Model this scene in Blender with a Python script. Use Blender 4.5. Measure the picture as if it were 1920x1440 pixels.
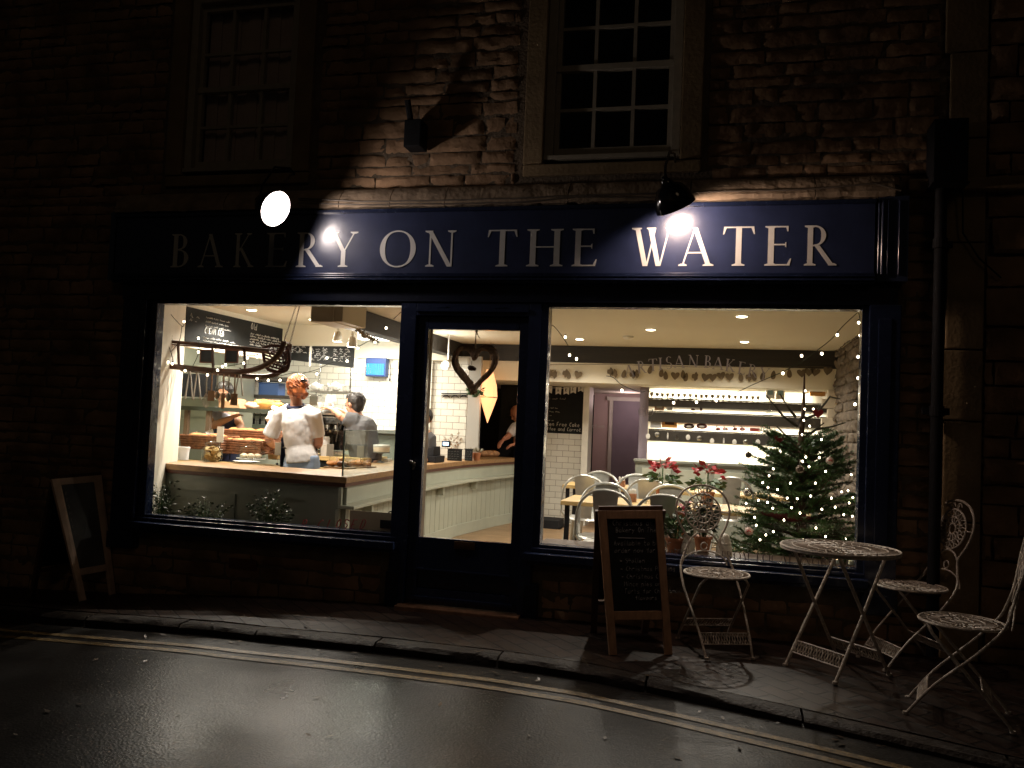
import bpy, bmesh, math, random
from mathutils import Vector, Matrix, noise
PI=math.pi; R=math.radians
random.seed(7)
sc=bpy.context.scene
for o in list(bpy.data.objects): bpy.data.objects.remove(o)

# ------------------------------------------------------------------ camera
CAMP=Vector((1.65637,-5.58371,1.35510)); YAW,PIT,ROL=-0.244263,0.0452083,0.0427063; FPX=1600.0
F_=Vector((math.sin(YAW)*math.cos(PIT),math.cos(YAW)*math.cos(PIT),math.sin(PIT)))
R0=Vector((math.cos(YAW),-math.sin(YAW),0)); U0=R0.cross(F_)
R_=math.cos(ROL)*R0+math.sin(ROL)*U0; U_=-math.sin(ROL)*R0+math.cos(ROL)*U0
cd=bpy.data.cameras.new('camera'); cam=bpy.data.objects.new('camera',cd); sc.collection.objects.link(cam)
cam.matrix_world=Matrix(((R_.x,U_.x,-F_.x,CAMP.x),(R_.y,U_.y,-F_.y,CAMP.y),(R_.z,U_.z,-F_.z,CAMP.z),(0,0,0,1)))
cd.sensor_width=36; cd.lens=36*FPX/1920; cd.clip_start=.05; cd.clip_end=600
sc.camera=cam
# ------------------------------------------------------------------ world, weak street light, exposure
w=bpy.data.worlds.new('World'); sc.world=w; w.use_nodes=True
nt=w.node_tree; bg=nt.nodes['Background']; sky=nt.nodes.new('ShaderNodeTexSky')
sky.sky_type='NISHITA'; sky.sun_disc=False; sky.sun_elevation=R(18); sky.sun_rotation=R(200)
nt.links.new(sky.outputs[0],bg.inputs[0]); bg.inputs[1].default_value=0.00035
sl=bpy.data.lights.new('street_glow','SUN'); sl.energy=0.020; sl.angle=R(14); sl.color=(1,.70,.42)
so=bpy.data.objects.new('street_glow',sl); sc.collection.objects.link(so)
so.rotation_euler=Vector((-.35,.80,-.48)).to_track_quat('-Z','Y').to_euler()
sc.view_settings.view_transform='Standard'; sc.view_settings.look='None'
sc.view_settings.exposure=0; sc.view_settings.gamma=1; sc.view_settings.use_curve_mapping=False
sc.render.engine='CYCLES'
sc.cycles.max_bounces=8; sc.cycles.transparent_max_bounces=16
sc.cycles.sample_clamp_indirect=4.0

# ------------------------------------------------------------------ pixel -> world on a plane of known depth/height
def ray(px,py): return F_+(px-960)/FPX*R_-(py-720)/FPX*U_
def Y(px,py,y): d=ray(px,py); return CAMP+d*((y-CAMP.y)/d.y)
def Z(px,py,z): d=ray(px,py); return CAMP+d*((z-CAMP.z)/d.z)
def X(px,py,x): d=ray(px,py); return CAMP+d*((x-CAMP.x)/d.x)
def lerp(a,b,t): return a+(b-a)*t
def interp(x,xs,ys):
    if x<=xs[0]: return ys[0]
    for i in range(1,len(xs)):
        if x<=xs[i]: return lerp(ys[i-1],ys[i],(x-xs[i-1])/(xs[i]-xs[i-1]))
    return ys[-1]
def gx(x): return interp(x,[-6,-2.7,-1.4,-.66,.5,8],[-.2,-.05,.04,.062,.08,.08])
def pave(x,y): return gx(x)+.03*y
KX=[-9,-4,-3.1,-2.37,-1.54,-.9,-.2,.5,1.0,1.4,1.93,2.45,2.8,3.4,6]
KY=[-.35,-.56,-.62,-.70,-.805,-.865,-.88,-.925,-.985,-1.10,-1.27,-1.45,-1.58,-1.8,-2.8]
def ky(x): return interp(x,KX,KY)
def roadz(x,y): return gx(x)-.083-.004*min(4,abs(y-ky(x)))
def G(px,py):      # pixel -> point on the pavement
    z=.05
    for _ in range(6):
        p=Z(px,py,z); z=pave(p.x,p.y)
    return Vector((p.x,p.y,z))

# ------------------------------------------------------------------ materials
MATS={}
def mat(name,col,rough=.6,metal=0,var=0,vscale=6,bump=0,bscale=40,spec=.5,emit=None,es=0,coat=0,rvar=0,stretch=None):
    if name in MATS: return MATS[name]
    m=bpy.data.materials.new(name); m.use_nodes=True; n=m.node_tree.nodes; l=m.node_tree.links
    b=n['Principled BSDF']; b.inputs['Base Color'].default_value=(*col,1); b.inputs['Roughness'].default_value=rough
    b.inputs['Metallic'].default_value=metal; b.inputs['Specular IOR Level'].default_value=spec
    b.inputs['Coat Weight'].default_value=coat
    if emit: b.inputs['Emission Color'].default_value=(*emit,1); b.inputs['Emission Strength'].default_value=es
    tc=n.new('ShaderNodeTexCoord'); vec=tc.outputs['Object']
    if stretch:
        mp=n.new('ShaderNodeMapping'); mp.inputs['Scale'].default_value=stretch; l.new(vec,mp.inputs[0]); vec=mp.outputs[0]
    if var:
        t=n.new('ShaderNodeTexNoise'); t.inputs['Scale'].default_value=vscale; t.inputs['Detail'].default_value=6; l.new(vec,t.inputs[0])
        r=n.new('ShaderNodeValToRGB'); r.color_ramp.elements[0].position=.3; r.color_ramp.elements[1].position=.7
        r.color_ramp.elements[0].color=(*[c*(1-var) for c in col],1); r.color_ramp.elements[1].color=(*[min(1,c*(1+var)) for c in col],1)
        l.new(t.outputs[0],r.inputs[0]); l.new(r.outputs[0],b.inputs['Base Color'])
        if rvar:
            mr=n.new('ShaderNodeMapRange'); mr.inputs[3].default_value=rough-rvar; mr.inputs[4].default_value=rough+rvar
            l.new(t.outputs[0],mr.inputs[0]); l.new(mr.outputs[0],b.inputs['Roughness'])
    if bump:
        t2=n.new('ShaderNodeTexNoise'); t2.inputs['Scale'].default_value=bscale; t2.inputs['Detail'].default_value=5; l.new(vec,t2.inputs[0])
        bp=n.new('ShaderNodeBump'); bp.inputs['Strength'].default_value=bump; bp.inputs['Distance'].default_value=.01
        l.new(t2.outputs[0],bp.inputs['Height']); l.new(bp.outputs[0],b.inputs['Normal'])
    MATS[name]=m; return m
def brickmat(name,c1,c2,mortar,bw,bh,ms,rough,bump=.3,axes='XZ',spec=.5,rot=0,dirt=0):
    if name in MATS: return MATS[name]
    m=bpy.data.materials.new(name); m.use_nodes=True; n=m.node_tree.nodes; l=m.node_tree.links; b=n['Principled BSDF']
    g=n.new('ShaderNodeTexCoord'); s=n.new('ShaderNodeSeparateXYZ'); c=n.new('ShaderNodeCombineXYZ')
    l.new(g.outputs['Object'],s.inputs[0]); l.new(s.outputs[axes[0]],c.inputs[0]); l.new(s.outputs[axes[1]],c.inputs[1])
    mp=n.new('ShaderNodeMapping'); mp.inputs['Rotation'].default_value=(0,0,rot); l.new(c.outputs[0],mp.inputs[0])
    k=n.new('ShaderNodeTexBrick'); l.new(mp.outputs[0],k.inputs[0])
    k.inputs['Scale'].default_value=1; k.inputs['Brick Width'].default_value=bw; k.inputs['Row Height'].default_value=bh
    k.inputs['Mortar Size'].default_value=ms; k.inputs['Mortar Smooth'].default_value=.3
    k.inputs['Color1'].default_value=(*c1,1); k.inputs['Color2'].default_value=(*c2,1); k.inputs['Mortar'].default_value=(*mortar,1)
    col=k.outputs[0]
    if dirt:
        t=n.new('ShaderNodeTexNoise'); t.inputs['Scale'].default_value=5; t.inputs['Detail'].default_value=8; l.new(g.outputs['Object'],t.inputs[0])
        mx=n.new('ShaderNodeMix'); mx.data_type='RGBA'; mx.blend_type='MULTIPLY'; mx.inputs[0].default_value=dirt
        l.new(col,mx.inputs[6]); l.new(t.outputs[0],mx.inputs[7]); col=mx.outputs[2]
    l.new(col,b.inputs['Base Color']); b.inputs['Roughness'].default_value=rough; b.inputs['Specular IOR Level'].default_value=spec
    bp=n.new('ShaderNodeBump'); bp.inputs['Strength'].default_value=bump; bp.inputs['Distance'].default_value=.006; bp.invert=True
    l.new(k.outputs['Fac'],bp.inputs['Height']); l.new(bp.outputs[0],b.inputs['Normal'])
    MATS[name]=m; return m
def glassmat(name,gloss=.05,tint=(1,1,1)):
    m=bpy.data.materials.new(name); m.use_nodes=True; n=m.node_tree.nodes; l=m.node_tree.links; n.clear()
    o=n.new('ShaderNodeOutputMaterial'); t=n.new('ShaderNodeBsdfTransparent'); g=n.new('ShaderNodeBsdfGlossy'); x=n.new('ShaderNodeMixShader')
    fr=n.new('ShaderNodeFresnel'); fr.inputs[0].default_value=1.45; ge=n.new('ShaderNodeNewGeometry'); om=n.new('ShaderNodeMath'); om.operation='SUBTRACT'; om.inputs[0].default_value=1; l.new(ge.outputs['Backfacing'],om.inputs[1]); mu=n.new('ShaderNodeMath'); mu.operation='MULTIPLY'; l.new(fr.outputs[0],mu.inputs[0]); l.new(om.outputs[0],mu.inputs[1]); t.inputs[0].default_value=(*tint,1); g.inputs['Roughness'].default_value=gloss
    l.new(mu.outputs[0],x.inputs[0]); l.new(t.outputs[0],x.inputs[1]); l.new(g.outputs[0],x.inputs[2]); l.new(x.outputs[0],o.inputs[0])
    MATS[name]=m; return m
def emis(name,col,s): return mat(name,(.8,.8,.8),.5,emit=col,es=s)

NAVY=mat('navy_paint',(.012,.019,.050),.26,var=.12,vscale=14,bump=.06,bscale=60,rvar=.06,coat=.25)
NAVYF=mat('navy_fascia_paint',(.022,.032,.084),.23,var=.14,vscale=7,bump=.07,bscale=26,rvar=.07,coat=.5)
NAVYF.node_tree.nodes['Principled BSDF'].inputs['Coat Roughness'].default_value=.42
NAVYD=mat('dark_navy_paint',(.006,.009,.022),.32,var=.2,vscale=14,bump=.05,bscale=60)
LETTER=mat('letter_paint',(.78,.76,.72),.35,var=.05,vscale=20)
WHITE=mat('white_paint',(.74,.72,.64),.5,var=.05,vscale=12,bump=.05)
SASH=mat('sash_paint',(.46,.41,.32),.45,var=.10,vscale=18,bump=.08)
BLACKG=mat('black_gloss',(.012,.011,.011),.12,coat=.6)
BLACKM=mat('black_matt',(.010,.010,.012),.75,var=.2,vscale=20,spec=.25)
CREAM=mat('cream_plaster',(.80,.76,.62),.7,var=.05,vscale=2.5,bump=.06,bscale=18)
PLASTER=mat('scuffed_plaster',(.68,.64,.54),.7,var=.10,vscale=2.2,bump=.05,bscale=18,stretch=(3,3,.8))
CEIL=mat('ceiling_paint',(.66,.62,.49),.75,var=.03,vscale=1.5)
BEAM=mat('dark_beam',(.020,.018,.015),.6,var=.3,vscale=7,bump=.3,bscale=25,stretch=(.3,.3,3))
WOOD=mat('oak_top',(.30,.17,.07),.42,var=.30,vscale=5,bump=.08,stretch=(2,9,9))
TABLEW=mat('pale_oak',(.52,.36,.15),.4,var=.18,vscale=5,stretch=(1.5,8,8))
FRAMEW=mat('sign_frame_wood',(.36,.20,.11),.55,var=.25,vscale=6,bump=.12,stretch=(6,6,1.5))
CABINET=mat('grey_green_paint',(.24,.255,.215),.45,var=.05,vscale=8,bump=.04)
CABIN2=mat('grey_cabinet_paint',(.40,.42,.34),.45,var=.05,vscale=8)
BOARD=mat('chalkboard',(.011,.012,.012),.75,var=.35,vscale=4,spec=.2)
CHALK=mat('chalk',(.62,.62,.60),.9)
CHALKD=mat('faint_chalk',(.20,.20,.20),.9)
STONE=mat('limestone',(.35,.22,.13),.9,var=.5,vscale=3.2,bump=.7,bscale=34,spec=.2)
ASHLAR=mat('dressed_stone',(.31,.22,.12),.85,var=.25,vscale=4,bump=.45,bscale=45)
HOOD=mat('weathered_hood_stone',(.38,.28,.19),.8,var=.4,vscale=7,bump=.8,bscale=30)
MORTAR=mat('mortar',(.17,.13,.09),.95,var=.3,vscale=9,bump=.8,bscale=60)
STEEL=mat('steel',(.45,.45,.43),.25,metal=1)
GALV=mat('galvanised_steel',(.52,.53,.50),.38,metal=.75,var=.08,vscale=20)
IRONW=mat('chipped_white_iron',(.50,.43,.36),.5,var=.35,vscale=60,bump=.2,bscale=120)
CERAM=mat('white_ceramic',(.78,.77,.74),.15)
SKIN=mat('skin',(.56,.28,.18),.5,var=.06,vscale=10)
SKIN2=mat('warm_skin',(.50,.25,.15),.5)
RED=mat('red_petal',(.27,.008,.014),.45,var=.35,vscale=20)
LEAF=mat('green_leaf',(.04,.085,.025),.45,var=.4,vscale=15)
NEEDLE=mat('fir_needle',(.05,.115,.03),.5,var=.5,vscale=7)
BARK=mat('bark',(.09,.05,.03),.9,var=.3,vscale=20,bump=.5)
TWIG=mat('woven_twig',(.30,.19,.12),.85,var=.4,vscale=50,bump=.8,bscale=90)
SLEDW=mat('sledge_wood',(.075,.028,.014),.5,var=.3,vscale=9,bump=.1,stretch=(2,8,8))
WIRE=mat('green_wire',(.02,.03,.015),.6)
BULB=emis('warm_bulb',(1,.84,.60),14)
DOWN=emis('downlight_lens',(1,.86,.62),14)
TILE=brickmat('white_metro_tile',(.70,.68,.60),(.64,.62,.55),(.28,.26,.22),.156,.078,.0035,.16,.5)
GLASS=glassmat('window_glass',.0,(.97,.97,.96))
GLASS2=glassmat('clear_glass',.02,(.90,.93,.91))
BREAD=mat('bread_crust',(.46,.20,.05),.6,var=.4,vscale=25,bump=.4,bscale=40)
BASKET=mat('wicker',(.24,.10,.045),.7,var=.35,vscale=40,bump=.7,bscale=80)
PAPER=mat('white_paper',(.80,.79,.75),.7)
TERRA=mat('terracotta',(.32,.12,.05),.7,var=.15)

# ------------------------------------------------------------------ mesh builder
class MB:
    def __init__(s): s.v=[]; s.f=[]; s.mi=[]
    def add(s,vs,fs,m=0):
        o=len(s.v); s.v+=[tuple(v) for v in vs]; s.f+=[tuple(i+o for i in f) for f in fs]; s.mi+=[m]*len(fs); return s
    def box(s,a,b,m=0,M=None):
        x0,y0,z0=a; x1,y1,z1=b
        vs=[Vector(p) for p in ((x0,y0,z0),(x1,y0,z0),(x1,y1,z0),(x0,y1,z0),(x0,y0,z1),(x1,y0,z1),(x1,y1,z1),(x0,y1,z1))]
        if M: vs=[M@v for v in vs]
        return s.add(vs,[(0,3,2,1),(4,5,6,7),(0,1,5,4),(1,2,6,5),(2,3,7,6),(3,0,4,7)],m)
    def beam(s,p,q,wx,wz,m=0,up=Vector((0,0,1))):
        p=Vector(p);q=Vector(q);d=(q-p);L=d.length;d.normalize(); a=d.cross(up)
        if a.length<1e-4: a=d.cross(Vector((0,1,0)))
        a.normalize(); b=a.cross(d)
        vs=[p+t*d*L+i*a*wx/2+j*b*wz/2 for t in(0,1) for i,j in((-1,-1),(1,-1),(1,1),(-1,1))]
        return s.add(vs,[(0,1,2,3),(7,6,5,4),(0,4,5,1),(1,5,6,2),(2,6,7,3),(3,7,4,0)],m)
    def tube(s,pts,r,n=8,m=0,closed=False,caps=True,flat=1):
        pts=[Vector(p) for p in pts]; k=len(pts); rr=r if isinstance(r,(list,tuple)) else [r]*k
        prev=None; o=len(s.v)
        for i,p in enumerate(pts):
            if closed: d=pts[(i+1)%k]-pts[i-1]
            else: d=pts[min(i+1,k-1)]-pts[max(i-1,0)]
            if d.length<1e-9: d=Vector((0,0,1))
            d.normalize()
            if prev is None:
                a=d.cross(Vector((0,0,1)))
                if a.length<.1: a=d.cross(Vector((0,1,0)))
            else:
                a=prev-d*prev.dot(d)
            a.normalize(); b=d.cross(a); prev=a
            for j in range(n):
                t=2*PI*j/n; s.v.append(tuple(p+a*math.cos(t)*rr[i]+b*math.sin(t)*rr[i]*flat))
        seg=k if closed else k-1
        for i in range(seg):
            for j in range(n):
                a0=o+i*n+j; a1=o+i*n+(j+1)%n; b0=o+((i+1)%k)*n+j; b1=o+((i+1)%k)*n+(j+1)%n
                s.f.append((a0,a1,b1,b0)); s.mi.append(m)
        if caps and not closed:
            s.f.append(tuple(o+j for j in reversed(range(n)))); s.mi.append(m)
            s.f.append(tuple(o+(k-1)*n+j for j in range(n))); s.mi.append(m)
        return s
    def lathe(s,prof,c=(0,0,0),n=24,m=0,axis=None,sx=1):
        c=Vector(c); ax=Vector(axis or (0,0,1)).normalized(); a=ax.cross(Vector((0,1,0)))
        if a.length<.1: a=ax.cross(Vector((1,0,0)))
        a.normalize(); b=ax.cross(a); o=len(s.v)
        for r,h in prof:
            for j in range(n):
                t=2*PI*j/n; s.v.append(tuple(c+ax*h+a*max(r,1e-5)*math.cos(t)*sx+b*max(r,1e-5)*math.sin(t)))
        for i in range(len(prof)-1):
            for j in range(n):
                s.f.append((o+i*n+j,o+i*n+(j+1)%n,o+(i+1)*n+(j+1)%n,o+(i+1)*n+j)); s.mi.append(m)
        return s
    def ell(s,c,r,n=12,m=0,M=None,jit=0):
        c=Vector(c); rx,ry,rz=(r,r,r) if not hasattr(r,'__len__') else r; o=len(s.v); k=n//2+1
        for i in range(k+1):
            t=PI*i/k
            for j in range(n):
                u=2*PI*j/n; d=Vector((math.sin(t)*math.cos(u)*rx,math.sin(t)*math.sin(u)*ry,math.cos(t)*rz))
                if jit: d*=1+jit*noise.noise((c+d)*25)
                if M: d=M@d
                s.v.append(tuple(c+d))
        for i in range(k):
            for j in range(n):
                s.f.append((o+i*n+j,o+(i+1)*n+j,o+(i+1)*n+(j+1)%n,o+i*n+(j+1)%n)); s.mi.append(m)
        return s
    def prism(s,poly,y0,y1,m=0,fn=None):    # poly in x,z extruded along y
        n=len(poly); fn=fn or (lambda x,y,z:(x,y,z))
        vs=[fn(x,y0,z) for x,z in poly]+[fn(x,y1,z) for x,z in poly]
        return s.add(vs,[tuple(range(n)),tuple(reversed(range(n,2*n)))]+[(i,i+n,(i+1)%n+n,(i+1)%n) for i in range(n)],m)
    def quadleaf(s,p,d,L,W,m=0,nrm=None):
        d=Vector(d).normalized(); a=d.cross(nrm or Vector((random.random()-.5,random.random()-.5,random.random()-.5)))
        if a.length<1e-3: a=Vector((1,0,0))
        a.normalize(); p=Vector(p)
        return s.add([p,p+d*L*.5+a*W/2,p+d*L,p+d*L*.5-a*W/2],[(0,1,2,3)],m)
    def build(s,name,mats,parent=None,smooth=False,bevel=0):
        me=bpy.data.meshes.new(name); me.from_pydata(s.v,[],s.f)
        if not isinstance(mats,(list,tuple)): mats=[mats]
        for x in mats: me.materials.append(x)
        if len(mats)>1: me.polygons.foreach_set('material_index',s.mi)
        bm=bmesh.new(); bm.from_mesh(me); bmesh.ops.recalc_face_normals(bm,faces=bm.faces)
        if bevel: bmesh.ops.bevel(bm,geom=list(bm.edges),offset=bevel,segments=2,affect='EDGES',profile=.6,clamp_overlap=True)
        bm.to_mesh(me); bm.free()
        if smooth:
            me.polygons.foreach_set('use_smooth',[True]*len(me.polygons))
            try: me.set_sharp_from_angle(angle=R(40))
            except Exception: pass
        o=bpy.data.objects.new(name,me); sc.collection.objects.link(o)
        if parent is not None:
            o.parent=parent; loc=parent.location.copy(); pp=parent.parent
            if parent.type=='EMPTY': o.matrix_parent_inverse=Matrix.Translation(-loc)
            # mesh parents sit at identity below their own thing, so their children need no offset
        return o
def thing(name,label,cat,loc=(0,0,0),group=None):
    o=bpy.data.objects.new(name,None); sc.collection.objects.link(o); o.location=loc; o.empty_display_size=.1
    o['label']=label; o['category']=cat
    if group: o['group']=group
    return o
def tag(o,label,cat,group=None):
    o['label']=label; o['category']=cat
    if group: o['group']=group
    return o
def struct(o): o['kind']='structure'; return o
def dup(root,loc,rotz=0,label=None,group=None,scale=None):
    r=root.copy(); sc.collection.objects.link(r); r.location=loc; r.rotation_euler=(0,0,rotz)
    if scale: r.scale=scale
    if label: r['label']=label
    if group: r['group']=group
    for ch in list(root.children):
        c=ch.copy(); sc.collection.objects.link(c); c.parent=r
        for g in list(ch.children):
            d=g.copy(); sc.collection.objects.link(d); d.parent=c
    return r

# ------------------------------------------------------------------ stroke font (chalk) : grid pairs xy, baseline 2, x-height 6, cap 9
SF=dict(a='46261513223243 4642',b='1912 15364543321212',c='462615132242',d='4942 45261513224243',e='1444452615132242',
 f='49383732 1646',g='46261514234344 464130211',h='1912 1526364542',i='2622 2829',j='363120 3839',k='1912 4614 2442',l='292342',
 m='1612 1526332 35465552'.replace('1526332','15263532'),n='1612 1526364542',o='26151322334345362 6'.replace(' ',''),p='1610 15364543321213',
 q='4640 46261513223243',r='1612 15263646',s='46261524344332 12'.replace(' ',''),t='29233242 1646',u='16132232434642',v='162246',w='1612 ',x='1642 4612',y='1624 462310',z='16461242',
 A='122942 1545',B='1219394847363515 35444332 12'.replace(' ',''),C='4839281614233242',D='12193948443212',E='49191242 1535',F='491912 1535',G='4839191322424535',
 H='1912 4942 1545',I='2922',K='1912 4915 2542',L='191242',M='121935495 2'.replace(' ',''),N='12194249',O='29171423324447392 9'.replace(' ',''),P='12193947451 5'.replace(' ',''),
 R='12193947451 5 2542'.replace('451 5','4515'),S='483919172645443212',T='1949 2922',W='1922354249',Y='192549 2522')
SF['w']='1622354246'; SF['-']='1545'; SF[',']='2211'; SF['*']='2644 2446 2545'
def chalk(mb,text,o,ex,ez,h,r=.0022,m=0,slant=.12,jit=.25,n=3):
    """strokes of text from origin o, ex/ez unit axes, h= cap height"""
    u=h/7.0; x=0
    for ch in text:
        if ch==' ': x+=4*u; continue
        g=SF.get(ch) or SF.get(ch.upper()) or SF.get(ch.lower())
        if not g: x+=4*u; continue
        for st in g.split(' '):
            pts=[]
            for i in range(0,len(st)-1,2):
                a=int(st[i])+random.uniform(-jit,jit); b=int(st[i+1])-2+random.uniform(-jit,jit)
                pts.append(o+ex*(x+(a*u)+b*u*slant)+ez*(b*u))
            if len(pts)>1: mb.tube(pts,r,n,m,caps=False)
        x+=(5.0 if ch not in 'iIlL,' else 3.6)*u
    return x
def scribble(mb,o,ex,ez,L,h,r=.0025):
    x=0
    while x<L:
        wl=random.uniform(.12,.3)*L; pts=[]; k=int(wl/(h*.28))+2
        for i in range(k):
            pts.append(o+ex*(x+i*h*.28)+ez*(h*random.uniform(.05,1)*(1 if i%2 else .3)))
        mb.tube(pts,r,3,caps=False); x+=k*h*.28+h*.8

# ------------------------------------------------------------------ serif capitals (unit cap height) -> list of polygons, width
def arc(cx,cz,rx,rz,a0,a1,tv,th,n=22):
    out=[];inn=[]
    for i in range(n+1):
        a=R(lerp(a0,a1,i/n)); c,s_=math.cos(a),math.sin(a); t=lerp(th,tv,abs(c)**1.6)
        out.append((cx+rx*c,cz+rz*s_)); inn.append((cx+(rx-t)*c,cz+(rz-th*.9)*s_))
    return [[out[i],out[i+1],inn[i+1],inn[i]] for i in range(n)]
def st(x0,z0,x1,z1,t): return [[(x0-t/2,z0),(x0+t/2,z0),(x1+t/2,z1),(x1-t/2,z1)]]
def sf(x,z,w_,up=1,t=.028): # bracketed serif
    return [[(x-w_/2,z),(x+w_/2,z),(x+w_/2,z+up*t),(x+w_*.22,z+up*t*2.1),(x-w_*.22,z+up*t*2.1),(x-w_/2,z+up*t)]]
def hb(x0,x1,z,t=.035): return [[(x0,z-t/2),(x1,z-t/2),(x1,z+t/2),(x0,z+t/2)]]
def glyph(c):
    T,t=.125,.042; P=[]
    if c=='B': P=st(.14,0,.14,1,T)+sf(.14,0,.26)+sf(.14,1,.26,-1)+arc(.22,.76,.25,.24,-90,90,T*.9,t)+arc(.22,.27,.31,.27,-90,90,T,t)+hb(.14,.24,.98)+hb(.14,.24,.53)+hb(.14,.24,.018); return P,.54
    if c=='A': P=st(.40,.99,.76,.02,T)+st(.40,.99,.10,.02,t)+hb(.2,.6,.34)+sf(.10,0,.22)+sf(.76,0,.28); return P,.9
    if c=='K': P=st(.14,0,.14,1,T)+sf(.14,0,.28)+sf(.14,1,.28,-1)+st(.20,.48,.56,.98,t)+st(.26,.56,.66,.02,T)+sf(.57,1,.2,-1)+sf(.68,0,.24); return P,.8
    if c=='E': P=st(.14,0,.14,1,T)+sf(.14,0,.26)+sf(.14,1,.26,-1)+hb(.14,.5,.98)+hb(.14,.46,.53)+hb(.14,.54,.02)+[[(.5,.98),(.5,.86),(.475,.86),(.45,.97)],[(.46,.6),(.46,.46),(.435,.48),(.435,.58)],[(.54,.02),(.57,.18),(.545,.18),(.48,.03)]]; return P,.58
    if c=='R': P=st(.14,0,.14,1,T)+sf(.14,0,.28)+sf(.14,1,.28,-1)+arc(.24,.745,.27,.255,-90,90,T*.9,t)+hb(.14,.26,.98)+hb(.14,.26,.50)+st(.30,.50,.64,.02,T)+sf(.67,0,.2); return P,.74
    if c=='Y': P=st(.40,0,.40,.46,T)+sf(.40,0,.28)+st(.40,.44,.12,.98,T)+st(.42,.44,.70,.98,t)+sf(.12,1,.27,-1)+sf(.70,1,.22,-1); return P,.83
    if c=='O': P=arc(.45,.5,.45,.52,0,360,T*1.05,t,48); return P,.9
    if c=='N': P=st(.14,0,.14,.98,t)+st(.13,.98,.66,.0,T)+st(.70,.02,.70,1,t)+sf(.14,0,.22)+sf(.10,1,.2,-1)+sf(.70,1,.22,-1); return P,.82
    if c=='T': P=st(.37,0,.37,1,T)+sf(.37,0,.28)+hb(.04,.70,.98)+[[(.04,.98),(.02,.80),(.045,.80),(.10,.96)],[(.70,.98),(.72,.80),(.695,.80),(.64,.96)]]; return P,.74
    if c=='H': P=st(.14,0,.14,1,T)+st(.66,0,.66,1,T)+hb(.14,.66,.52)+sf(.14,0,.27)+sf(.14,1,.27,-1)+sf(.66,0,.27)+sf(.66,1,.27,-1); return P,.8
    if c=='W': P=st(.14,.98,.36,.0,T)+st(.40,.0,.60,.98,t)+st(.48,.98,.70,.0,T)+st(.74,.0,.96,.98,t)+sf(.12,1,.26,-1)+sf(.50,1,.24,-1)+sf(.97,1,.2,-1); return P,1.08
    if c=='S': P=arc(.28,.75,.23,.26,40,270,T*.9,t)+arc(.28,.26,.26,.27,-140,90,T,t); return P,.56
    if c=='I': P=st(.14,0,.14,1,T)+sf(.14,0,.28)+sf(.14,1,.28,-1); return P,.28
    if c=='L': P=st(.14,0,.14,1,T)+sf(.14,0,.26)+sf(.14,1,.28,-1)+hb(.14,.52,.02)+[[(.52,.02),(.55,.18),(.53,.18),(.46,.03)]]; return P,.56
    if c=='C': P=arc(.45,.5,.44,.52,45,315,T,t,34); return P,.78
    if c=='G': P=arc(.45,.5,.44,.52,45,325,T,t,34)+st(.78,.04,.78,.44,T*.8)+sf(.77,.42,.26,-1); return P,.9
    if c=='D': P=st(.14,0,.14,1,T)+sf(.10,0,.2)+sf(.10,1,.2,-1)+arc(.24,.5,.52,.5,-90,90,T,t)+hb(.14,.26,.98)+hb(.14,.26,.018); return P,.78
    if c=='F': P=st(.14,0,.14,1,T)+sf(.14,0,.28)+sf(.14,1,.26,-1)+hb(.14,.5,.98)+hb(.14,.44,.53); return P,.54
    if c=='M': P=st(.16,0,.20,.98,t)+st(.22,.98,.50,.0,T)+st(.52,.0,.78,.98,t)+st(.84,0,.80,.98,T)+sf(.16,0,.22)+sf(.84,0,.28)+sf(.16,1,.2,-1)+sf(.84,1,.2,-1); return P,1.0
    return [],.4
def put_glyph(mb,c,fn,y,dep=.004):   # fn maps unit x,z -> (x,z) world; every stroke stands a hair proud of the last
    P,w_=glyph(c)
    for i,p in enumerate(P):
        mb.prism([fn(a,b) for a,b in p],y-.00006*(i%40),y+dep)
exec_parts=[]

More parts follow.
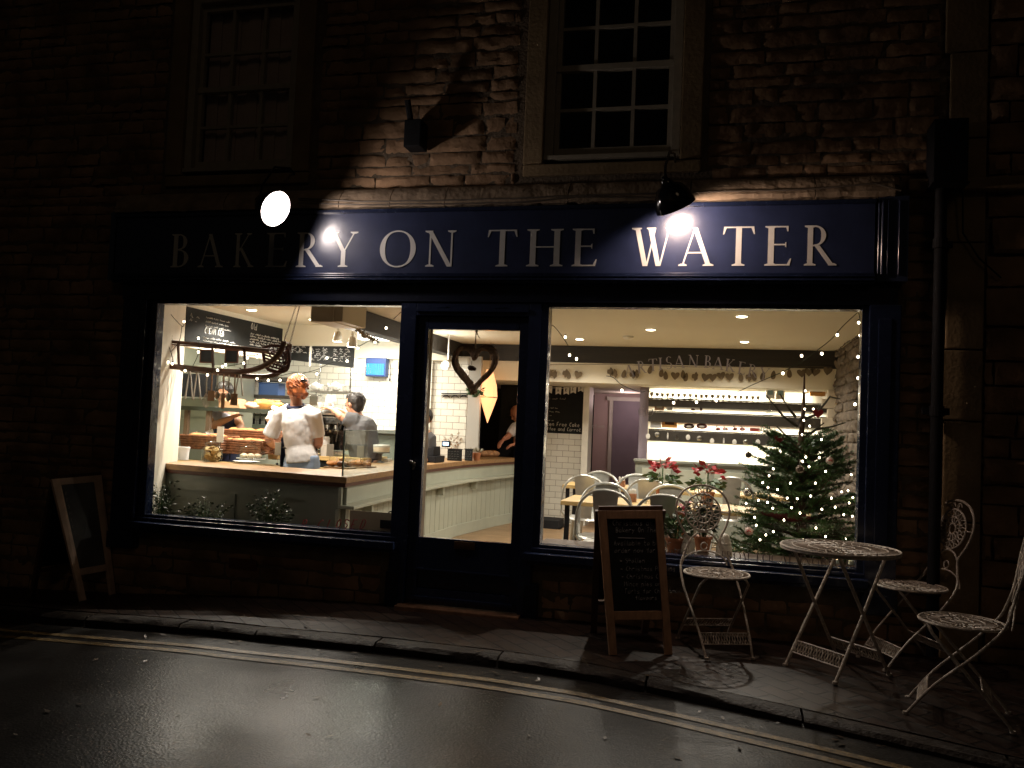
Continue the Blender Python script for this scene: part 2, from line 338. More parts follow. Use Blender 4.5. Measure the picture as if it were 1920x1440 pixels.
# ================================================================== SETTING: road, kerb, pavement
def sheet(name,xs,ysf,zf,m,nt_=None):
    vs=[];fs=[]; n=len(ysf(xs[0]))
    for x in xs:
        for y in ysf(x): vs.append((x,y,zf(x,y)))
    for i in range(len(xs)-1):
        for j in range(n-1): a=i*n+j; fs.append((a,a+n,a+n+1,a+1))
    b=MB(); b.add(vs,fs); return b.build(name,m,smooth=True)
def asphalt():
    m=bpy.data.materials.new('wet_asphalt'); m.use_nodes=True; n=m.node_tree.nodes; l=m.node_tree.links; b=n['Principled BSDF']
    tc=n.new('ShaderNodeTexCoord')
    def nz(s,d=4):
        t=n.new('ShaderNodeTexNoise'); t.inputs['Scale'].default_value=s; t.inputs['Detail'].default_value=d; l.new(tc.outputs['Object'],t.inputs[0]); return t
    a=nz(90); c=n.new('ShaderNodeValToRGB'); c.color_ramp.elements[0].color=(.014,.013,.0125,1); c.color_ramp.elements[1].color=(.045,.041,.037,1)
    c.color_ramp.elements[0].position=.35; c.color_ramp.elements[1].position=.7
    l.new(a.outputs[0],c.inputs[0]); l.new(c.outputs[0],b.inputs['Base Color'])
    w_=nz(1.3,5); mr=n.new('ShaderNodeMapRange'); mr.inputs[1].default_value=.3; mr.inputs[2].default_value=.7; mr.inputs[3].default_value=.26; mr.inputs[4].default_value=.42
    l.new(w_.outputs[0],mr.inputs[0]); l.new(mr.outputs[0],b.inputs['Roughness'])
    v=n.new('ShaderNodeTexVoronoi'); v.inputs['Scale'].default_value=85; l.new(tc.outputs['Object'],v.inputs[0])
    ad=n.new('ShaderNodeMath'); ad.operation='ADD'; l.new(v.outputs[0],ad.inputs[0]); e=nz(30,6); l.new(e.outputs[0],ad.inputs[1])
    bp=n.new('ShaderNodeBump'); bp.inputs['Strength'].default_value=.22; bp.inputs['Distance'].default_value=.004; l.new(ad.outputs[0],bp.inputs['Height']); l.new(bp.outputs[0],b.inputs['Normal'])
    b.inputs['Specular IOR Level'].default_value=.16
    return m
ASPH=asphalt()
xs=[-60,-30,-15]+[-9+.3*i for i in range(61)]+[12,20,40,60]
struct(sheet('road',xs,lambda x:[ky(x)+.05-.02*0]+[ky(x)-t for t in(.1,.3,.6,1,1.6,2.4,3.5,5,7,12,30,60)],roadz,ASPH))
PAV=brickmat('pavement_brick',(.062,.036,.026),(.046,.030,.022),(.02,.016,.013),.21,.105,.008,.42,.8,axes='XY',rot=R(45),dirt=.75)
def pvz(x,y): return pave(x,y)+.003*noise.noise(Vector((x*2.2,y*2.2,0)))
struct(sheet('pavement',[-40,-20]+[-9+.2*i for i in range(91)]+[14,30],lambda x:[.3]+[lerp(.06,ky(x)+.13,t/8) for t in range(9)],pvz,PAV))
kb=MB(); x=-9.0; KERBM=mat('kerb_stone',(.034,.026,.021),.6,var=.4,vscale=9,bump=.7,bscale=45,spec=.2)
while x<6:
    L=random.uniform(.55,.9); k=10; vs=[];fs=[]; dz=random.uniform(-.006,.004); dy=random.uniform(-.008,.008)
    for i in range(k+1):
        xx=lerp(x+.006,x+L-.006,i/k); y0=ky(xx)+dy; j=lambda a:.006*noise.noise(Vector((xx*9,a*5,1.3)))
        zt=pave(xx,y0)+dz
        vs+=[(xx,y0+.128,zt+.002),(xx,y0+.02+j(1),zt+j(2)),(xx,y0+j(3),zt-.018+j(4)),(xx,y0-.008+j(5),zt-.14),(xx,y0+.128,zt-.14)]
    for i in range(k):
        for q in range(4): a=i*5+q; fs.append((a,a+5,a+6,a+1))
    fs+=[(0,1,2,3,4),tuple(k*5+q for q in(4,3,2,1,0))]
    kb.add(vs,fs); x+=L
struct(kb.build('kerb',KERBM,smooth=True))
YEL=mat('worn_yellow_paint',(.15,.095,.03),.5,var=.6,vscale=30,bump=.35,bscale=80)
for nm,off,wd in(('yellow_line',.22,.055),('yellow_line',.34,.055)):
    struct(sheet(nm,[-9+.15*i for i in range(100)],lambda x:[ky(x)-off+.004*noise.noise(Vector((x*8,off,0))),ky(x)-off-wd+.004*noise.noise(Vector((x*8,off+5,0)))],lambda x,y:roadz(x,y)+.004,YEL))

# ================================================================== BUILDING
B=thing('stone_shop_building','two storey honey stone bakery with a navy shopfront lit from inside at night','building',(0,0,0))
def part(name,mb,m,parent=B,**k): return mb.build(name,m,parent,**k)
# openings the stones stay out of: (x0,x1,z0,z1)
OPEN=[(-2.80,2.68,.40,2.86),(-.62,.52,-.2,.45),(.22,1.50,3.00,4.62),(-2.56,-1.28,3.00,4.62)]
def stonewall(x0,x1,z0f,z1,rowh,lenr,yoff,rel,seed,opens):
    rnd=random.Random(seed); mb=MB(); z=-.35
    while z<z1:
        h=rnd.uniform(*rowh); x=x0-rnd.random()*.3
        while x<x1:
            L=rnd.uniform(*lenr)*(1.5 if rnd.random()<.12 else 1); a,b=max(x,x0),min(x+L,x1)
            segs=[(a,b)]
            for o in opens:
                if z+h>o[2]+.02 and z<o[3]-.02:
                    ns=[]
                    for (p,q) in segs:
                        if q<=o[0] or p>=o[1]: ns.append((p,q)); continue
                        if p<o[0]: ns.append((p,o[0]))
                        if q>o[1]: ns.append((o[1],q))
                    segs=ns
            for p,q in segs:
                if q-p<.03: continue
                zz0=max(z,z0f); 
                if z+h<zz0+.01: continue
                nx=max(4,int((q-p)/.028)); nz=max(4,int(h/.022)); dep=rnd.uniform(0,rel); g=.006; vs=[];sd=rnd.random()*50
                tilt=rnd.uniform(-.012,.012); bev=rnd.uniform(.010,.02)
                for i in range(nx+1):
                    for k in range(nz+1):
                        u=i/nx; v=k/nz; X_=lerp(p+g,q-g,u); Z_=lerp(z+g,z+h-g,v)
                        # rounded irregular outline
                        wob=.007*noise.noise(Vector((X_*14,Z_*14,sd)))
                        X_+=wob*(1 if u in(0,1) else .4); Z_+=.008*noise.noise(Vector((X_*11,sd,Z_*11)))*(1 if v in(0,1) else .4)
                        e=min(u*(q-p),(1-u)*(q-p),v*h,(1-v)*h); edge=max(0,1-e/bev)
                        yy=yoff-dep+edge*edge*(.006+dep*.7)-.013*noise.noise(Vector((X_*13,Z_*16,sd)))-.013*abs(noise.noise(Vector((X_*30,Z_*34,sd+9))))-.006*noise.noise(Vector((X_*70,Z_*70,sd)))+tilt*(v-.5)*2
                        vs.append((X_,yy,Z_))
                fs=[(i*(nz+1)+k,(i+1)*(nz+1)+k,(i+1)*(nz+1)+k+1,i*(nz+1)+k+1) for i in range(nx) for k in range(nz)]
                mb.add(vs,fs)
            x+=L
        z+=h
    return mb
part('stone_courses',stonewall(-6.5,2.885,-.4,5.2,(.06,.125),(.13,.45),.02,.012,3,OPEN),STONE,smooth=True)
# mortar backing wall (with holes)
def wall_with_holes(x0,x1,z0,z1,y0,y1,holes,m,name,parent=B):
    xs_=sorted(set([x0,x1]+[h[i] for h in holes for i in(0,1)])); zs_=sorted(set([z0,z1]+[h[i] for h in holes for i in(2,3)]))
    mb=MB()
    for i in range(len(xs_)-1):
        for k in range(len(zs_)-1):
            cx=(xs_[i]+xs_[i+1])/2; cz=(zs_[k]+zs_[k+1])/2
            if any(h[0]<cx<h[1] and h[2]<cz<h[3] for h in holes): continue
            a,b,c,d=xs_[i],xs_[i+1],zs_[k],zs_[k+1]
            mb.add([(a,y0,c),(b,y0,c),(b,y0,d),(a,y0,d)],[(0,1,2,3)]); mb.add([(a,y1,c),(b,y1,c),(b,y1,d),(a,y1,d)],[(0,3,2,1)])
    for h in holes:
        a,b,c,d=h; mb.add([(a,y0,c),(b,y0,c),(b,y0,d),(a,y0,d),(a,y1,c),(b,y1,c),(b,y1,d),(a,y1,d)],[(0,1,5,4),(1,2,6,5),(2,3,7,6),(3,0,4,7)])
    return mb.build(name,m,parent)
HOLES=[(-2.70,-.50,.51,2.17),(-.42,.36,.02,2.06),(.46,2.50,.51,2.17),(.42,1.31,3.12,4.5),(-2.38,-1.47,3.12,4.5)]
wall_with_holes(-6.5,6.5,-.4,5.2,.0235,.30,HOLES,MORTAR,'wall_core')
# stone base plinth strip (white-ish line where wall meets pavement)
# right: neighbouring dressed quoin strip and coarse rubble
nb=thing('neighbour_stone_wall','coarse rubble wall with a tall dressed stone pier right of the drainpipe','wall',(3.2,0,0))
qb=MB(); z=-.3; i=0; rq=random.Random(5)
while z<5.2:
    h=rq.uniform(.42,.66); b0=2.905+(.0 if i%2 else .03)
    qb.box((b0,-.012-rq.random()*.008,z+.004),(3.14,.02,z+h-.004)); z+=h; i+=1
qb.build('dressed_pier',ASHLAR,nb,bevel=.008)
stonewall(3.15,6.4,-.4,5.2,(.11,.24),(.16,.5),.0,.03,11,[]).build('rubble',STONE,nb,smooth=True)
cb=MB(); cb.box((2.70,-.075,2.86),(6.4,.01,2.93)); cb.build('string_course',ASHLAR,nb,bevel=.01)

# hood stone above fascia
hb_=MB(); rh=random.Random(2); x=-2.86
while x<2.60:
    L=min(rh.uniform(.35,.95),2.62-x); k=max(5,int(L/.04)); vs=[];fs=[]
    for i in range(k+1):
        xx=lerp(x+.003,x+L-.003,i/k); n1=lambda a,s=.010:s*noise.noise(Vector((xx*13,a*3.1,x)))
        pr=[(.02,2.985),(-.055+n1(1),2.955+n1(2)),(-.10+n1(3),2.90+n1(4)),(-.11+n1(5),2.868+n1(6)),(-.125+n1(7),2.845+n1(8)),(-.118+n1(9),2.815+n1(10,.012)),(.02,2.80)]
        vs+=[(xx,a,b) for a,b in pr]
    m_=7
    for i in range(k):
        for q in range(m_-1): a=i*m_+q; fs.append((a,a+m_,a+m_+1,a+1))
    fs+=[tuple(range(m_)),tuple(reversed(range(k*m_,k*m_+m_)))]
    hb_.add(vs,fs); x+=L
part('hood_stone',hb_,HOOD,smooth=True)

# ---------------- shopfront joinery
FY=-.10           # fascia face
fa=MB(); fa.box((-2.84,FY,2.33),(2.51,.02,2.80)); FAS=part('fascia',fa,NAVYF)
mo=MB()
for (a,b,y) in((2.775,2.80,.022),(2.335,2.350,.020),(2.322,2.333,.034),(2.300,2.318,.028),(2.285,2.298,.012)):
    mo.box((-2.85,FY-y,a),(2.515,.02,b))
part('moulding',mo,NAVY,FAS,bevel=.003)
L0=[('B',322,355),('A',373,420),('K',440,478),('E',500,540),('R',557,607),('Y',592,670),('O',713,780),('N',797,855),('T',914,970),('H',988,1056),('E',1073,1120),('W',1184,1262),('A',1273,1339),('T',1355,1415),('E',1434,1484),('R',1508,1569)]
L0[5]=('Y',618,671)
ZB=sum(Y(px,py,FY).z for px,py in((340,501),(745,501),(942,500),(1220,499),(1540,497)))/5
ZT=sum(Y(px,py,FY).z for px,py in((340,439),(825,433),(942,430),(1220,427),(1465,424)))/5
for ch,a,b in L0:
    P,w_=glyph(ch); xsn=[p[0] for q in P for p in q]; mn,mx=min(xsn),max(xsn)
    zm=(ZB+ZT)/2; py=460
    xa=Y(a,py,FY).x; xb=Y(b,py,FY).x
    lb=MB(); put_glyph(lb,ch,lambda u,v:(lerp(xa,xb,(u-mn)/(mx-mn)),lerp(ZB,ZT,v)),FY-.003,.0025)
    part('letter',lb,LETTER,FAS)
# dark board between fascia and windows
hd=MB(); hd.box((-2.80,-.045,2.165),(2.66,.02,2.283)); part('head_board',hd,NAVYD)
# right end console bracket with vertical mouldings, left one too
for sx,x0,x1 in((1,2.53,2.70),(-1,-2.90,-2.855)):
    c=MB(); c.box((x0,-.10,2.30),(x1,.02,2.82)); 
    if sx>0:
        for xx,rr in((2.533,.006),(2.555,.011),(2.585,.007),(2.648,.006)): c.tube([(xx,-.104,2.34),(xx,-.104,2.79)],rr,12)
    part('console',c,mat('glossy_navy_moulding',(.03,.04,.085),.22,coat=1.0),smooth=True)
# pilasters
for x0,x1 in((-2.78,-2.58),(2.50,2.68)):
    p=MB(); p.box((x0,-.055,.33),(x1,.02,2.165)); p.box((x0+.05,-.062,.62),(x1-.05,-.05,2.08)); p.box((x0-.01,-.07,.30),(x1+.01,.02,.42))
    part('pilaster',p,NAVY,bevel=.006)
# window frames
def shopwin(xl,xr,zb,zt,fw,nm):
    f=MB()
    for (a,b,c,d) in((xl-fw,xl,zb-.04,zt+.03),(xr,xr+fw,zb-.04,zt+.03)): f.box((a,-.02,c),(b,.07,d))
    f.box((xl,-.0195,zt),(xr,.07,zt+.04)); f.box((xl,-.0195,zb-.045),(xr,.07,zb))
    fr=part('shop_window',f,NAVY,bevel=.005)
    s=MB(); s.box((xl-.09,-.12,zb-.098),(xr+.06,-.02,zb-.048)); s.box((xl-.07,-.085,zb-.125),(xr+.05,.02,zb-.100)); s.box((xl-.05,-.05,zb-.046),(xr+.05,-.021,zb-.02))
    s.build('sill',NAVY,fr,bevel=.006)
    g=MB(); g.box((xl-.005,.012,zb-.005),(xr+.005,.018,zt+.005)); g.build('pane',GLASS,fr)
    return fr
WL=shopwin(-2.511,-.547,.557,2.138,.06,'l'); WR=shopwin(.503,2.462,.559,2.138,.05,'r')
# door surround: posts and transom
p=MB()
for a,b in((-.545,-.43),(.37,.455)): p.box((a,-.035,.06),(b,.06,2.165))
p.box((-.43,-.034,2.07),(.37,.06,2.163)); part('door_frame',p,NAVY,bevel=.005)
p=MB(); p.box((-.43,-.05,2.095),(.37,-.035,2.12)); 
for xx in(-.28,.13): p.box((xx,-.046,2.122),(xx+.07,-.035,2.137))
part('transom_trim',p,NAVY,bevel=.003)
# door leaf
d=MB(); dl,dr,db,dt=-.43,.37,.094,2.068
gl,gr,gb,gt=-.35,.303,.546,1.978
d.box((dl+.003,.0,db),(gl,.045,dt)); d.box((gr,.0,db),(dr-.003,.045,dt)); d.box((gl,.001,gt),(gr,.044,dt)); d.box((gl,.001,.33),(gr,.044,gb)); d.box((gl,.001,db),(gr,.044,.20))
d.box((gl,.018,.20),(gr,.035,.33))
DOOR=part('door',d,NAVY,bevel=.004)
g=MB(); g.box((gl-.005,.02,gb-.005),(gr+.005,.025,gt+.005)); g.build('door_pane',GLASS,DOOR)
g=MB(); g.box((-.40,-.03,.125),(.34,.0,.150)); g.box((-.36,-.018,.325),(.31,.0,.338)); g.build('weather_bar',NAVY,DOOR,bevel=.003)
g=MB(); g.box((-.09,-.010,.485),(.055,.0,.535)); g.box((-.075,-.014,.498),(.04,-.010,.522)); g.build('letter_plate',mat('aged_brass',(.18,.10,.05),.4,metal=.8),DOOR,bevel=.002)
g=MB(); kc=Y(774,873,-.01); g.ell((kc.x,-.003,kc.z),(.017,.010,.032),12); g.box((kc.x-.006,-.05,kc.z+.02),(kc.x+.006,0,kc.z+.035)); g.ell((kc.x,-.05,kc.z+.027),(.014,.012,.014),10); g.build('lock',STEEL,DOOR,smooth=True)
p=MB(); p.box((-.46,-.12,.055),(.40,.02,.092)); part('threshold',p,mat('worn_oak_sill',(.22,.12,.07),.4,var=.4,vscale=12),bevel=.006)
p=MB(); p.box((-.46,-.10,.0),(.40,.02,.053)); part('step',p,mat('red_step_paint',(.10,.02,.012),.5,var=.3),bevel=.004)
# plinth posts beneath door frame, air brick
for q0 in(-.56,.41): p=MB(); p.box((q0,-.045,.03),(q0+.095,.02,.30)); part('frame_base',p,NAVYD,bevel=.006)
p=MB(); a=Y(455,1058,0)
p.box((a.x-.11,-.005,a.z-.035),(a.x+.11,.02,a.z+.035))
for i in range(5):
    for k in range(2): p.box((a.x-.095+i*.04,-.009,a.z-.026+k*.028),(a.x-.07+i*.04,-.004,a.z-.008+k*.028))
part('air_brick',p,mat('terracotta_dark',(.16,.06,.035),.8,var=.2))

# window lettering on the right pane
WLET=mat('frosted_lettering',(.36,.34,.33),.7)
lb=MB(); txt='ARTISAN BAKERY'; 
cx=Y(1290,900,0); # arc centre below
pts=[(1180,695),(1203,688),(1224,684),(1238,682),(1254,680),(1274,678),(1300,677),(0,0),(1327,678),(1347,681),(1370,685),(1391,690),(1412,695),(1433,701)]
for ch,(px,py) in zip(txt,pts):
    if ch==' ': lb.build('lettering',WLET,WR); lb=MB(); continue
    c=Y(px,py,.0); P,w_=glyph(ch); ang=-(px-1285)*.0011; h=.080
    ca,sa=math.cos(ang),math.sin(ang)
    put_glyph(lb,ch,lambda u,v:(c.x+((u-w_/2)*h)*ca-((v-.5)*h)*sa,c.z+((u-w_/2)*h)*sa+((v-.5)*h)*ca),.0095,.002)
def line_text(mb,txt,px0,py0,px1,py1,h,y=.0095):
    a=Y(px0,py0,0); b=Y(px1,py1,0); ws=[glyph(c)[1]+.1 if c!=' ' else .5 for c in txt]; tot=sum(ws); x=0
    for c,w_ in zip(txt,ws):
        if c!=' ':
            t0=x/tot; zz=lerp(a.z,b.z,t0); s=(b.x-a.x)/tot; xx=a.x+x*s
            put_glyph(mb,c,lambda u,v:(xx+u*s,zz+v*h),y,.002)
        x+=w_
lb.build('lettering',WLET,WR); lb=MB(); line_text(lb,'GO',1196,779,1226,780,.05)
lb.build('lettering',WLET,WR)
DLET=mat('dark_lettering',(.20,.16,.15),.7)
for tx_w,q0,q1 in(('FROM',1352,1408),('LOCAL',1418,1490),('INGREDIENTS',1500,1640)):
    lb=MB(); line_text(lb,tx_w,q0,1050+(q0-1352)*.055,q1,1050+(q1-1352)*.055,.056); lb.build('lettering',DLET,WR)

# ---------------- upper sash windows
def sash(xl,xr,zb,rowh,nm,blind):
    s=MB(); fw=.045; zt=zb+4*rowh+.1
    s.box((xl-.06,.02,zb-.05),(xl,.13,zt+.06)); s.box((xr,.02,zb-.05),(xr+.06,.13,zt+.06)); s.box((xl,.021,zt),(xr,.13,zt+.06)); s.box((xl-.06,.0,zb-.075),(xr+.06,.129,zb-.045))
    fr=part('sash_window',s,SASH,bevel=.004)
    b=MB(); c3=(xr-xl)/3
    b.box((xl,.07,zb-.045),(xr,.11,zb+.02)); b.box((xl,.055,zb+2*rowh-.018),(xr,.11,zb+2*rowh+.022)); b.box((xl,.07,zt-.05),(xr,.11,zt))
    b.box((xl,.0705,zb+.02),(xl+.03,.11,zt-.05)); b.box((xr-.03,.0705,zb+.02),(xr,.11,zt-.05))
    for i in(1,2): b.box((xl+c3*i-.012,.074,zb+.02),(xl+c3*i+.012,.105,zt-.05))
    for k in(1,3): b.box((xl+.03,.073,zb+k*rowh-.011),(xr-.03,.104,zb+k*rowh+.011))
    b.build('glazing_bars',SASH,fr)
    g=MB(); g.box((xl,.086,zb),(xr,.09,zt)); g.build('pane',GLASS,fr)
    if blind:
        g=MB()
        for k in range(9):
            x=lerp(xl+.02,xr-.02,k/9); g.box((x,.15+.012*(k%2),zb+.0),(x+(xr-xl-.04)/9+.01,.158+.012*(k%2),zt))
        g.build('curtain',mat('dull_curtain',(.62,.50,.46),.9,var=.1),fr)
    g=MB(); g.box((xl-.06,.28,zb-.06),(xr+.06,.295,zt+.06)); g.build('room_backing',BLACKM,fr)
    j=MB()
    j.box((xl-.20,-.012,zb-.10),(xl-.062,.12,zt+.10)); j.box((xr+.062,-.012,zb-.10),(xr+.20,.12,zt+.10)); j.box((xl-.20,-.014,zt+.102),(xr+.20,.12,zt+.24)); 
    j.build('jamb_stone',ASHLAR,fr,bevel=.008)
    j=MB(); j.box((xl-.20,-.005,zb-.185),(xr+.20,.10,zb-.105)); j.build('window_sill_stone',ASHLAR,fr,bevel=.01)
sash(.475,1.265,3.22,.285,'r',False); sash(-2.325,-1.53,3.22,.285,'l',True)

# ---------------- interior shell
ZF=.06; ZC=2.30; ZT0=.902
b=MB(); b.add([(-4.4,.30,ZF),(3.0,.30,ZF),(3.0,8.2,ZF),(-4.4,8.2,ZF)],[(0,1,2,3)]); part('floor',b,mat('worn_floor_boards',(.30,.20,.11),.45,var=.3,vscale=4,bump=.1,stretch=(1,8,1)))
b=MB(); b.add([(-4.4,.30,ZC),(3.0,.30,ZC),(3.0,8.2,ZC),(-4.4,8.2,ZC)],[(0,3,2,1)]); part('ceiling',b,CEIL)
# left wall: pier by the window, bulkhead above the kitchen opening
b=MB(); b.box((-3.05,.3015,ZF),(-2.95,.95,ZC)); part('left_pier',b,PLASTER)
b=MB(); q=[(-2.556,.072),(-2.945,.96),(-3.02,.96),(-2.60,.072)]; b.add([(x,y,ZF) for x,y in q]+[(x,y,ZC+.02) for x,y in q],[(0,3,2,1),(4,5,6,7),(0,1,5,4),(1,2,6,5),(2,3,7,6),(3,0,4,7)]); part('splayed_reveal',b,PLASTER)
b=MB(); b.box((-3.05,.95,1.90),(-2.95,2.62,ZC)); part('bulkhead',b,CREAM)
b=MB(); b.box((-4.45,.30,ZF),(-4.40,5,ZC)); b.box((-4.4,.30,ZF),(-3.05,.34,ZC)); part('kitchen_side_wall',b,mat('kitchen_wall_green',(.36,.38,.30),.5,var=.08))
b=MB(); b.box((-4.4,4.10,ZF),(-1.75,4.16,2.06)); part('kitchen_tiled_wall',b,TILE)
b=MB(); b.box((-3.05,2.66,Y(600,649,2.66).z),(Y(663,650,2.66).x,2.74,ZC)); part('kitchen_downstand',b,CREAM)
b=MB(); b.box((-2.9,4.05,2.06),(-1.55,4.16,ZC)); part('kitchen_upper_wall',b,CREAM)
b=MB(); p0=Y(812,700,4.16).x; p1=Y(878,700,4.16).x; b.box((p0,4.16,ZT0),(p1,4.34,2.12)); part('tiled_pier',b,TILE)
b=MB(); p0=Y(879,700,4.10).x; p1=Y(902,700,4.10).x; b.box((p0,4.10,ZT0),(p1,4.155,2.12)); part('grey_post',b,mat('post_paint',(.34,.33,.30),.5))
# beams
b=MB(); b.box((-1.62,.95,2.12),(-1.47,4.38,ZC-.001)); part('ceiling_beam',b,BEAM,bevel=.01)
b=MB(); b.box((-1.62,4.40,2.10),(3.0,4.56,ZC-.001)); part('ceiling_beam',b,BEAM,bevel=.01)
b=MB(); b.box((-1.55,4.42,1.865),(2.85,4.60,2.10)); part('garland_band',b,CREAM)
b=MB(); b.box((-1.7,4.60,1.865),(3.0,8.2,1.90)); part('lower_ceiling',b,CREAM)
# back tile wall + chalkboard wall
b=MB(); b.box((-.66,5.55,ZF-.02),(-.10,5.65,1.24)); part('tiled_back_wall',b,TILE)
b=MB(); b.box((-1.30,5.66,ZF),(-.11,5.72,1.87)); part('back_wall',b,BLACKM)
b=MB(); b.box((-.12,5.42,ZF),(-.04,5.75,1.865)); part('white_pillar',b,WHITE)
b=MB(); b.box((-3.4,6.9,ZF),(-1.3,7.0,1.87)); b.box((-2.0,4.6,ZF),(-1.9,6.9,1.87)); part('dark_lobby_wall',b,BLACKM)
# passage
LIL=mat('lilac_grey_door',(.26,.22,.27),.5,var=.05)
b=MB(); b.box((-.3,7.6,ZF),(.9,7.7,1.865)); part('passage_wall',b,mat('pinkish_plaster',(.62,.48,.46),.7))
b=MB(); a0=Y(1151,750,7.58).x; a1=Y(1240,750,7.58).x
b.box((a0,7.54,ZF),(a1,7.59,Y(1190,750,7.55).z)); part('passage_door',b,LIL)
b=MB(); b.box((a0-.06,7.55,ZF),(a0-.005,7.598,1.80)); b.box((a0-.10,7.53,1.76),(a1,7.54,1.82)); part('passage_door_frame',b,WHITE)
# shelf wall
b=MB(); b.box((.76,5.0,ZF),(3.0,5.1,1.865)); part('shelf_wall',b,mat('bright_back_wall',(.80,.74,.58),.6))
b=MB(); b.box((.64,5.1,ZF),(.76,7.6,1.865)); part('passage_side_wall',b,LIL)
# right wall exposed stone
part('exposed_stone_wall',MB().box((2.86,.31,ZF),(3.0,8.2,ZC)),MORTAR)
sw=stonewall(.32,4.40,ZF,ZC,(.07,.12),(.14,.34),0,.02,21,[])
sw2=MB(); sw2.v=[(2.86+y-.02,x,z) for x,y,z in sw.v]; sw2.f=sw.f; sw2.mi=sw.mi; part('exposed_stones',sw2,mat('brown_limestone',(.11,.085,.06),.9,var=.4,vscale=6,bump=.8,bscale=30),smooth=True)
jb=MB(); z=.1; i=0
while z<1.86:
    jb.box((2.70 if i%2 else 2.76,4.30,z),(2.855,4.40,z+.10)); z+=.104; i+=1
part('stone_return',jb,mat('pale_quoin',(.55,.48,.36),.85,var=.2),bevel=.006)

# ================================================================== OUTDOOR LAMPS
def shade_lamp(label,apex,axis,Rm,L,power,arm_pts,col,refl=1.0,bp_=.93):
    t=thing('wall_lamp',label,'lamp',apex)
    ax=Vector(axis).normalized(); ap=Vector(apex)
    prof=[(.004,0),(.030,.004),(.034,.02),(.045,.035),(Rm*.62,L*.28),(Rm*.86,L*.55),(Rm*.98,L*.85),(Rm,L)]
    s=MB(); s.lathe(prof,ap,40,axis=ax); o=s.build('lamp_shade',BLACKG,t,smooth=True)
    s=MB(); s.lathe([(0,.034)]+[(r*.965,h+.003) for r,h in prof[3:]],ap,40,axis=ax); s.lathe([(Rm*.965,L+.003),(Rm,L)],ap,40,axis=ax)
    s.build('shade_lining',mat('white_enamel',(.85,.85,.85),.4),t,smooth=True)
    s=MB(); c=ap+ax*(L*bp_); s.ell(c,(.028,.028,.028),16); bo=s.build('bulb',emis('lamp_bulb',col,60),t,smooth=True)
    ld=bpy.data.lights.new('bulb_light','POINT'); ld.energy=power; ld.color=col; ld.shadow_soft_size=.03
    lo=bpy.data.objects.new('bulb_light',ld); sc.collection.objects.link(lo); lo.location=ap+ax*(L*bp_); lo.parent=t; lo.matrix_parent_inverse=Matrix.Translation(-t.location)
    ad=bpy.data.lights.new('reflector_light','AREA'); ad.shape='DISK'; ad.size=Rm*1.5 if bp_>.9 else Rm*1.2; ad.energy=power*refl; ad.color=col
    ao=bpy.data.objects.new('reflector_light',ad); sc.collection.objects.link(ao); ao.location=ap+ax*(L*(bp_+.04)); ao.rotation_euler=ax.to_track_quat('-Z','Y').to_euler(); ao.parent=t; ao.matrix_parent_inverse=Matrix.Translation(-t.location)
    bo.visible_shadow=False
    s=MB(); s.tube(arm_pts,.008,10); s.ell(arm_pts[0],(.04,.012,.04),14); s.tube([ap-ax*.02,ap+ax*.012],.02,12); s.build('swan_neck_arm',BLACKG,t,smooth=True)
    return t
LM1=Y(510,388,-.50); n1=Vector((.885,-.22,-.41)).normalized()
ap1=LM1-n1*.13
shade_lamp('glaring bullet wall lamp turned outwards above the letters BAKERY',ap1,n1,.125,.165,4.0,[Vector((LM1.x-.12,.02,LM1.z+.36)),Vector((LM1.x-.13,-.06,LM1.z+.40)),Vector((LM1.x-.16,-.22,LM1.z+.36)),ap1+Vector((-.02,.06,.12)),ap1],(1,.85,.78),.9)
LM2=Y(1266,384,-.36); n2=Vector((.36,.42,-.83)).normalized()
ap2=LM2-n2*.17
shade_lamp('glossy black bullet wall lamp pointing down at the word WATER',ap2,n2,.125,.185,1.5,[Vector((ap2.x+.03,.02,ap2.z+.23)),Vector((ap2.x+.03,-.10,ap2.z+.26)),Vector((ap2.x+.01,-.26,ap2.z+.22)),ap2+Vector((0,0,.08)),ap2],(1,.70,.52),4.2,.84)
# cables on the wall
t=thing('wall_cables','two thin cables sagging along the stone hood above the shop sign','cable',(0,-.05,2.9))
for k,(pl,r) in enumerate((([(560,372),(680,378),(820,376),(960,372),(1100,366),(1250,362),(1400,358),(1500,356),(1600,348),(1640,344),(1690,357)],.006),([(560,381),(700,384),(745,382),(850,382),(980,379),(1080,369),(1180,370),(1262,370)],.006))):
    c=MB(); P=[Y(a,b,-.125) for a,b in pl]
    Q=[]
    for i in range(len(P)-1):
        for s in range(6): q=P[i].lerp(P[i+1],s/6); q.z+=.004*noise.noise(Vector((q.x*7,k,0))); Q.append(q)
    c.tube(Q+[P[-1]],r,8); c.build('cable',mat('grey_cable',(.16,.13,.10),.5),t,smooth=True)
# black floodlight bracket
c0=Y(782,258,-.05)
t=thing('bracket_box','small black box with a stub arm on the stone between the sash windows','wall box',(c0.x,-.06,c0.z))
b=MB(); b.box((c0.x-.065,-.14,c0.z-.09),(c0.x+.06,.0,c0.z+.10)); b.build('housing',BLACKM,t,bevel=.008)
b=MB(); e=Y(764,187,-.16); b.tube([(c0.x-.03,-.10,c0.z+.08),(e.x,e.y,e.z)],.022,8); b.build('stub_arm',BLACKM,t,smooth=True)
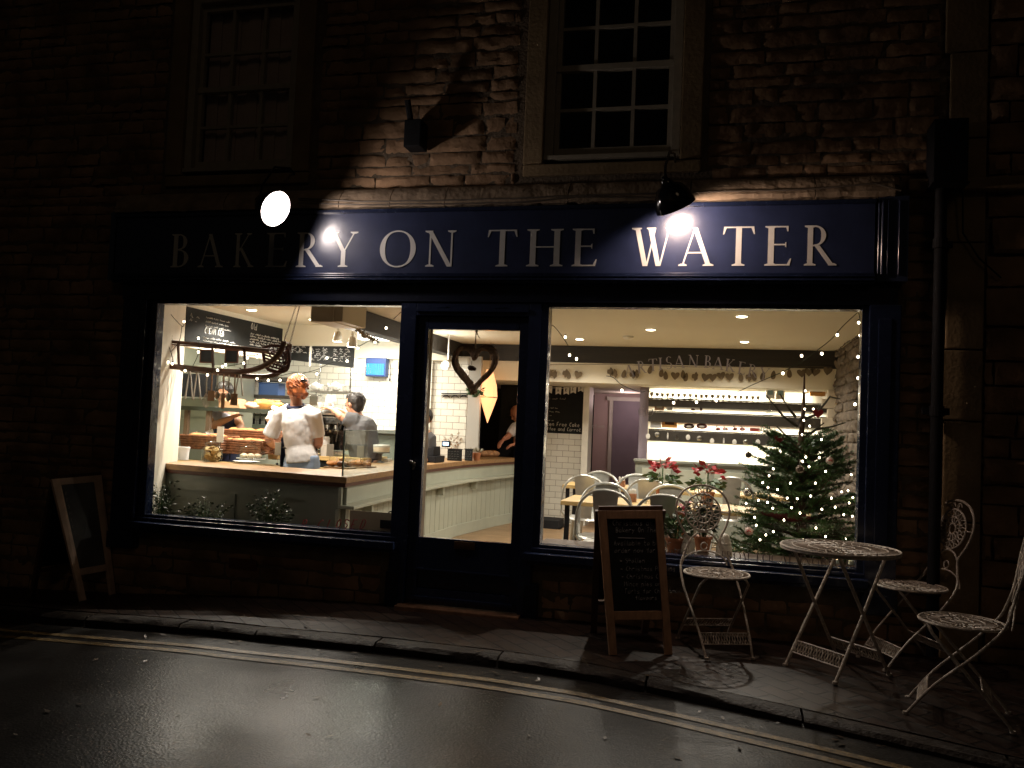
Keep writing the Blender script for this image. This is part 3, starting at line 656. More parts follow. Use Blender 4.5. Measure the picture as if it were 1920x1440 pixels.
# alarm box / hopper + drainpipe on the right
a=Y(1742,238,-.06); b_=Y(1803,352,-.06)
t=thing('dark_wall_box','tall dark box fixed high on the wall right of the shop sign','wall box',((a.x+b_.x)/2,-.06,(a.z+b_.z)/2))
b=MB(); b.box((a.x,-.20,b_.z),(b_.x,.0,a.z)); b.box((a.x-.01,-.21,b_.z-.012),(b_.x+.01,-.005,b_.z-.001)); b.build('casing',BLACKM,t,bevel=.01)
dx=Y(1757,700,-.07).x
t=thing('drainpipe','black iron drainpipe running down between shopfront and stone pier','drainpipe',(dx,-.07,.1))
b=MB(); b.tube([(dx,-.08,.10),(dx,-.08,2.92)],.034,16); b.build('pipe',BLACKM,t,smooth=True)
for z in(.45,1.5,2.5):
    b=MB(); b.tube([(dx,-.08,z),(dx,-.08,z+.06)],.042,16); b.box((dx-.075,-.06,z+.01),(dx+.075,-.035,z+.05)); b.build('pipe_collar',BLACKM,t)
b=MB(); b.tube([(dx+.12,-.07,2.85),(dx+.13,-.05,2.6),(dx+.22,-.045,2.45),(dx+.34,-.05,2.33)],.005,6); tag(b.build('loose_cable',BLACKM),'thin loose cable drooping below the tall dark wall box','cable')

# ================================================================== SANDWICH BOARDS
def sandwich(label,fl,fr,bl,br,tl,tr,texts,railz,backcol,r=.0022,ck=None,fmat=None,pmat=None):
    """fl,fr front feet; bl,br back feet; tl,tr top corners"""
    fl,fr,bl,br,tl,tr=[Vector(p) for p in(fl,fr,bl,br,tl,tr)]
    t=thing('sandwich_board',label,'chalkboard sign',(fl+fr+bl+br)/4)
    n=(fr-fl).cross(tl-fl).normalized()
    if n.y>0: n=-n
    def P(u,v,d=0): # u across, v up
        return (fl.lerp(fr,u)).lerp(tl.lerp(tr,u),v)+n*d
    W=(fr-fl).length; H=(tl-fl).length; wf=.045/W
    b=MB()
    def slab(u0,v0,u1,v1,d0,d1,mb):
        vs=[P(u0,v0,d0),P(u1,v0,d0),P(u1,v1,d0),P(u0,v1,d0),P(u0,v0,d1),P(u1,v0,d1),P(u1,v1,d1),P(u0,v1,d1)]
        mb.add(vs,[(0,3,2,1),(4,5,6,7),(0,1,5,4),(1,2,6,5),(2,3,7,6),(3,0,4,7)])
    vf=.05/H
    slab(0,0,wf,1,-.012,.012,b); slab(1-wf,0,1,1,-.012,.012,b); slab(wf,1-vf,1-wf,1,-.011,.011,b); slab(wf,railz,1-wf,railz+vf,-.011,.011,b)
    b.build('front_frame',fmat or FRAMEW,t,bevel=.003)
    b=MB(); slab(wf,railz+vf,1-wf,1-vf,-.004,.002,b); bd=b.build('chalk_panel',pmat or BOARD,t)
    cm_=MB(); ex=(P(1,.5)-P(0,.5)).normalized(); ez=(P(.5,1)-P(.5,0)).normalized()
    for (u,v,h,tx) in texts:
        if tx=='_': cm_.tube([P(u,v,.004),P(u+.42,v-.005,.004)],r,3); continue
        chalk(cm_,tx,P(u,v,.004),ex,ez,h,r)
    cm_.build('chalk_writing',ck or CHALKD,bd)
    m=(bl-br).cross(tl-bl).normalized(); b=MB()
    off=Vector((0,.03,0))
    for a,c in((bl,tl+off),(br,tr+off)): b.beam(a,c,.04,.024)
    b.beam(bl.lerp(tl+off,railz+.02),br.lerp(tr+off,railz+.02),.05,.02); b.beam(tl+off*1.2,tr+off*1.2,.024,.05)
    b.build('back_frame',mat(backcol,(.10,.055,.03),.6,var=.2),t)
    b=MB(); q=[bl.lerp(tl+off,railz+.05),br.lerp(tr+off,railz+.05),br.lerp(tr+off,.97),bl.lerp(tl+off,.97)]
    b.add(q+[v+Vector((0,.004,0)) for v in q],[(0,1,2,3),(7,6,5,4),(0,4,5,1),(1,5,6,2),(2,6,7,3),(3,7,4,0)]); b.build('back_panel',BLACKM,t)
    return t
def up(base,px,py,dy): # point above/behind `base` whose depth is base.y+dy, seen at px,py
    return Y(px,py,base.y+dy)
fl=G(1142,1229); fr=G(1260,1228)
tl=up(fl,1121,958,.17); tr=up(fr,1241,957,.17)
fl2=G(1113,1186); fr2=G(1208,1186)
sandwich('oak framed chalkboard sign reading Christmas, standing between the door and the first bistro chair',fl,fr,fl2,fr2,tl,tr,
 [(.20,.895,.030,'Christmas at'),(.24,.845,.028,'Bakery On The Water'),(.28,.805,0,'_'),(.20,.752,.028,'Available to buy or'),(.20,.700,.028,'order now for Christmas'),
  (.27,.628,.026,'- Stollen'),(.27,.572,.026,'- Christmas Pudding'),(.27,.518,.026,'- Christmas Cake'),(.31,.466,.026,'Mince pies and'),(.31,.416,.026,'Tarts for Christmas'),(.47,.372,.024,'flavours')],.235,'board_back_wood')
fr=G(150,1128); fl=fr+(Vector((-.02,-.42,0)))
# left board stands nearly edge on: built from its own four corners in space
A=Y(148,1128,-.28); Tl=Y(95,898,-.20); Tr=Y(188,892,.0-.05)
Ay=G(150,1128); y0=Ay.y
fl=Ay; fr_=Y(217,1092,y0+.27); fr=Vector((fr_.x,fr_.y,pave(fr_.x,fr_.y)))
tl=Y(95,899,y0+.02); tr=Y(189,891,y0+.29)
bl=Vector((fl.x-.46,fl.y+.05,0)); bl.z=pave(bl.x,bl.y); br=Vector((fr.x-.46,fr.y+.05,0)); br.z=pave(br.x,br.y)
sandwich('weathered chalkboard sign standing in the dark left of the shopfront, tilted sideways',fl,fr,bl,br,tl,tr,
 [(.2,.86-.055*i,.024,s) for i,s in enumerate(('Breakfast','Fresh bread','Sandwiches','Homemade cakes','Cream teas','Coffee','Take away'))],.20,'board_back_wood',ck=mat('smudged_chalk',(.26,.26,.26),.9),fmat=mat('lit_frame_wood',(.80,.58,.44),.6,var=.2,vscale=8),pmat=mat('lit_chalkboard',(.13,.135,.135),.8,var=.3,vscale=6))  # frame and panel colours raised to stand in for faint light on them

# ================================================================== INTERIOR LIGHTING FITTINGS
def plight(name,loc,e,col=(1,.91,.79),size=.04,parent=None,spot=None,rot=None):
    ld=bpy.data.lights.new(name,'SPOT' if spot else 'POINT'); ld.energy=e; ld.color=col; ld.shadow_soft_size=size
    if spot: ld.spot_size=R(spot); ld.spot_blend=.6
    o=bpy.data.objects.new(name,ld); sc.collection.objects.link(o); o.location=loc
    if rot: o.rotation_euler=rot
    if parent: o.parent=parent; o.matrix_parent_inverse=Matrix.Translation(-parent.location)
    return o
def downlight(p,label,e=26):
    t=thing('downlight',label,'ceiling light',(p.x,p.y,ZC),'recessed ceiling downlights')
    m=MB(); m.lathe([(.052,0),(.052,-.006),(.04,-.008),(.036,-.002)],(p.x,p.y,ZC),24); m.build('rim',WHITE,t,smooth=True)
    m=MB(); m.lathe([(.044,-.009),(.03,-.014),(.0,-.016)],(p.x,p.y,ZC),20); m.build('lens',DOWN,t)
    plight('lamp_light',(p.x,p.y,ZC-.03),e,parent=t,spot=150,size=.035)
for (px,py,lb_,e) in ((472,580,'ceiling downlight above the menu board over the counter',130),(588,598,'ceiling downlight beside the cream ceiling box',130),(1220,617,'ceiling downlight near the middle of the dining room ceiling',95),
    (1087,635,'ceiling downlight farthest left in the dining room, by the dark beam',95),(1391,592,'largest ceiling downlight, nearest the right hand window',80),(1396,640,'ceiling downlight by the dark beam above the shelves, right of the middle',95)):
    downlight(Z(px,py,ZC),lb_,e)
pw=Z(640,560,ZC); 
for q,l_ in (((-2.0,1.05),'added ceiling downlight out of sight behind the left window head above the serving counter'),((.9,.8),'added unseen ceiling downlight just inside the right window head')):  # two unseen downlights added to brighten the counter and dining room
    downlight(Vector((q[0],q[1],ZC)),l_,95 if q[0]>0 else 110)
s0=Z(1178,630,ZC); t=thing('smoke_detector','small round smoke detector on the dining room ceiling','smoke detector',(s0.x,s0.y,ZC))
m=MB(); m.lathe([(.055,0),(.055,-.02),(.035,-.035),(.0,-.036)],(s0.x,s0.y,ZC),20); m.build('body',WHITE,t,smooth=True)
# glowing light behind the door glass (spot on the pier)
c=Y(835,685,3.3); t=thing('spot_lamp','bright round spotlight seen through the door glass beside the heart wreath','lamp',c,'spot lamps over the kitchen')
m=MB(); m.ell(c,.028,14); m.build('bulb',emis('spot_bulb',(1,.93,.85),30),t,smooth=True)
m=MB(); m.lathe([(.03,-.05),(.045,.0),(.05,.05)],c+Vector((0,.06,0)),16,axis=(0,-1,0)); m.tube([c+Vector((0,.08,0)),(c.x,c.y+.08,ZC)],.008,6); m.build('shade',WHITE,t,smooth=True)
plight('lamp_light',c+Vector((0,-.08,0)),14,(1,.92,.82),.04,t)
# cream ceiling box with two hanging spots
a=Y(582,603,.45); b_=Y(641,603,.45); 
t=thing('extractor_box','cream boxed extractor hood hanging from the ceiling over the counter','extractor',((a.x+b_.x)/2,.7,ZC))
m=MB(); m.box((a.x,.45,a.z),(b_.x-.075,.9,ZC-.002)); m.box((b_.x-.0745,.46,a.z+.004),(b_.x,.9,ZC-.002)); m.build('casing',mat('beige_box',(.60,.54,.42),.6),t,bevel=.004)
for px,py in ((633,632),(660,642),):
    c=Y(px,py,2.0); t=thing('spot_lamp','small white dome spotlight hanging '+('just right of the cream box' if px<640 else 'under the dark beam, second from the cream box'),'lamp',c,'spot lamps over the kitchen')
    m=MB(); m.lathe([(.012,.06),(.03,.045),(.042,.0),(.045,-.045),(.04,-.047)],c,18); m.tube([c+Vector((0,0,.06)),c+Vector((0,0,.13)),(c.x,c.y,ZC)],.009,8); m.build('shade',WHITE,t,smooth=True)
    m=MB(); m.lathe([(.036,-.035),(0,-.03)],c,14); m.build('lens',BULB,t)
    plight('lamp_light',c+Vector((0,0,-.07)),8,parent=t)
# fluorescent panel and kitchen tube
c=Y(722,641,3.4); t=thing('ceiling_panel_light','long white ceiling panel light over the kitchen by the dark beam','ceiling light',c)
m=MB(); m.box((-2.45,3.1,ZC-.06),(-2.0,3.65,ZC-.01)); m.build('diffuser',emis('panel_glow',(1,.93,.80),6),t)
l_=bpy.data.lights.new('panel_area','AREA'); l_.shape='RECTANGLE'; l_.size=.9; l_.size_y=.5; l_.energy=55; l_.color=(1,.93,.82)
o=bpy.data.objects.new('panel_area',l_); sc.collection.objects.link(o); o.location=(-2.2,3.3,ZC-.08); o.parent=t; o.matrix_parent_inverse=Matrix.Translation(-t.location)
a=Y(292,665,.98); b_=Y(335,671,.98)
t=thing('fluorescent_tube','glowing white strip tube lamp against the left wall, above the sledge end','lamp',(a+b_)/2)
a=Vector((-2.93,.33,Y(292,665,.33).z)); a=X(291,665,-2.925); b_=X(333,671,-2.925)
m=MB(); m.tube([a,b_],.014,10); m.build('tube',emis('tube_glow',(.85,.93,1),14),t,smooth=True)
# unseen strips added under ceiling and shelves to brighten the shelf wall
for z,e_ in((1.858,28),(1.618,14),(1.428,14),(1.208,26)):
    l_=bpy.data.lights.new('shelf_fill_strip','AREA'); l_.shape='RECTANGLE'; l_.size=2.0; l_.size_y=.03; l_.energy=e_; l_.color=(1,.91,.78)
    o=bpy.data.objects.new('shelf_fill_strip',l_); sc.collection.objects.link(o); o.location=(1.8,4.91,z)
plight('passage_light',(.3,6.9,1.75),6,(1,.72,.72),.1)
plight('back_room_light',(1.7,6.2,1.6),3,(1,.8,.6),.1)
plight('kitchen_light',(-3.6,2.2,2.15),45,(1,.93,.82),.08)

# ================================================================== COUNTER
ZT_=.90
CP=[(-2.86,.56),(-1.03,.27),(-1.17,2.44),(-1.16,3.6),(-1.02,4.7),(-.90,5.3)]
inn=[(-2.86,1.12),(-1.62,.92),(-1.75,2.44),(-1.72,3.6),(-1.60,4.75),(-1.5,5.38)]
def strip(mb,P,Q,z0,z1):
    n=len(P); vs=[(x,y,z0) for x,y in P]+[(x,y,z0) for x,y in Q]+[(x,y,z1) for x,y in P]+[(x,y,z1) for x,y in Q]
    fs=[]
    for i in range(n-1):
        fs+=[(i,i+1,n+i+1,n+i),(2*n+i,2*n+i+1,3*n+i+1,3*n+i),(i,i+1,2*n+i+1,2*n+i),(n+i,n+i+1,3*n+i+1,3*n+i)]
    fs+=[(0,n,3*n,2*n),(n-1,2*n-1,4*n-1,3*n-1)]
    mb.add(vs,fs); return mb
def inset(P,d): # shift away from customer side
    out=[]
    for i,(x,y) in enumerate(P):
        dx,dy=((0,d) if i==0 else ((-d,d) if i==1 else (-d,0))); out.append((x+dx,y+dy))
    return out
CT=thing('serving_counter','long L shaped serving counter with oak top and grey panelled front','counter',(-1.6,1,ZF))
m=strip(MB(),CP,inn,ZT_-.045,ZT_); m.build('counter_top',WOOD,CT)
m=strip(MB(),inset(CP,.012),inn,ZT_-.075,ZT_-.046); m.build('edge_band',mat('dark_oak',(.10,.035,.02),.5),CT)
m=strip(MB(),inset(CP,.05),[(x+.02,y) for x,y in inn],ZF+.1,ZT_-.076); m.build('front_panel',CABINET,CT)
# raised stiles on the window-facing front
m=MB()
def fr_(u,z,d): # on first segment
    a=Vector(CP[0]);b=Vector(CP[1]); a=Vector((a.x,a.y)); p=a.lerp(b,u); return Vector((p.x-.01,p.y+.05-d,z))
for u0,u1 in((0,.05),(.36,.44),(.80,1.0)):
    q=[fr_(u0,0,.0),fr_(u1,0,.0)]
    for z0,z1 in((ZF+.1,ZT_-.08),):
        m.add([fr_(u0,z0,.002),fr_(u1,z0,.002),fr_(u1,z1,.002),fr_(u0,z1,.002),fr_(u0,z0,.014),fr_(u1,z0,.014),fr_(u1,z1,.014),fr_(u0,z1,.014)],[(4,5,6,7),(0,4,7,3),(1,2,6,5),(3,7,6,2),(0,1,5,4)])
for z0,z1 in((ZT_-.20,ZT_-.08),(ZF+.1,ZF+.2)):
    for u0,u1 in((.05,.36),(.44,.80)):
        m.add([fr_(u0,z0,.002),fr_(u1,z0,.002),fr_(u1,z1,.002),fr_(u0,z1,.002),fr_(u0,z0,.0135),fr_(u1,z0,.0135),fr_(u1,z1,.0135),fr_(u0,z1,.0135)],[(4,5,6,7),(0,4,7,3),(1,2,6,5),(3,7,6,2),(0,1,5,4)])
m.build('panel_stiles',CABINET,CT)
# ledge along the run and vertical boards
R1=CP[1:]
def off(P,d): return [(x+d,y) for x,y in P]
m=strip(MB(),off(R1,.07),off(R1,-.06),ZT_-.235,ZT_-.21); m.build('ledge',CABIN2,CT,bevel=.004)
m=strip(MB(),off(R1,-.035),off(R1,-.06),ZT_-.209,ZT_-.077); m.build('upper_rail',CABIN2,CT)
m=MB()
for i in range(len(R1)-1):
    a=Vector((*R1[i],0)); b_=Vector((*R1[i+1],0)); L=(b_-a).length; k=max(1,round(L/.145))
    for j in range(k):
        p=a.lerp(b_,j/k)+Vector((-.075,0,0)); q=a.lerp(b_,(j+1)/k-.06/k)+Vector((-.075,0,0))
        m.add([(p.x,p.y,ZF+.12),(q.x,q.y,ZF+.12),(q.x,q.y,ZT_-.24),(p.x,p.y,ZT_-.24),(p.x+.028,p.y,ZF+.12),(q.x+.028,q.y,ZF+.12),(q.x+.028,q.y,ZT_-.24),(p.x+.028,p.y,ZT_-.24)],[(4,5,6,7),(0,4,7,3),(1,2,6,5),(3,7,6,2),(0,1,5,4)])
m.build('tongue_boards',CABIN2,CT)
m=strip(MB(),off(R1,-.04),off(R1,-.10),ZF,ZF+.13); m.build('skirting',CABIN2,CT,bevel=.004)
for i in range(4):
    y=.8+i*1.05; x=interp(y,[.27,2.44,3.6,4.7],[-1.03,-1.17,-1.16,-1.02])
    m=MB(); m.box((x-.045,y-.015,ZT_-.33),(x+.03,y+.015,ZT_-.237)); m.build('ledge_bracket',CABIN2,CT,bevel=.006)

# ================================================================== TABLES AND CHAIRS INSIDE
def make_table(name,label,x0,x1,y0,y1,z,group):
    t=thing(name,label,'table',((x0+x1)/2,(y0+y1)/2,ZF),group)
    m=MB(); m.box((x0,y0,z-.035),(x1,y1,z)); m.build('table_top',TABLEW,t,bevel=.004)
    for x in(x0+.05,x1-.05):
        for y in(y0+.05,y1-.05):
            m=MB(); m.box((x-.018,y-.018,ZF),(x+.018,y+.018,z-.036)); m.build('leg',BLACKM,t)
    return t
T1z=.735
a=Y(1050,940,1.32)
make_table('dining_table','long oak dining table on dark steel legs nearest the right window',a.x,2.35,1.34,2.0,T1z,'oak dining tables')
a=Y(1056,906,3.25)
make_table('dining_table','oak dining table on dark steel legs, second from the window, nearer the tiled wall',a.x,2.5,3.2,3.75,T1z,'oak dining tables')
def make_chair():
    t=thing('metal_chair','','chair',(0,0,0),'galvanised cafe chairs at the oak tables')
    z=.44; m=MB()
    m.lathe([(0,z),(.15,z),(.185,z-.003),(.195,z-.02),(.19,z-.022)],(0,0,0),20,sx=1.0); m.build('seat',GALV,t,smooth=True)
    m=MB(); P=[]
    for i in range(25):
        u=PI*i/24; P.append((-.215*math.cos(u)*(1 if abs(math.cos(u))<.95 else 1),.17+.045*math.sin(u),z+.06+.335*math.sin(u)**.55))
    P=[(-.19,.05,z-.01)]+P+[(.19,.05,z-.01)]; m.tube(P,.0115,8); m.build('back_hoop',GALV,t,smooth=True)
    m=MB(); vs=[]
    for i in range(7):
        v=i/6; w_=lerp(.065,.095,v); y=lerp(.165,.216,v)
        vs+=[(-w_,y,z+lerp(0,.385,v)),(-w_*.4,y+.008,z+lerp(0,.392,v)),(w_*.4,y+.008,z+lerp(0,.392,v)),(w_,y,z+lerp(0,.385,v))]
    m.add(vs,[(i*4+j,i*4+j+1,i*4+j+5,i*4+j+4) for i in range(6) for j in range(3)]); m.add([(x,y+.004,zz) for x,y,zz in vs],[(i*4+j,i*4+j+1,i*4+j+5,i*4+j+4) for i in range(6) for j in range(3)])
    m.build('back_splat',GALV,t,smooth=True)
    for sx in(-1,1):
        for y0,y1 in((-.15,-.23),(.15,.24)):
            m=MB(); m.tube([(sx*.15,y0,z-.01),(sx*.20,y1,0)],[.02,.013],8); m.build('leg',GALV,t,smooth=True)
    m=MB(); m.tube([(-.17,-.18,.16),(.17,.18,.16)],.007,6); m.tube([(.17,-.18,.17),(-.17,.18,.17)],.007,6); m.build('cross_brace',GALV,t)
    return t
hoops=[(1136,917,PI,'grey metal cafe chair directly behind the Christmas chalkboard, back towards the window'),(1245,926,PI,'grey metal cafe chair nearest the window, right of the Christmas chalkboard'),
 (1138,904,0,'grey metal cafe chair on the far side of the near table, by the caddy'),(1258,908,0,'grey metal cafe chair across the near table, behind the first bistro chair'),
 (1097,890,PI,'grey metal cafe chair by the tiled wall at the farther table'),(1216,897,PI,'grey metal cafe chair at the farther table in front of the poinsettia'),
 (1125,883,0,'white lit metal cafe chair at the far side of the farther table'),(1196,888,0,'grey metal cafe chair at the far side of the farther table, by the grey panelling'),
 (1372,893,PI,'grey metal cafe chair with a tall back left of the Christmas tree')]
ch0=make_chair()
zt=ZF+.44+.385+.02
for i,(px,py,rz,lb_) in enumerate(hoops):
    p=Z(px,py,zt) if i<8 else Y(px,py,3.0)
    # the hoop sits .2 m behind the seat centre: rz=PI means the back is towards the camera
    d=-.2 if rz==0 else .2
    loc=(p.x,p.y+d,ZF)
    if i==0: ch0.location=loc; ch0.rotation_euler=(0,0,rz); ch0['label']=lb_
    else: dup(ch0,loc,rz,lb_,scale=(1,1,1) if i<8 else (1.0,1.0,(p.z-ZF)/(zt-ZF)))
# grey panelled bench back below the shelves
a=Y(1192,860,4.7); b_=Y(1420,872,4.7)
t=thing('panelled_bench','grey green panelled bench back standing under the wall shelves','bench',((a.x+b_.x)/2,4.7,ZF))
m=MB(); m.box((a.x,4.68,ZF),(2.84,4.78,a.z-.03)); m.build('back_panel',CABINET,t)
m=MB(); m.box((a.x-.02,4.64,a.z-.029),(2.85,4.80,a.z)); m.box((a.x-.01,4.66,a.z-.05),(2.85,4.681,a.z-.03)); m.build('cap_rail',CABINET,t,bevel=.004)
m=MB()
for i in range(5):
    x0=a.x+.08+i*.42; m.box((x0,4.665,ZF+.45),(x0+.34,4.679,a.z-.10))
m.build('raised_panels',CABIN2,t,bevel=.005)

# ================================================================== WALL SHELVES
SH=[];SY=4.80
SHM=mat('dark_shelf',(.035,.030,.024),.55,var=.2,vscale=12)
shz=[(748,762,'top wall shelf carrying a row of small glasses'),(772,791,'second wall shelf down with the white basket of packets'),(806,826,'lowest wall shelf with boxed biscuits and spoons hanging beneath')]
for (ya,yb,lb_) in shz:
    a=Y(1216,ya,SY); b_=Y(1216,yb-1,SY)
    t=thing('wall_shelf',lb_,'shelf',(1.8,4.9,b_.z),'long dark wall shelves')
    m=MB(); m.box((a.x,SY,b_.z),(2.855,4.998,a.z)); m.build('board',SHM,t,bevel=.003)
    m=MB(); m.box((a.x,SY-.006,a.z+.001),(2.85,SY-.001,a.z+.016)); m.build('lip_rail',STEEL,t)
    SH.append((a.x,a.z,b_.z))
def shz_at(i): return SH[i][1]
# row of small glasses on the top shelf
GLS=mat('smoky_glassware',(.22,.17,.10),.15,spec=.8)
ORD='first second third fourth fifth sixth seventh eighth ninth tenth eleventh twelfth thirteenth fourteenth fifteenth sixteenth seventeenth eighteenth nineteenth twentieth twenty-first twenty-second twenty-third'.split()
x=SH[0][0]+.03; k=0; g0=None
while x<2.05:
    if g0 is None:
        g0=thing('small_glass','small stemmed glass standing in the row on the top wall shelf','glass',(0,0,0),'row of small glasses on the top shelf')
        m=MB(); m.lathe([(.016,0),(.016,.004),(.004,.01),(.004,.035),(.018,.05),(.021,.075),(.019,.075),(.0,.046)],(0,0,0),12); m.build('bowl_and_stem',GLS,g0,smooth=True)
        m=MB(); m.lathe([(.0215,.072),(.0235,.075),(.0215,.080)],(0,0,0),12); m.build('rim',BLACKM,g0,smooth=True)
        g0.location=(x,4.87,shz_at(0)); g0['label']='leftmost small stemmed glass in the row on the top wall shelf'
    else: dup(g0,(x,4.87+random.uniform(-.02,.02),shz_at(0)),0,ORD[k]+' small stemmed glass from the left in the row on the top wall shelf')
    k+=1; x+=random.uniform(.058,.072)
# items on the shelves
def parcel(name,label,cat,px0,px1,py0,py1,y,mats,stripe=True,dep=.05,grp=None):
    a=Y(px0,py1,y); b_=Y(px1,py0,y)
    t=thing(name,label,cat,((a.x+b_.x)/2,y,a.z),grp)
    m=MB(); m.box((a.x,y,a.z),(b_.x,y+dep,b_.z)); m.build('box',mats[0],t,bevel=.005)
    if stripe:
        w_=b_.x-a.x; h=b_.z-a.z; m=MB(); m.box((a.x+w_*.2,y-.002,a.z+h*.3),(b_.x-w_*.2,y-.0002,b_.z-h*.3)); m.build('print',mats[1],t)
    return t
GOLD=mat('gold_card',(.55,.27,.07),.4,var=.2); DK=mat('dark_brown_print',(.07,.025,.012),.5); LBL=mat('pale_label',(.62,.62,.58),.5); PINK=mat('pink_card',(.42,.14,.12),.5)
parcel('gold_box','gold box with a dark emblem on the lowest shelf','box',1241,1270,784,801,4.86,(GOLD,DK))
parcel('grey_box','plain pale grey box at the left end of the lowest shelf','box',1219,1240,786,802,4.86,(mat('pale_grey_card',(.50,.50,.50),.5),LBL),False)
parcel('picture_card','pale blue framed card, left one of two on the top shelf','framed card',1436,1453,724,747,4.88,(LBL,mat('pale_blue',(.20,.32,.36),.5)))
parcel('picture_card','cream and blue framed card, right one of two on the top shelf','framed card',1455,1472,724,748,4.88,(mat('cream_card',(.6,.55,.42),.5),mat('pale_blue',(.2,.32,.36),.5)))
parcel('gold_bag','gold gift bag at the right end of the top shelf','bag',1518,1548,720,742,4.88,(GOLD,DK))
parcel('red_box','flat red and brown box on the lowest shelf, left of the tree','box',1406,1425,803,809,4.86,(PINK,mat('red_print',(.45,.03,.02),.5)))
parcel('kraft_card','brown and white card at the left of the second shelf','card',1227,1246,756,769,4.86,(mat('kraft',(.40,.24,.12),.7),LBL))
parcel('white_packet','white packet on the second shelf next to the brown card','packet',1250,1262,757,769,4.87,(LBL,LBL),False)
for px,l_ in((1292,'dark oval cake packet with a white label, left of the pair on the lowest shelf'),(1316,'brown oval cake packet with patterned label, right of the pair on the lowest shelf')):
    c=Y(px,799,4.87); t=thing('cake_packet',l_,'packet',(c.x,c.y,c.z-.04),'oval cake packets on the lowest shelf')
    m=MB(); m.ell(c,(.066,.03,.034),16); m.build('wrapper',DK if px<1300 else mat('brown_wrap',(.16,.05,.04),.35),t,smooth=True)
    m=MB(); m.ell(c+Vector((0,-.012,-.004)),(.042,.022,.018),12); m.build('label_patch',LBL,t,smooth=True)
for i,px in enumerate((1346,1360,1378,1392)):
    c=Y(px,803,4.87); t=thing('sweet_bag',('pink wrapped bag of sweets on the lowest shelf, '+('first','second','third','fourth')[i]+' from the brown oval packet'),'sweets',c,'pink sweet bags on the lowest shelf')
    m=MB(); m.ell(c+Vector((0,0,-.01)),(.034,.02,.02),10,jit=.3); m.build('bag',PINK,t,smooth=True)
    m=MB(); m.ell(c+Vector((0,-.01,-.012)),(.02,.014,.012),8); m.tube([c+Vector((-.01,0,0)),c+Vector((-.015,0,.03))],[.003,.009],6); m.build('label_patch',LBL if i%2 else DK,t,smooth=True)
c=Y(1305,767,4.86); t=thing('white_basket','white handled basket of packets on the second shelf','basket',c)
m=MB(); m.lathe([(.03,-.01),(.05,.02),(.055,.05),(.045,.052),(.0,.04)],c,16); m.build('basket',CERAM,t,smooth=True)
m=MB(); m.ell(c+Vector((-.03,-.02,-.005)),(.03,.02,.015),8,jit=.3); m.ell(c+Vector((.06,-.01,.005)),(.02,.02,.03),8,jit=.3); m.build('dark_packets',DK,t,smooth=True)
# spoons hanging under the lowest shelf
sp=[(1215,818,0),(1232,815,1),(1252,818,2),(1269,820,3),(1290,820,0),(1311,822,1),(1335,827,0),(1357,828,2),(1377,829,0),(1398,829,1),(1421,829,0)]
for i,(px,py,kd) in enumerate(sp):
    c=Y(px,py,4.78); nm=('serving spoon','ladle','knife','sieve')[kd]
    t=thing('hanging_'+nm.replace(' ','_'),'silver '+nm+' hanging below the lowest shelf, number %d from the left end'%(i+1) if 0 else 'silver %s hanging under the lowest shelf, %s'%(nm,('at its left end','above the left poinsettia, second along','third from the left end','fourth from the left end','fifth from the left end, bowl facing out','sixth from the left end','seventh from the left end','eighth from the left end, slender','ninth from the left end','tenth from the left end','nearest the Christmas tree')[i]),'utensil',c,'utensils hanging under the lowest shelf')
    m=MB(); 
    if kd==2: m.ell(c,(.010,.004,.045),10)
    elif kd==3: m.tube([c+Vector((.026*math.cos(2*PI*q/16),0,.022*math.sin(2*PI*q/16))) for q in range(16)],.004,6,closed=True)
    else: m.ell(c,(.026 if kd==0 else .03,.008,.034),12)
    m.build('bowl',STEEL if kd in(1,3) else CERAM,t,smooth=True)
    m=MB(); m.tube([c+Vector((0,0,.03)),(c.x,c.y,SH[2][2]+.0)],.004,6); m.build('handle',STEEL,t)

# ================================================================== CHALKBOARDS INSIDE
def wallboard(name,label,p0,p1,z00,z01,z10,z11,nrm,rows,fr=None,head=None,words=None,th=.015):
    """board between plan points p0,p1; z bottom/top at each end; nrm= towards the viewer"""
    t=thing(name,label,'chalkboard',((p0[0]+p1[0])/2,(p0[1]+p1[1])/2,min(z00,z10)))
    n=Vector((*nrm,0)); a=Vector((p0[0],p0[1],0)); b_=Vector((p1[0],p1[1],0))
    q=[a+Vector((0,0,z00)),b_+Vector((0,0,z10)),b_+Vector((0,0,z11)),a+Vector((0,0,z01))]
    m=MB(); m.add([v for v in q]+[v+n*th for v in q],[(0,1,2,3),(7,6,5,4),(0,4,5,1),(1,5,6,2),(2,6,7,3),(3,7,4,0)]); bd=m.build('slate',BOARD,t)
    ex=(b_-a).normalized(); L=(b_-a).length; m=MB()
    for (u,v,l,h) in rows:
        zb=lerp(lerp(z00,z10,u),lerp(z01,z11,u),v); o=a+ex*(u*L)+Vector((0,0,zb))+n*(th+.003); scribble(m,o,ex,Vector((0,0,1)),l*L,h)
    for (u,v,h,tx,r) in (words or []):
        zb=lerp(lerp(z00,z10,u),lerp(z01,z11,u),v); o=a+ex*(u*L)+Vector((0,0,zb))+n*(th+.003); chalk(m,tx,o,ex,Vector((0,0,1)),h,r)
    m.build('chalk_writing',CHALK,bd)
    return t
rows=[(.17,.78-.13*i,.22,.02) for i in range(3)]+[(.16,.16,.30,.02),(.16,.07,.40,.018)]+[(.62,.52-.10*i,.33,.022) for i in range(5)]+[(.03,.70,.08,.05),(.03,.6,.06,.04)]
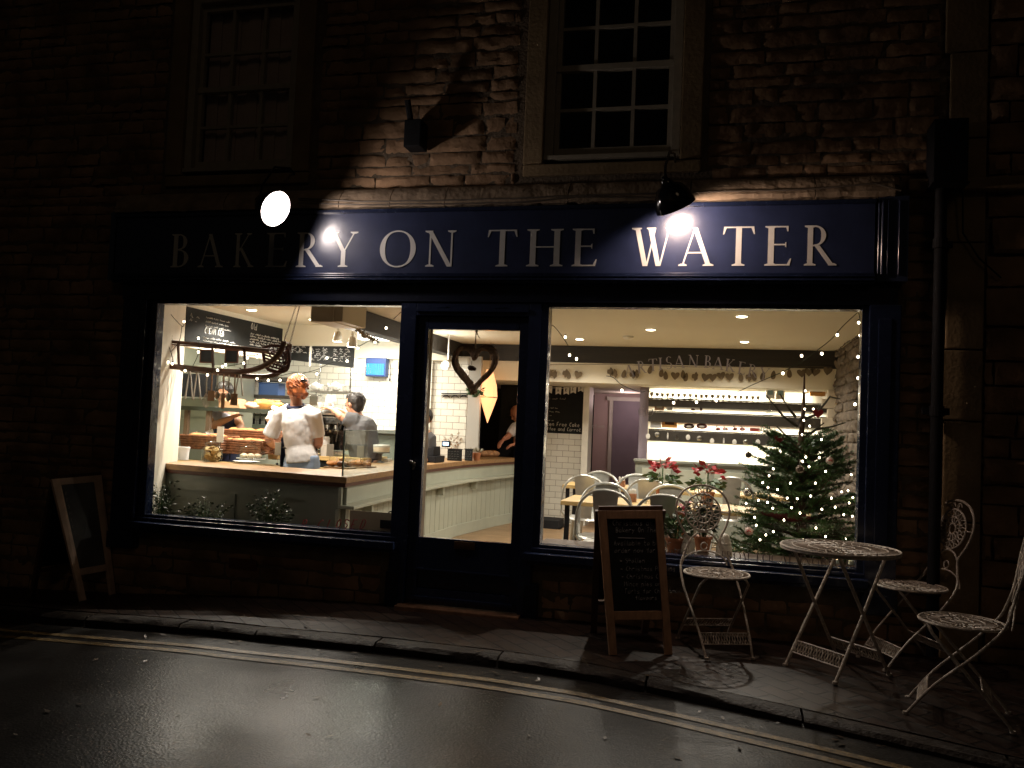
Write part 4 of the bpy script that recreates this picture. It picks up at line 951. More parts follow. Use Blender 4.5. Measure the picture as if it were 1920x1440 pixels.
wallboard('menu_board','long slanted menu chalkboard on the left wall above the kitchen opening',(-2.945,.94),(-2.945,2.62),1.94,2.25,2.005,2.25,(1,0),rows,
   words=[(.30,.86,.045,'',.003),(.16,.33,.05,'CREAM TEA',.0045),(.62,.72,.06,'Old',.003)])
b0=Y(529,673,2.655); b1=Y(663,690,2.655); tz=Y(600,650,2.655).z
rows=[(.03,.86-.13*i,.28,.03) for i in range(4)]+[(.38,.78-.13*i,.27,.03) for i in range(6)]+[(.72,.80-.12*i,.22,.028) for i in range(6)]
wallboard('menu_board','menu chalkboard hanging below the cream ceiling band over the kitchen',(b0.x,2.66),(b1.x,2.66),b0.z,tz,b1.z,tz+.01,(0,-1),rows,words=[(.40,.86,.05,'Paninis',.003),(.73,.88,.04,'Pizza',.003)][:0])
for px in(600,):  # white divider strip
    p=Y(583,665,2.635); m=MB(); m.box((p.x-.010,2.62,tz-.21),(p.x+.010,2.63,tz)); m.build('divider',WHITE,B)
# big chalkboard on the back wall beside the pillar
a=Y(1024,816,5.5); b_=Y(1104,718,5.5)
rows=[(.18,.72,.45,.03),(.10,.52,.3,.02),(.15,.44,.35,.02),(.08,.36,.25,.02),(.05,.25,.3,.02)]
wallboard('cake_board','tall black chalkboard about cakes above the white tiles beside the pillar',(-1.28,5.64),(-.125,5.64),1.245,1.86,1.245,1.86,(0,-1),[(.46+.5*u,v,l*.5,h) for u,v,l,h in rows],
   words=[(.47,.15,.05,'Gluten Free Cake Selection',.004),(.50,.05,.045,'Coffee and Carrot Cake',.003)])
# bunting
t=thing('bunting','white paper bunting spelling CAKES draped across the tall chalkboard','bunting',Y(1060,735,5.42))
ws=[(1030,731),(1047,733),(1062,733),(1075,731),(1089,728)]
m=MB(); m.tube([Y(1018,724,5.56),Y(1035,727,5.56),Y(1060,728,5.56),Y(1090,724,5.56),Y(1101,719,5.56)],.003,5); m.build('string',PAPER,t)
for (px,py),ch in zip(ws,'CAKES'):
    c=Y(px,py,5.555); m=MB(); m.add([(c.x-.04,c.y,c.z+.05),(c.x+.04,c.y,c.z+.05),(c.x+.036,c.y,c.z-.05),(c.x,c.y,c.z-.03),(c.x-.036,c.y,c.z-.05)],[(0,1,2,3,4)]); f=m.build('flag',PAPER,t)
    m=MB(); chalk(m,ch,Vector((c.x-.022,c.y-.003,c.z-.012)),Vector((1,0,0)),Vector((0,0,1)),.045,.0035,jit=0); m.build('printed_letter',BLACKM,f)

# ================================================================== BISTRO SET OUTSIDE
def filigree_disc(m,c,r,n,z,tr=.006,dome=0):
    c=Vector(c)
    ring=lambda q,h,w_:m.tube([c+Vector((q*math.cos(2*PI*i/40),q*math.sin(2*PI*i/40),z+h)) for i in range(40)],w_,6,closed=True)
    ring(r,0,tr*1.25); ring(r*.80,.002,tr*.6); ring(r*.52,.002,tr*.7); ring(r*.26,.002,tr*.7)
    m.lathe([(0,z+.003),(r*.12,z+.003),(r*.12,z-.002),(0,z-.002)],c,14)
    for i in range(n):
        a=2*PI*i/n; d=Vector((math.cos(a),math.sin(a),0)); s=Vector((-d.y,d.x,0))
        up=Vector((0,0,z))
        m.tube([c+up+d*r*.80,c+up+d*r],tr*.75,5)
        m.tube([c+up+d*r*.52,c+up+d*r*.66+s*r*.07,c+up+d*r*.80],tr*.6,4); m.tube([c+up+d*r*.52,c+up+d*r*.66-s*r*.07,c+up+d*r*.80],tr*.6,4)
        if i%2==0:
            m.tube([c+up+d*r*.12,c+up+d*r*.26],tr*.6,4); m.tube([c+up+d*r*.26,c+up+d*r*.39+s*r*.06,c+up+d*r*.52],tr*.6,4); m.tube([c+up+d*r*.26,c+up+d*r*.39-s*r*.06,c+up+d*r*.52],tr*.6,4)
def lattice_plate(m,p,q,h,n,thick=.0035):
    p=Vector(p);q=Vector(q); zz=Vector((0,0,h)) if not hasattr(h,'x') else h
    m.tube([p,q],thick*1.2,5); m.tube([p+zz,q+zz],thick*1.2,5)
    for i in range(n):
        a=p.lerp(q,i/n); b_=p.lerp(q,(i+1)/n); m.tube([a,(a+b_)/2+zz,b_],thick,4); m.tube([a+zz,(a+b_)/2,b_+zz],thick,4)
def bistro_chair(label,loc,rz,first=True):
    t=thing('bistro_chair',label,'chair',(0,0,0),'white iron bistro chairs on the pavement')
    # faces -y ; origin on the ground below the seat centre
    m=MB(); filigree_disc(m,(0,0,0),.195,22,.455); m.build('seat',IRONW,t,smooth=True)
    m=MB(); bf=[]
    # back frame loop with front feet
    L=[(-.142,-.24,0),(-.158,-.12,.16),(-.178,.06,.34),(-.17,.17,.47),(-.13,.205,.56),(-.105,.225,.63),(-.15,.245,.71),(-.180,.262,.80),(-.165,.278,.88),(-.12,.29,.935),(-.06,.295,.962),(0,.297,.970)]
    P=L+[(-x,y,z) for x,y,z in reversed(L[:-1])]
    S=[]
    for i in range(len(P)-1):
        a,b_=Vector(P[i]),Vector(P[i+1]); p0=Vector(P[max(0,i-1)]); p3=Vector(P[min(len(P)-1,i+2)])
        for k in range(4):
            u=k/4; S.append(.5*((2*a)+(b_-p0)*u+(2*p0-5*a+4*b_-p3)*u*u+(3*a-p0-3*b_+p3)*u**3))
    S.append(Vector(P[-1])); m.tube(S,.0072,8)
    for x in(-.142,.142): m.tube([(x,-.24,0),(x,-.24,.012)],.014,8)
    m.build('back_frame',IRONW,t,smooth=True)
    # medallion in the back plane (tilted)
    m=MB(); C=Vector((0,.262,.80)); bx=Vector((1,0,0)); bz=Vector((0,.17,1)).normalized()
    E=lambda rx,rz,a,cx=0,cz=0:C+bx*(cx+rx*math.cos(a))+bz*(cz+rz*math.sin(a))
    m.tube([E(.118,.118,2*PI*i/36) for i in range(36)],.006,6,closed=True)
    m.tube([E(.062,.072,2*PI*i/30) for i in range(30)],.005,6,closed=True); m.tube([E(.028,.032,2*PI*i/20) for i in range(20)],.005,6,closed=True)
    for i in range(14):
        a=2*PI*i/14; m.tube([E(.030,.034,a),E(.048,.055,a+.16),E(.064,.072,a)],.004,4); m.tube([E(.064,.072,a),E(.083,.095,a-.14),E(.118,.118,a)],.004,4); m.tube([E(.064,.072,a),E(.083,.095,a+.2),E(.118,.118,a+.1)],.004,4)
    for s in(-1,1):
        m.tube([E(.0,.0,0,s*.178,.0),E(0,0,0,s*.118,.0)],.004,4); m.tube([E(0,0,0,s*.03,.155),E(0,0,0,s*.02,.113)],.004,4)
        m.tube([E(.022,.022,a_,s*.03,.135) for a_ in [i*.5 for i in range(12)]],.0035,4)
    # arches under the medallion
    m.tube([C+bx*(.105*math.cos(PI*i/16))+bz*(-.24+.115*math.sin(PI*i/16)) for i in range(17)],.006,6)
    m.tube([C+bx*(.15*math.cos(PI*i/16))+bz*(-.335+.09*math.sin(PI*i/16)) for i in range(17)],.005,6)
    m.tube([C+bx*(.022*math.cos(a_*.5))+bz*(-.215+.022*math.sin(a_*.5)) for a_ in range(13)],.004,5)
    m.build('back_medallion',IRONW,t,smooth=True)
    # rear-foot legs : from the seat front to the ground at the back, joined by an arch under the seat
    m=MB()
    for s in(-1,1): m.tube([(s*.12,-.15,.45),(s*.15,-.13,.41),(s*.155,.02,.24),(s*.16,.20,.03),(s*.16,.215,0)],.008,7); m.tube([(s*.16,.215,0),(s*.16,.215,.012)],.013,8)
    m.build('rear_leg_frame',IRONW,t,smooth=True)
    m=MB(); lattice_plate(m,(-.149,-.19,.075),(.149,-.19,.075),Vector((0,.04,.055)),9); m.build('front_stretcher',IRONW,t)
    m=MB(); lattice_plate(m,(-.158,.13,.11),(.158,.13,.11),Vector((0,-.04,.05)),9); m.build('rear_stretcher',IRONW,t)
    t.location=loc; t.rotation_euler=(0,0,rz); return t
def gz(x,y): return pave(x,y)+.0
p1=Vector((1.645,-.31)); bc=bistro_chair('white iron bistro chair with round back against the window beside the Christmas chalkboard',(p1.x,p1.y,gz(p1.x,p1.y)),R(22)); bc.scale=(.97,.97,.97)
p2=Vector((2.73,-.22)); dup(bc,(p2.x,p2.y,gz(p2.x,p2.y)),R(-68),'white iron bistro chair nearer the wall, behind the round table, by the drainpipe')
p3=Vector((2.80,-1.02)); dup(bc,(p3.x,p3.y,gz(p3.x,p3.y)),R(-103),'white iron bistro chair nearest the road at the right edge, seen side on')
# table
tx,ty=2.305,-.50; tz=gz(tx,ty)
t=thing('bistro_table','round white iron bistro table with pierced top and crossed legs','table',(tx,ty,tz))
m=MB(); filigree_disc(m,(0,0,0),.312,34,.672,.006); m.tube([(.312*math.cos(2*PI*i/48),.312*math.sin(2*PI*i/48),.660) for i in range(48)],.006,6,closed=True)
M_=Matrix.Translation((tx,ty,tz))
def xf(mb,M): mb.v=[tuple(M@Vector(v)) for v in mb.v]; return mb
rz_=R(-48); M_=Matrix.Translation((tx,ty,tz))@Matrix.Rotation(rz_,4,'Z')
xf(m,M_).build('table_top',IRONW,t,smooth=True)
for s,nm in((-1,'a'),(1,'b')):
    for x in(-.165,.165):
        m=MB(); xx=x+(.012 if s>0 else -.012)*(1 if x>0 else -1)*0; m.tube([(xx*.95,-s*.19,.66),(xx*1.01,0,.34),(xx*1.05,s*.21,.0)],.0095,8); m.tube([(xx*1.05,s*.21,0),(xx*1.05,s*.21,.012)],.015,8); xf(m,M_).build('leg',IRONW,t,smooth=True)
    m=MB(); lattice_plate(m,(-.170,s*.165,.075),(.170,s*.165,.075),Vector((0,-s*.035,.06)),9,.004); xf(m,M_).build('stretcher',IRONW,t)
    m=MB(); m.tube([(-.16,-s*.185,.645),(.16,-s*.185,.645)],.006,6); xf(m,M_).build('top_rail',IRONW,t)

# ================================================================== CHRISTMAS TREE
TY=.78
def on_tree(px,py,dy=0): return Y(px,py,TY+dy)
tb=Y(1500,1010,TY); 
t=TREE=thing('christmas_tree','bushy fir Christmas tree with bare upturned top branches, hung with lights, in the right window','tree',(tb.x,TY,ZF))
topz=Y(1497,700,TY).z; m=MB()
m.tube([(tb.x,TY,ZF+.25),(tb.x+.01,TY,.9),(tb.x-.01,TY,1.35),(tb.x+.0,TY,topz-.25),(tb.x+.0,TY,topz)],[.035,.028,.02,.013,.005],8); m.build('trunk',BARK,t,smooth=True)
rt=random.Random(4); br=MB(); nd=MB()
def branch(p,d,L,r,needles,dens=1.0,droop=.0,wid=.5):
    pts=[Vector(p)]; dd=Vector(d).normalized(); k=7
    for i in range(k):
        dd=(dd+Vector((rt.uniform(-.12,.12),rt.uniform(-.12,.12),rt.uniform(-.08,.10)-droop))).normalized(); pts.append(pts[-1]+dd*L/k)
    br.tube(pts,[r*(1-.8*i/k) for i in range(k+1)],4,caps=False)
    if needles:
        subs=int(7*dens*L/.5)+2
        def ndl(a,b_,n):
            for _ in range(n):
                u=rt.random(); q=a.lerp(b_,u); ax=(b_-a).normalized(); s=Vector((rt.uniform(-1,1),rt.uniform(-1,1),rt.uniform(-.5,.9))); s=(s-ax*s.dot(ax)).normalized()
                nd.quadleaf(q,ax*.7+s*.8,rt.uniform(.020,.034),.0052)
        for i in range(1,k): ndl(pts[i],pts[i+1],int(34*dens))
        for s in range(subs):
            i=rt.randint(1,k-1); a=pts[i].lerp(pts[i+1],rt.random()); ax=(pts[i+1]-pts[i]).normalized()
            side=ax.cross(Vector((0,0,1)))*rt.choice((-1,1)); dd2=(ax*.8+side*.8+Vector((0,0,rt.uniform(-.25,.2)))).normalized(); L2=L*wid*rt.uniform(.35,.8)*(1-i/k*.4)
            b_=a+dd2*L2; br.tube([a,a.lerp(b_,.5)+Vector((0,0,.005)),b_],[r*.4,r*.3,r*.15],3,caps=False)
            ndl(a,b_,int(230*L2*dens)+8)
z=.30
while z<1.24:
    tt=(z-.30)/1.0; Lm=lerp(.56,.30,tt)
    for q in range(22):
        a=rt.uniform(0,2*PI); ys=.7 if math.sin(a)<0 else .9
        el=lerp(.0,.42,tt)+rt.uniform(-.2,.2)
        d=Vector((math.cos(a),math.sin(a)*ys,el)); L=Lm*rt.uniform(.75,1.08)
        if TY+d.y*L<.16: L*=.75
        branch((tb.x,TY,z+rt.uniform(-.03,.03)),d,L,.008,True,1.0,droop=.01)
    z+=.085
br.build('branches',BARK,t)
cr=nd.build('crown',NEEDLE,t)
# bare upturned top branches, placed where the photograph shows them
bb=MB()
for pl in ([(1495,800),(1470,782),(1450,758),(1436,741)],[(1492,782),(1478,765),(1462,738)],[(1493,832),(1475,818),(1456,799)],[(1500,826),(1530,806),(1560,800),(1585,792)],[(1498,790),(1528,778),(1548,755),(1556,744),(1575,748)],[(1497,812),(1520,812),(1545,793)]):
    P=[on_tree(a,b_,-.02*i) for i,(a,b_) in enumerate(pl)]; bb.tube(P,[.011-.008*i/(len(P)-1)*.8 for i in range(len(P))],6)
    for i in range(len(P)-1):
        for k in range(9):
            a=P[i].lerp(P[i+1],rt.random()); bb.quadleaf(a,Vector((rt.uniform(-1,1),rt.uniform(-1,1),.7)),.014,.004)
bb.build('bare_branches',mat('dark_twig',(.055,.05,.03),.7),t,smooth=True)
BAUB={}
def bauble(px,py,kind,label,dy=-.2,r=.024):
    c=on_tree(px,py,dy); t=thing('bauble',label,'ornament',c,'baubles on the Christmas tree')
    m=MB()
    if kind=='heart':
        pts=[]
        for i in range(28):
            a=2*PI*i/28; pts.append((c.x+r*.075*16*math.sin(a)**3,c.z+r*.075*(13*math.cos(a)-5*math.cos(2*a)-2*math.cos(3*a)-math.cos(4*a))))
        m.prism(pts,c.y-.007,c.y+.007); m.build('body',mat('red_felt',(.22,.01,.015),.8),t,bevel=.002)
    else:
        mt={'silver':mat('silver_glass',(.62,.60,.56),.18,metal=.8),'clear':GLASS2,'dark':mat('brown_glass',(.12,.09,.07),.2,metal=.3),'face':mat('painted_white_ball',(.62,.50,.42),.4),'robin':mat('painted_pink_ball',(.55,.38,.33),.4)}[kind]
        m.ell(c,r,18); o=m.build('body',mt,t,smooth=True)
        if kind in('face','robin'):
            m=MB(); m.tube([c+Vector((-r*.45,-r*.93,0)),c+Vector((0,-r*1.03,r*.3)),c+Vector((r*.45,-r*.93,-.002))],.004,6); m.build('painted_mark',mat('red_paint',(.5,.02,.02),.5),o)
        if kind=='clear':
            m=MB()
            for i in range(5): m.tube([c+Vector((r*math.cos(a+i)*math.sin(i*.7),r*math.sin(a+i)*math.sin(i*.7),r*math.cos(i*.7)))*1 for a in [q*.4 for q in range(8)]],.0012,3)
            m.build('etched_lines',STEEL,o)
    m=MB(); m.tube([c+Vector((0,0,r*.95)),c+Vector((0,0,r*1.2))],.006,8); m.tube([c+Vector((0,0,r*1.2)),c+Vector((0,0,r*2.4))],.001,4); m.build('cap',STEEL,t)
bauble(1443,775,'clear','clear glass bauble hanging left of the bare upper branches',-.05)
bauble(1403,853,'dark','dark brown bauble on the left branches in front of the white wall',-.1,.022)
bauble(1556,864,'face','pale round bauble with a red painted mark on the right branches',-.3,.026)
bauble(1462,822,'heart','dark red felt heart hanging near the top of the tree',-.08,.03)
bauble(1534,775,'heart','red felt heart hanging on the right among the bare branches',-.06,.03)
bauble(1402,923,'silver','sparkling silver bauble at the left edge of the tree',-.2,.030)
bauble(1404,996,'robin','pinkish white bauble low on the left of the tree',-.35,.028)
bauble(1500,880,'dark','reddish dark bauble in the middle of the tree crown',-.42,.028)
bauble(1336,944,'heart','red felt ornament hanging beside the tall grey chair back',-.1,.022) if 0 else None
# tree lights
tl=[(1442,892),(1450,879),(1440,914),(1439,942),(1449,953),(1484,952),(1415,970),(1418,985),(1450,997),(1511,857),(1505,865),(1517,875),(1536,858),(1596,890),(1578,922),(1590,920),(1559,934),(1592,943),(1566,951),(1495,935),(1510,733),(1516,740),(1509,767),(1507,788),(1525,767),(1540,824),(1504,815),(1518,799),(1548,1006),(1436,1003),(1470,975),(1529,906),(1422,938),(1399,944),(1465,1022),(1530,990),(1482,906),(1586,1010),(1599,933),(1598,968),(1582,965),(1548,884),(1476,934),(1458,918),(1430,905),(1520,930),(1500,962),(1541,955),(1425,1012),(1506,1012)]
t=thing('tree_lights','string of small warm white lights wound through the Christmas tree','string lights',(tb.x,TY-.3,.5))
m=MB(); 
for i in range(len(tl)-1):
    a=on_tree(*tl[i],-.38); b_=on_tree(*tl[i+1],-.38)
    if (a-b_).length<.22: m.tube([a,(a+b_)/2+Vector((0,.03,-.02)),b_],.0016,4)
m.build('wire',WIRE,t)
for i,(px,py) in enumerate(tl):
    q=on_tree(px,py,-.42 if py>850 and px<1560 else -.25); m=MB(); m.ell(q,(.0060,.0060,.0074),8); m.build('bulb',BULB,t,smooth=True)
plight('tree_glow',(tb.x,TY-.5,.75),.5,(1,.75,.45),.15,t); 
# coloured and candle lights low in the window
q=Y(1479,1026,.15); m=MB(); m.ell(q,.006,8); tag(m.build('green_light',emis('green_bulb',(.25,1,.7),5),smooth=True),'tiny green light low in the right window under the tree','light')
for px,py,l_ in((1571,1052,'bright tea light in a glass at the right corner of the window'),(1596,1056,'clear glass candle holder at the window corner beside the tea light')):
    c=Y(px,1070,.10); t=thing('candle_holder',l_,'candle',(c.x,.10,.56))
    m=MB(); m.lathe([(.018,0),(.026,.004),(.028,.055),(.026,.055),(.024,.006),(0,.005)],(c.x,.10,.562),16); m.build('glass_cup',GLASS2,t,smooth=True)
    m=MB(); m.lathe([(0,.03),(.018,.03),(.019,.008)],(c.x,.10,.562),12); wx=m.build('wax',PAPER,t)
    if px==1571:
        m=MB(); m.lathe([(.001,.03),(.007,.042),(.005,.055),(.0005,.075)],(c.x,.10,.562),10); m.build('flame',emis('flame',(1,.6,.3),25),wx,smooth=True)
# window ledge inside
LEDGE=mat('dark_ledge_wood',(.07,.045,.03),.5,var=.2); m=MB(); m.box((.46,.071,.50),(2.85,.42,.545)); part('window_ledge',m,LEDGE); m=MB(); m.box((-2.53,.071,.40),(-.50,.22,.46)); part('window_ledge',m,LEDGE)
# gifts/red cloth at the tree foot
t=thing('red_tree_cloth','dark red cloth gathered round the middle of the tree foot','cloth',Y(1470,975,.3))
m=MB(); pts=[Y(1425,960,.62),Y(1455,966,.62),Y(1490,972,.62),Y(1520,970,.62)]; m.tube(pts,[.012,.026,.028,.012],10); 
for v in range(len(m.v)): m.v[v]=tuple(Vector(m.v[v])*1+Vector((0,0,.012*noise.noise(Vector(m.v[v])*30))))
m.build('folds',mat('dark_red_cloth',(.10,.008,.012),.8),t,smooth=True)
# small plants & lanterns on the ledge
def leafplant(name,label,base,h,w_,n,lm,cat='plant',seed=1,pot=None,flowers=None,L=.05,W=.022,grp=None):
    rp=random.Random(seed); t=thing(name,label,cat,base,grp); b0=Vector(base); m=MB(); sm=MB(); fl_=MB()
    for i in range(n):
        a=rp.uniform(0,2*PI); rr=w_*math.sqrt(rp.random()); e=b0+Vector((rr*math.cos(a),rr*math.sin(a)*.7,h*rp.uniform(.25,1)*(1-.35*rr/w_)))
        s0_=b0+Vector((rr*.2*math.cos(a),rr*.2*math.sin(a),.0)); sm.tube([s0_,s0_.lerp(e,.5)+Vector((0,0,h*.12)),e],.0018,3,caps=False)
        for k in range(4):
            q=s0_.lerp(e,rp.uniform(.45,1))+Vector((0,0,h*.05)); d=Vector((math.cos(a+rp.uniform(-1,1)),math.sin(a+rp.uniform(-1,1)),rp.uniform(-.5,.7)))
            m.quadleaf(q,d,L*rp.uniform(.6,1.2),W*rp.uniform(.7,1.2),nrm=Vector((rp.uniform(-.4,.4),rp.uniform(-.4,.4),1)).cross(d)if 0 else None)
        if flowers and rp.random()<flowers[1]:
            fl_.ell(e+Vector((0,0,.006)),flowers[2],6)
    sm.build('stems',LEAF,t); m.build('leaves',lm,t)
    if flowers and fl_.v: fl_.build('flowers',flowers[0],t)
    if pot:
        p_=MB(); p_.lathe([(pot*.7,-pot*1.5),(pot*.95,-.005),(pot*1.05,-.005),(pot*1.05,.012),(pot*.9,.012),(0,.0)],b0,18); p_.build('pot',TERRA,t,smooth=True)
    return t
DKLEAF=mat('dark_ivy_leaf',(.035,.05,.02),.5,var=.4,vscale=12)
for i,(px,py,h,w_,l_) in enumerate(((300,968,.42,.16,'leafy ivy trailing up the left edge of the left window'),(385,978,.26,.20,'low green plant with tiny white flowers in the left window, second from the left'),(505,988,.36,.20,'dark bushy plant with tiny white flowers in the middle of the left window'))):
    p=Y(px,py,.17); leafplant('window_plant',l_,(p.x,.17,.462),h,w_,60 if i!=1 else 45,DKLEAF,seed=i+3,flowers=(CERAM,.35,.004),L=.035,W=.018,grp='plants along the left window ledge')
# poinsettias on the near table
def poinsettia(px,py,y,label,seed,pz):
    c=Y(px,py+2,y); rp=random.Random(seed); t=thing('poinsettia',label,'plant',(c.x,y,pz),'poinsettias on the dining tables')
    m=MB(); g=MB()
    for i in range(46):
        a=rp.uniform(0,2*PI); rr=rp.uniform(.02,.10); q=Vector((c.x+rr*math.cos(a),y+rr*math.sin(a),c.z+.05*(1-rr/.1)+rp.uniform(-.035,.035))); d=Vector((math.cos(a),math.sin(a),rp.uniform(-.5,1.0)))
        m.quadleaf(q,d,rp.uniform(.05,.08),.038)
    for i in range(60):
        a=rp.uniform(0,2*PI); rr=rp.uniform(.02,.12); q=Vector((c.x+rr*math.cos(a),y+rr*math.sin(a),c.z-.05-rp.uniform(0,.07))); d=Vector((math.cos(a),math.sin(a),rp.uniform(-.6,.2)))
        g.quadleaf(q,d,rp.uniform(.06,.09),.04)
    g.tube([(c.x,y,pz+.08),(c.x,y,c.z)],.006,5)
    m.build('red_bracts',RED,t); g.build('leaves',LEAF,t)
    m=MB(); m.lathe([(.04,0),(.055,.10),(.06,.10),(.06,.115),(.05,.115),(0,.105)],(c.x,y,pz),18); m.build('pot',TERRA,t,smooth=True)
poinsettia(1243,876,1.85,'red poinsettia in an orange pot, left of the two on the table',1,T1z); poinsettia(1328,884,1.75,'red poinsettia in a brown pot, right of the two, behind the round chair back',2,T1z)
# table caddies and salt
for px,py,y,l_ in((1186,915,1.65,'wicker sugar caddy on the near oak table behind the chalkboard'),(1166,898,3.35,'white sugar caddy on the farther oak table')):
    c=Y(px,py,y); t=thing('sugar_caddy',l_,'caddy',(c.x,y,T1z),'sugar caddies on the oak tables'); m=MB(); m.box((c.x-.035,y-.03,T1z),(c.x+.035,y+.03,T1z+.07)); m.build('basket',BASKET,t,bevel=.008)
    m=MB(); rp=random.Random(px)
    for i in range(12): m.box((c.x-.03+i*.005,y-.022,T1z+.03),(c.x-.027+i*.005,y+.02,T1z+.09+rp.random()*.02))
    m.build('sachets',PAPER,t)
# items under the table / on the ledge seen through the glass
c=Y(1030,990,2.6); t=thing('black_speaker','black box on a low brown plinth at the left of the right window','box',c)
a=Y(1012,1000,4.9); b_=Y(1047,977,4.9); m=MB(); m.box((a.x-.1,4.9,a.z),(b_.x,5.3,b_.z)); m.build('body',BLACKM,t,bevel=.005); 
m=MB(); m.box((a.x-.15,4.88,ZF),(b_.x+.03,5.35,a.z-.002)); tag(m.build('low_plinth',mat('brown_plinth',(.30,.20,.13),.6),bevel=.004),'low brown plinth under the black box by the tiled wall','plinth')
# white lanterns by the window
for px,l_ in((1357,'white ceramic lantern with domed lid on the window ledge left of the tree'),(1288,'white patterned lantern on the window ledge behind the round chair back')):
    c=Y(px,1045,.2); t=thing('lantern',l_,'lantern',(c.x,.2,.55),'white lanterns on the window ledge')
    s=1 if px==1357 else .92
    m=MB(); m.lathe([(.055*s,0),(.05*s,.06*s),(.042*s,.075*s),(.048*s,.078*s),(.035*s,.105*s)],(c.x,.2,.55),20); m.build('body',mat('lantern_white',(.55,.50,.42),.5),t,smooth=True)
    m=MB(); m.lathe([(.038*s,.106*s),(.032*s,.125*s),(.018*s,.14*s),(0,.143*s)],(c.x,.2,.55),20); m.build('lid',mat('lantern_white',(.55,.50,.42),.5),t,smooth=True)
leafplant('window_plant','dark leafy plant in a pot on the ledge just right of the Christmas chalkboard',(Y(1265,1010,.2).x,.2,.63),.22,.12,50,LEAF,seed=12,pot=.06,L=.05,W=.03)
leafplant('window_plant','tall dark plant in the middle of the right window behind the round chair back',(Y(1318,1010,.32).x,.32,.64),.34,.10,50,mat('deep_green_leaf',(.02,.035,.015),.5),seed=13,pot=.06,L=.06,W=.03)
leafplant('window_plant','rosemary like plant in the right corner of the window beside the tree',(Y(1585,1010,.3).x,.3,.55),.22,.16,60,LEAF,seed=14,L=.03,W=.008)
t=thing('red_ornament_plant','red potted poinsettia low behind the first bistro chair back','plant',Y(1270,960,.9)); 
m=MB(); c=Y(1272,950,.9); rp=random.Random(8)
for i in range(40):
    a=rp.uniform(0,2*PI); q=c+Vector((.06*rp.random()*math.cos(a),.05*math.sin(a),rp.uniform(-.04,.04))); m.quadleaf(q,Vector((math.cos(a),math.sin(a),rp.uniform(-.4,.4))),.06,.03)
m.build('red_bracts',mat('dim_red',(.22,.01,.03),.5),t)
m=MB(); m.lathe([(.05,ZF-c.z),(.06,-.18),(.065,-.03),(0,-.03)],c,14); m.build('tall_pot',TERRA,t,smooth=True)

# ================================================================== HEART WREATH IN THE DOOR
HY=.12
t=thing('heart_wreath','woven twig heart wreath hanging on a cord behind the door glass','wreath',Y(893,620,HY))
m=MB(); P=[]; hc=Y(890,688,HY)
for i in range(44):
    a=2*PI*i/44; P.append(Vector((hc.x+.0092*16*math.sin(a)**3,HY,hc.z+.012*(.90*(13*math.cos(a)-5*math.cos(2*a)-2*math.cos(3*a)-math.cos(4*a)))+.01)))
for s in range(13):
    Q=[p+.85*Vector((.019*math.cos(i*.62+s*2.4),.020*math.sin(i*.62+s*2.4),.019*math.cos(i*.62+s*2.4+.6))) for i,p in enumerate(P)]; m.tube([q+Vector((.006*noise.noise(q*60+Vector((s,0,0))),.006*noise.noise(q*60+Vector((0,s,0))),.006*noise.noise(q*60+Vector((0,0,s))))) for q in Q],[.0072+.004*abs(noise.noise(q*50)) for q in Q],5,closed=True)
m.build('twig_heart',TWIG,t,smooth=True)
m=MB(); m.tube([Y(893,618,HY),Y(891,655,HY)],.004,6); m.ell(Y(893,620,HY),.012,8,jit=.4); m.tube([Y(893,622,HY),Y(899,634,HY)],.003,5); m.build('cord',mat('jute',(.35,.25,.15),.8),t)
c=Y(884,690,HY); m=MB(); m.ell(c,(.026,.024,.022),10,jit=.5); m.ell(c+Vector((.02,0,-.006)),(.016,.014,.014),8,jit=.5); m.tube([c+Vector((0,0,.02)),c+Vector((0,0,.05))],.002,4); m.build('pine_cone',mat('cone_brown',(.05,.03,.022),.8),t)
# greenery hanging on the post, paper cone star lamp, tool rack
leafplant('hanging_greenery','bunch of green mistletoe hanging on the grey post seen through the door',tuple(Y(891,745,3.98)),.16,.09,46,LEAF,seed=5,L=.05,W=.02)
c=Y(916,745,4.2); t=thing('paper_star_lamp','glowing orange white pointed paper lamp hanging behind the heart wreath','lamp',c)
sc_=1/ (FPX/ (c-CAMP).length)
m=MB(); pr=[(22,48),(20,30),(18,20),(24,2)]; 
m.lathe([(.3*sc_,-48*sc_),(11*sc_,-18*sc_),(17*sc_,0)],c,8); m.lathe([(17*sc_,1*sc_),(15*sc_,22*sc_),(6*sc_,52*sc_)],c,8); m.build('paper_cone',mat('lit_paper',(.4,.15,.06),.8,emit=(1,.47,.20),es=1.9),t)
m=MB(); m.tube([c+Vector((17*sc_*math.cos(2*PI*i/8),17*sc_*math.sin(2*PI*i/8),0)) for i in range(8)],.006,4,closed=True); m.tube([c+Vector((0,0,50*sc_)),(c.x,c.y,ZC)],.004,4); m.build('seam_and_cord',TWIG,t)
plight('lamp_light',c+Vector((0,-.15,0)),2,(1,.5,.25),.06,t)
p=Y(828,738,4.13); q=Y(878,738,4.13); t=thing('plate_rack','dark scalloped metal rack fixed on the white tiles seen through the door','rack',(p+q)/2)
m=MB(); m.beam(p,q,.02,.012); m.beam(p+Vector((0,0,-.02)),q+Vector((0,0,-.02)),.012,.008); 
for k in range(3):
    a=p.lerp(q,(k+.1)/3); b_=p.lerp(q,(k+.95)/3); m.tube([a.lerp(b_,i/8)+Vector((0,0,-.045+.02*math.sin(PI*i/8))) for i in range(9)],.006,5)
m.build('rail',BLACKM,t)

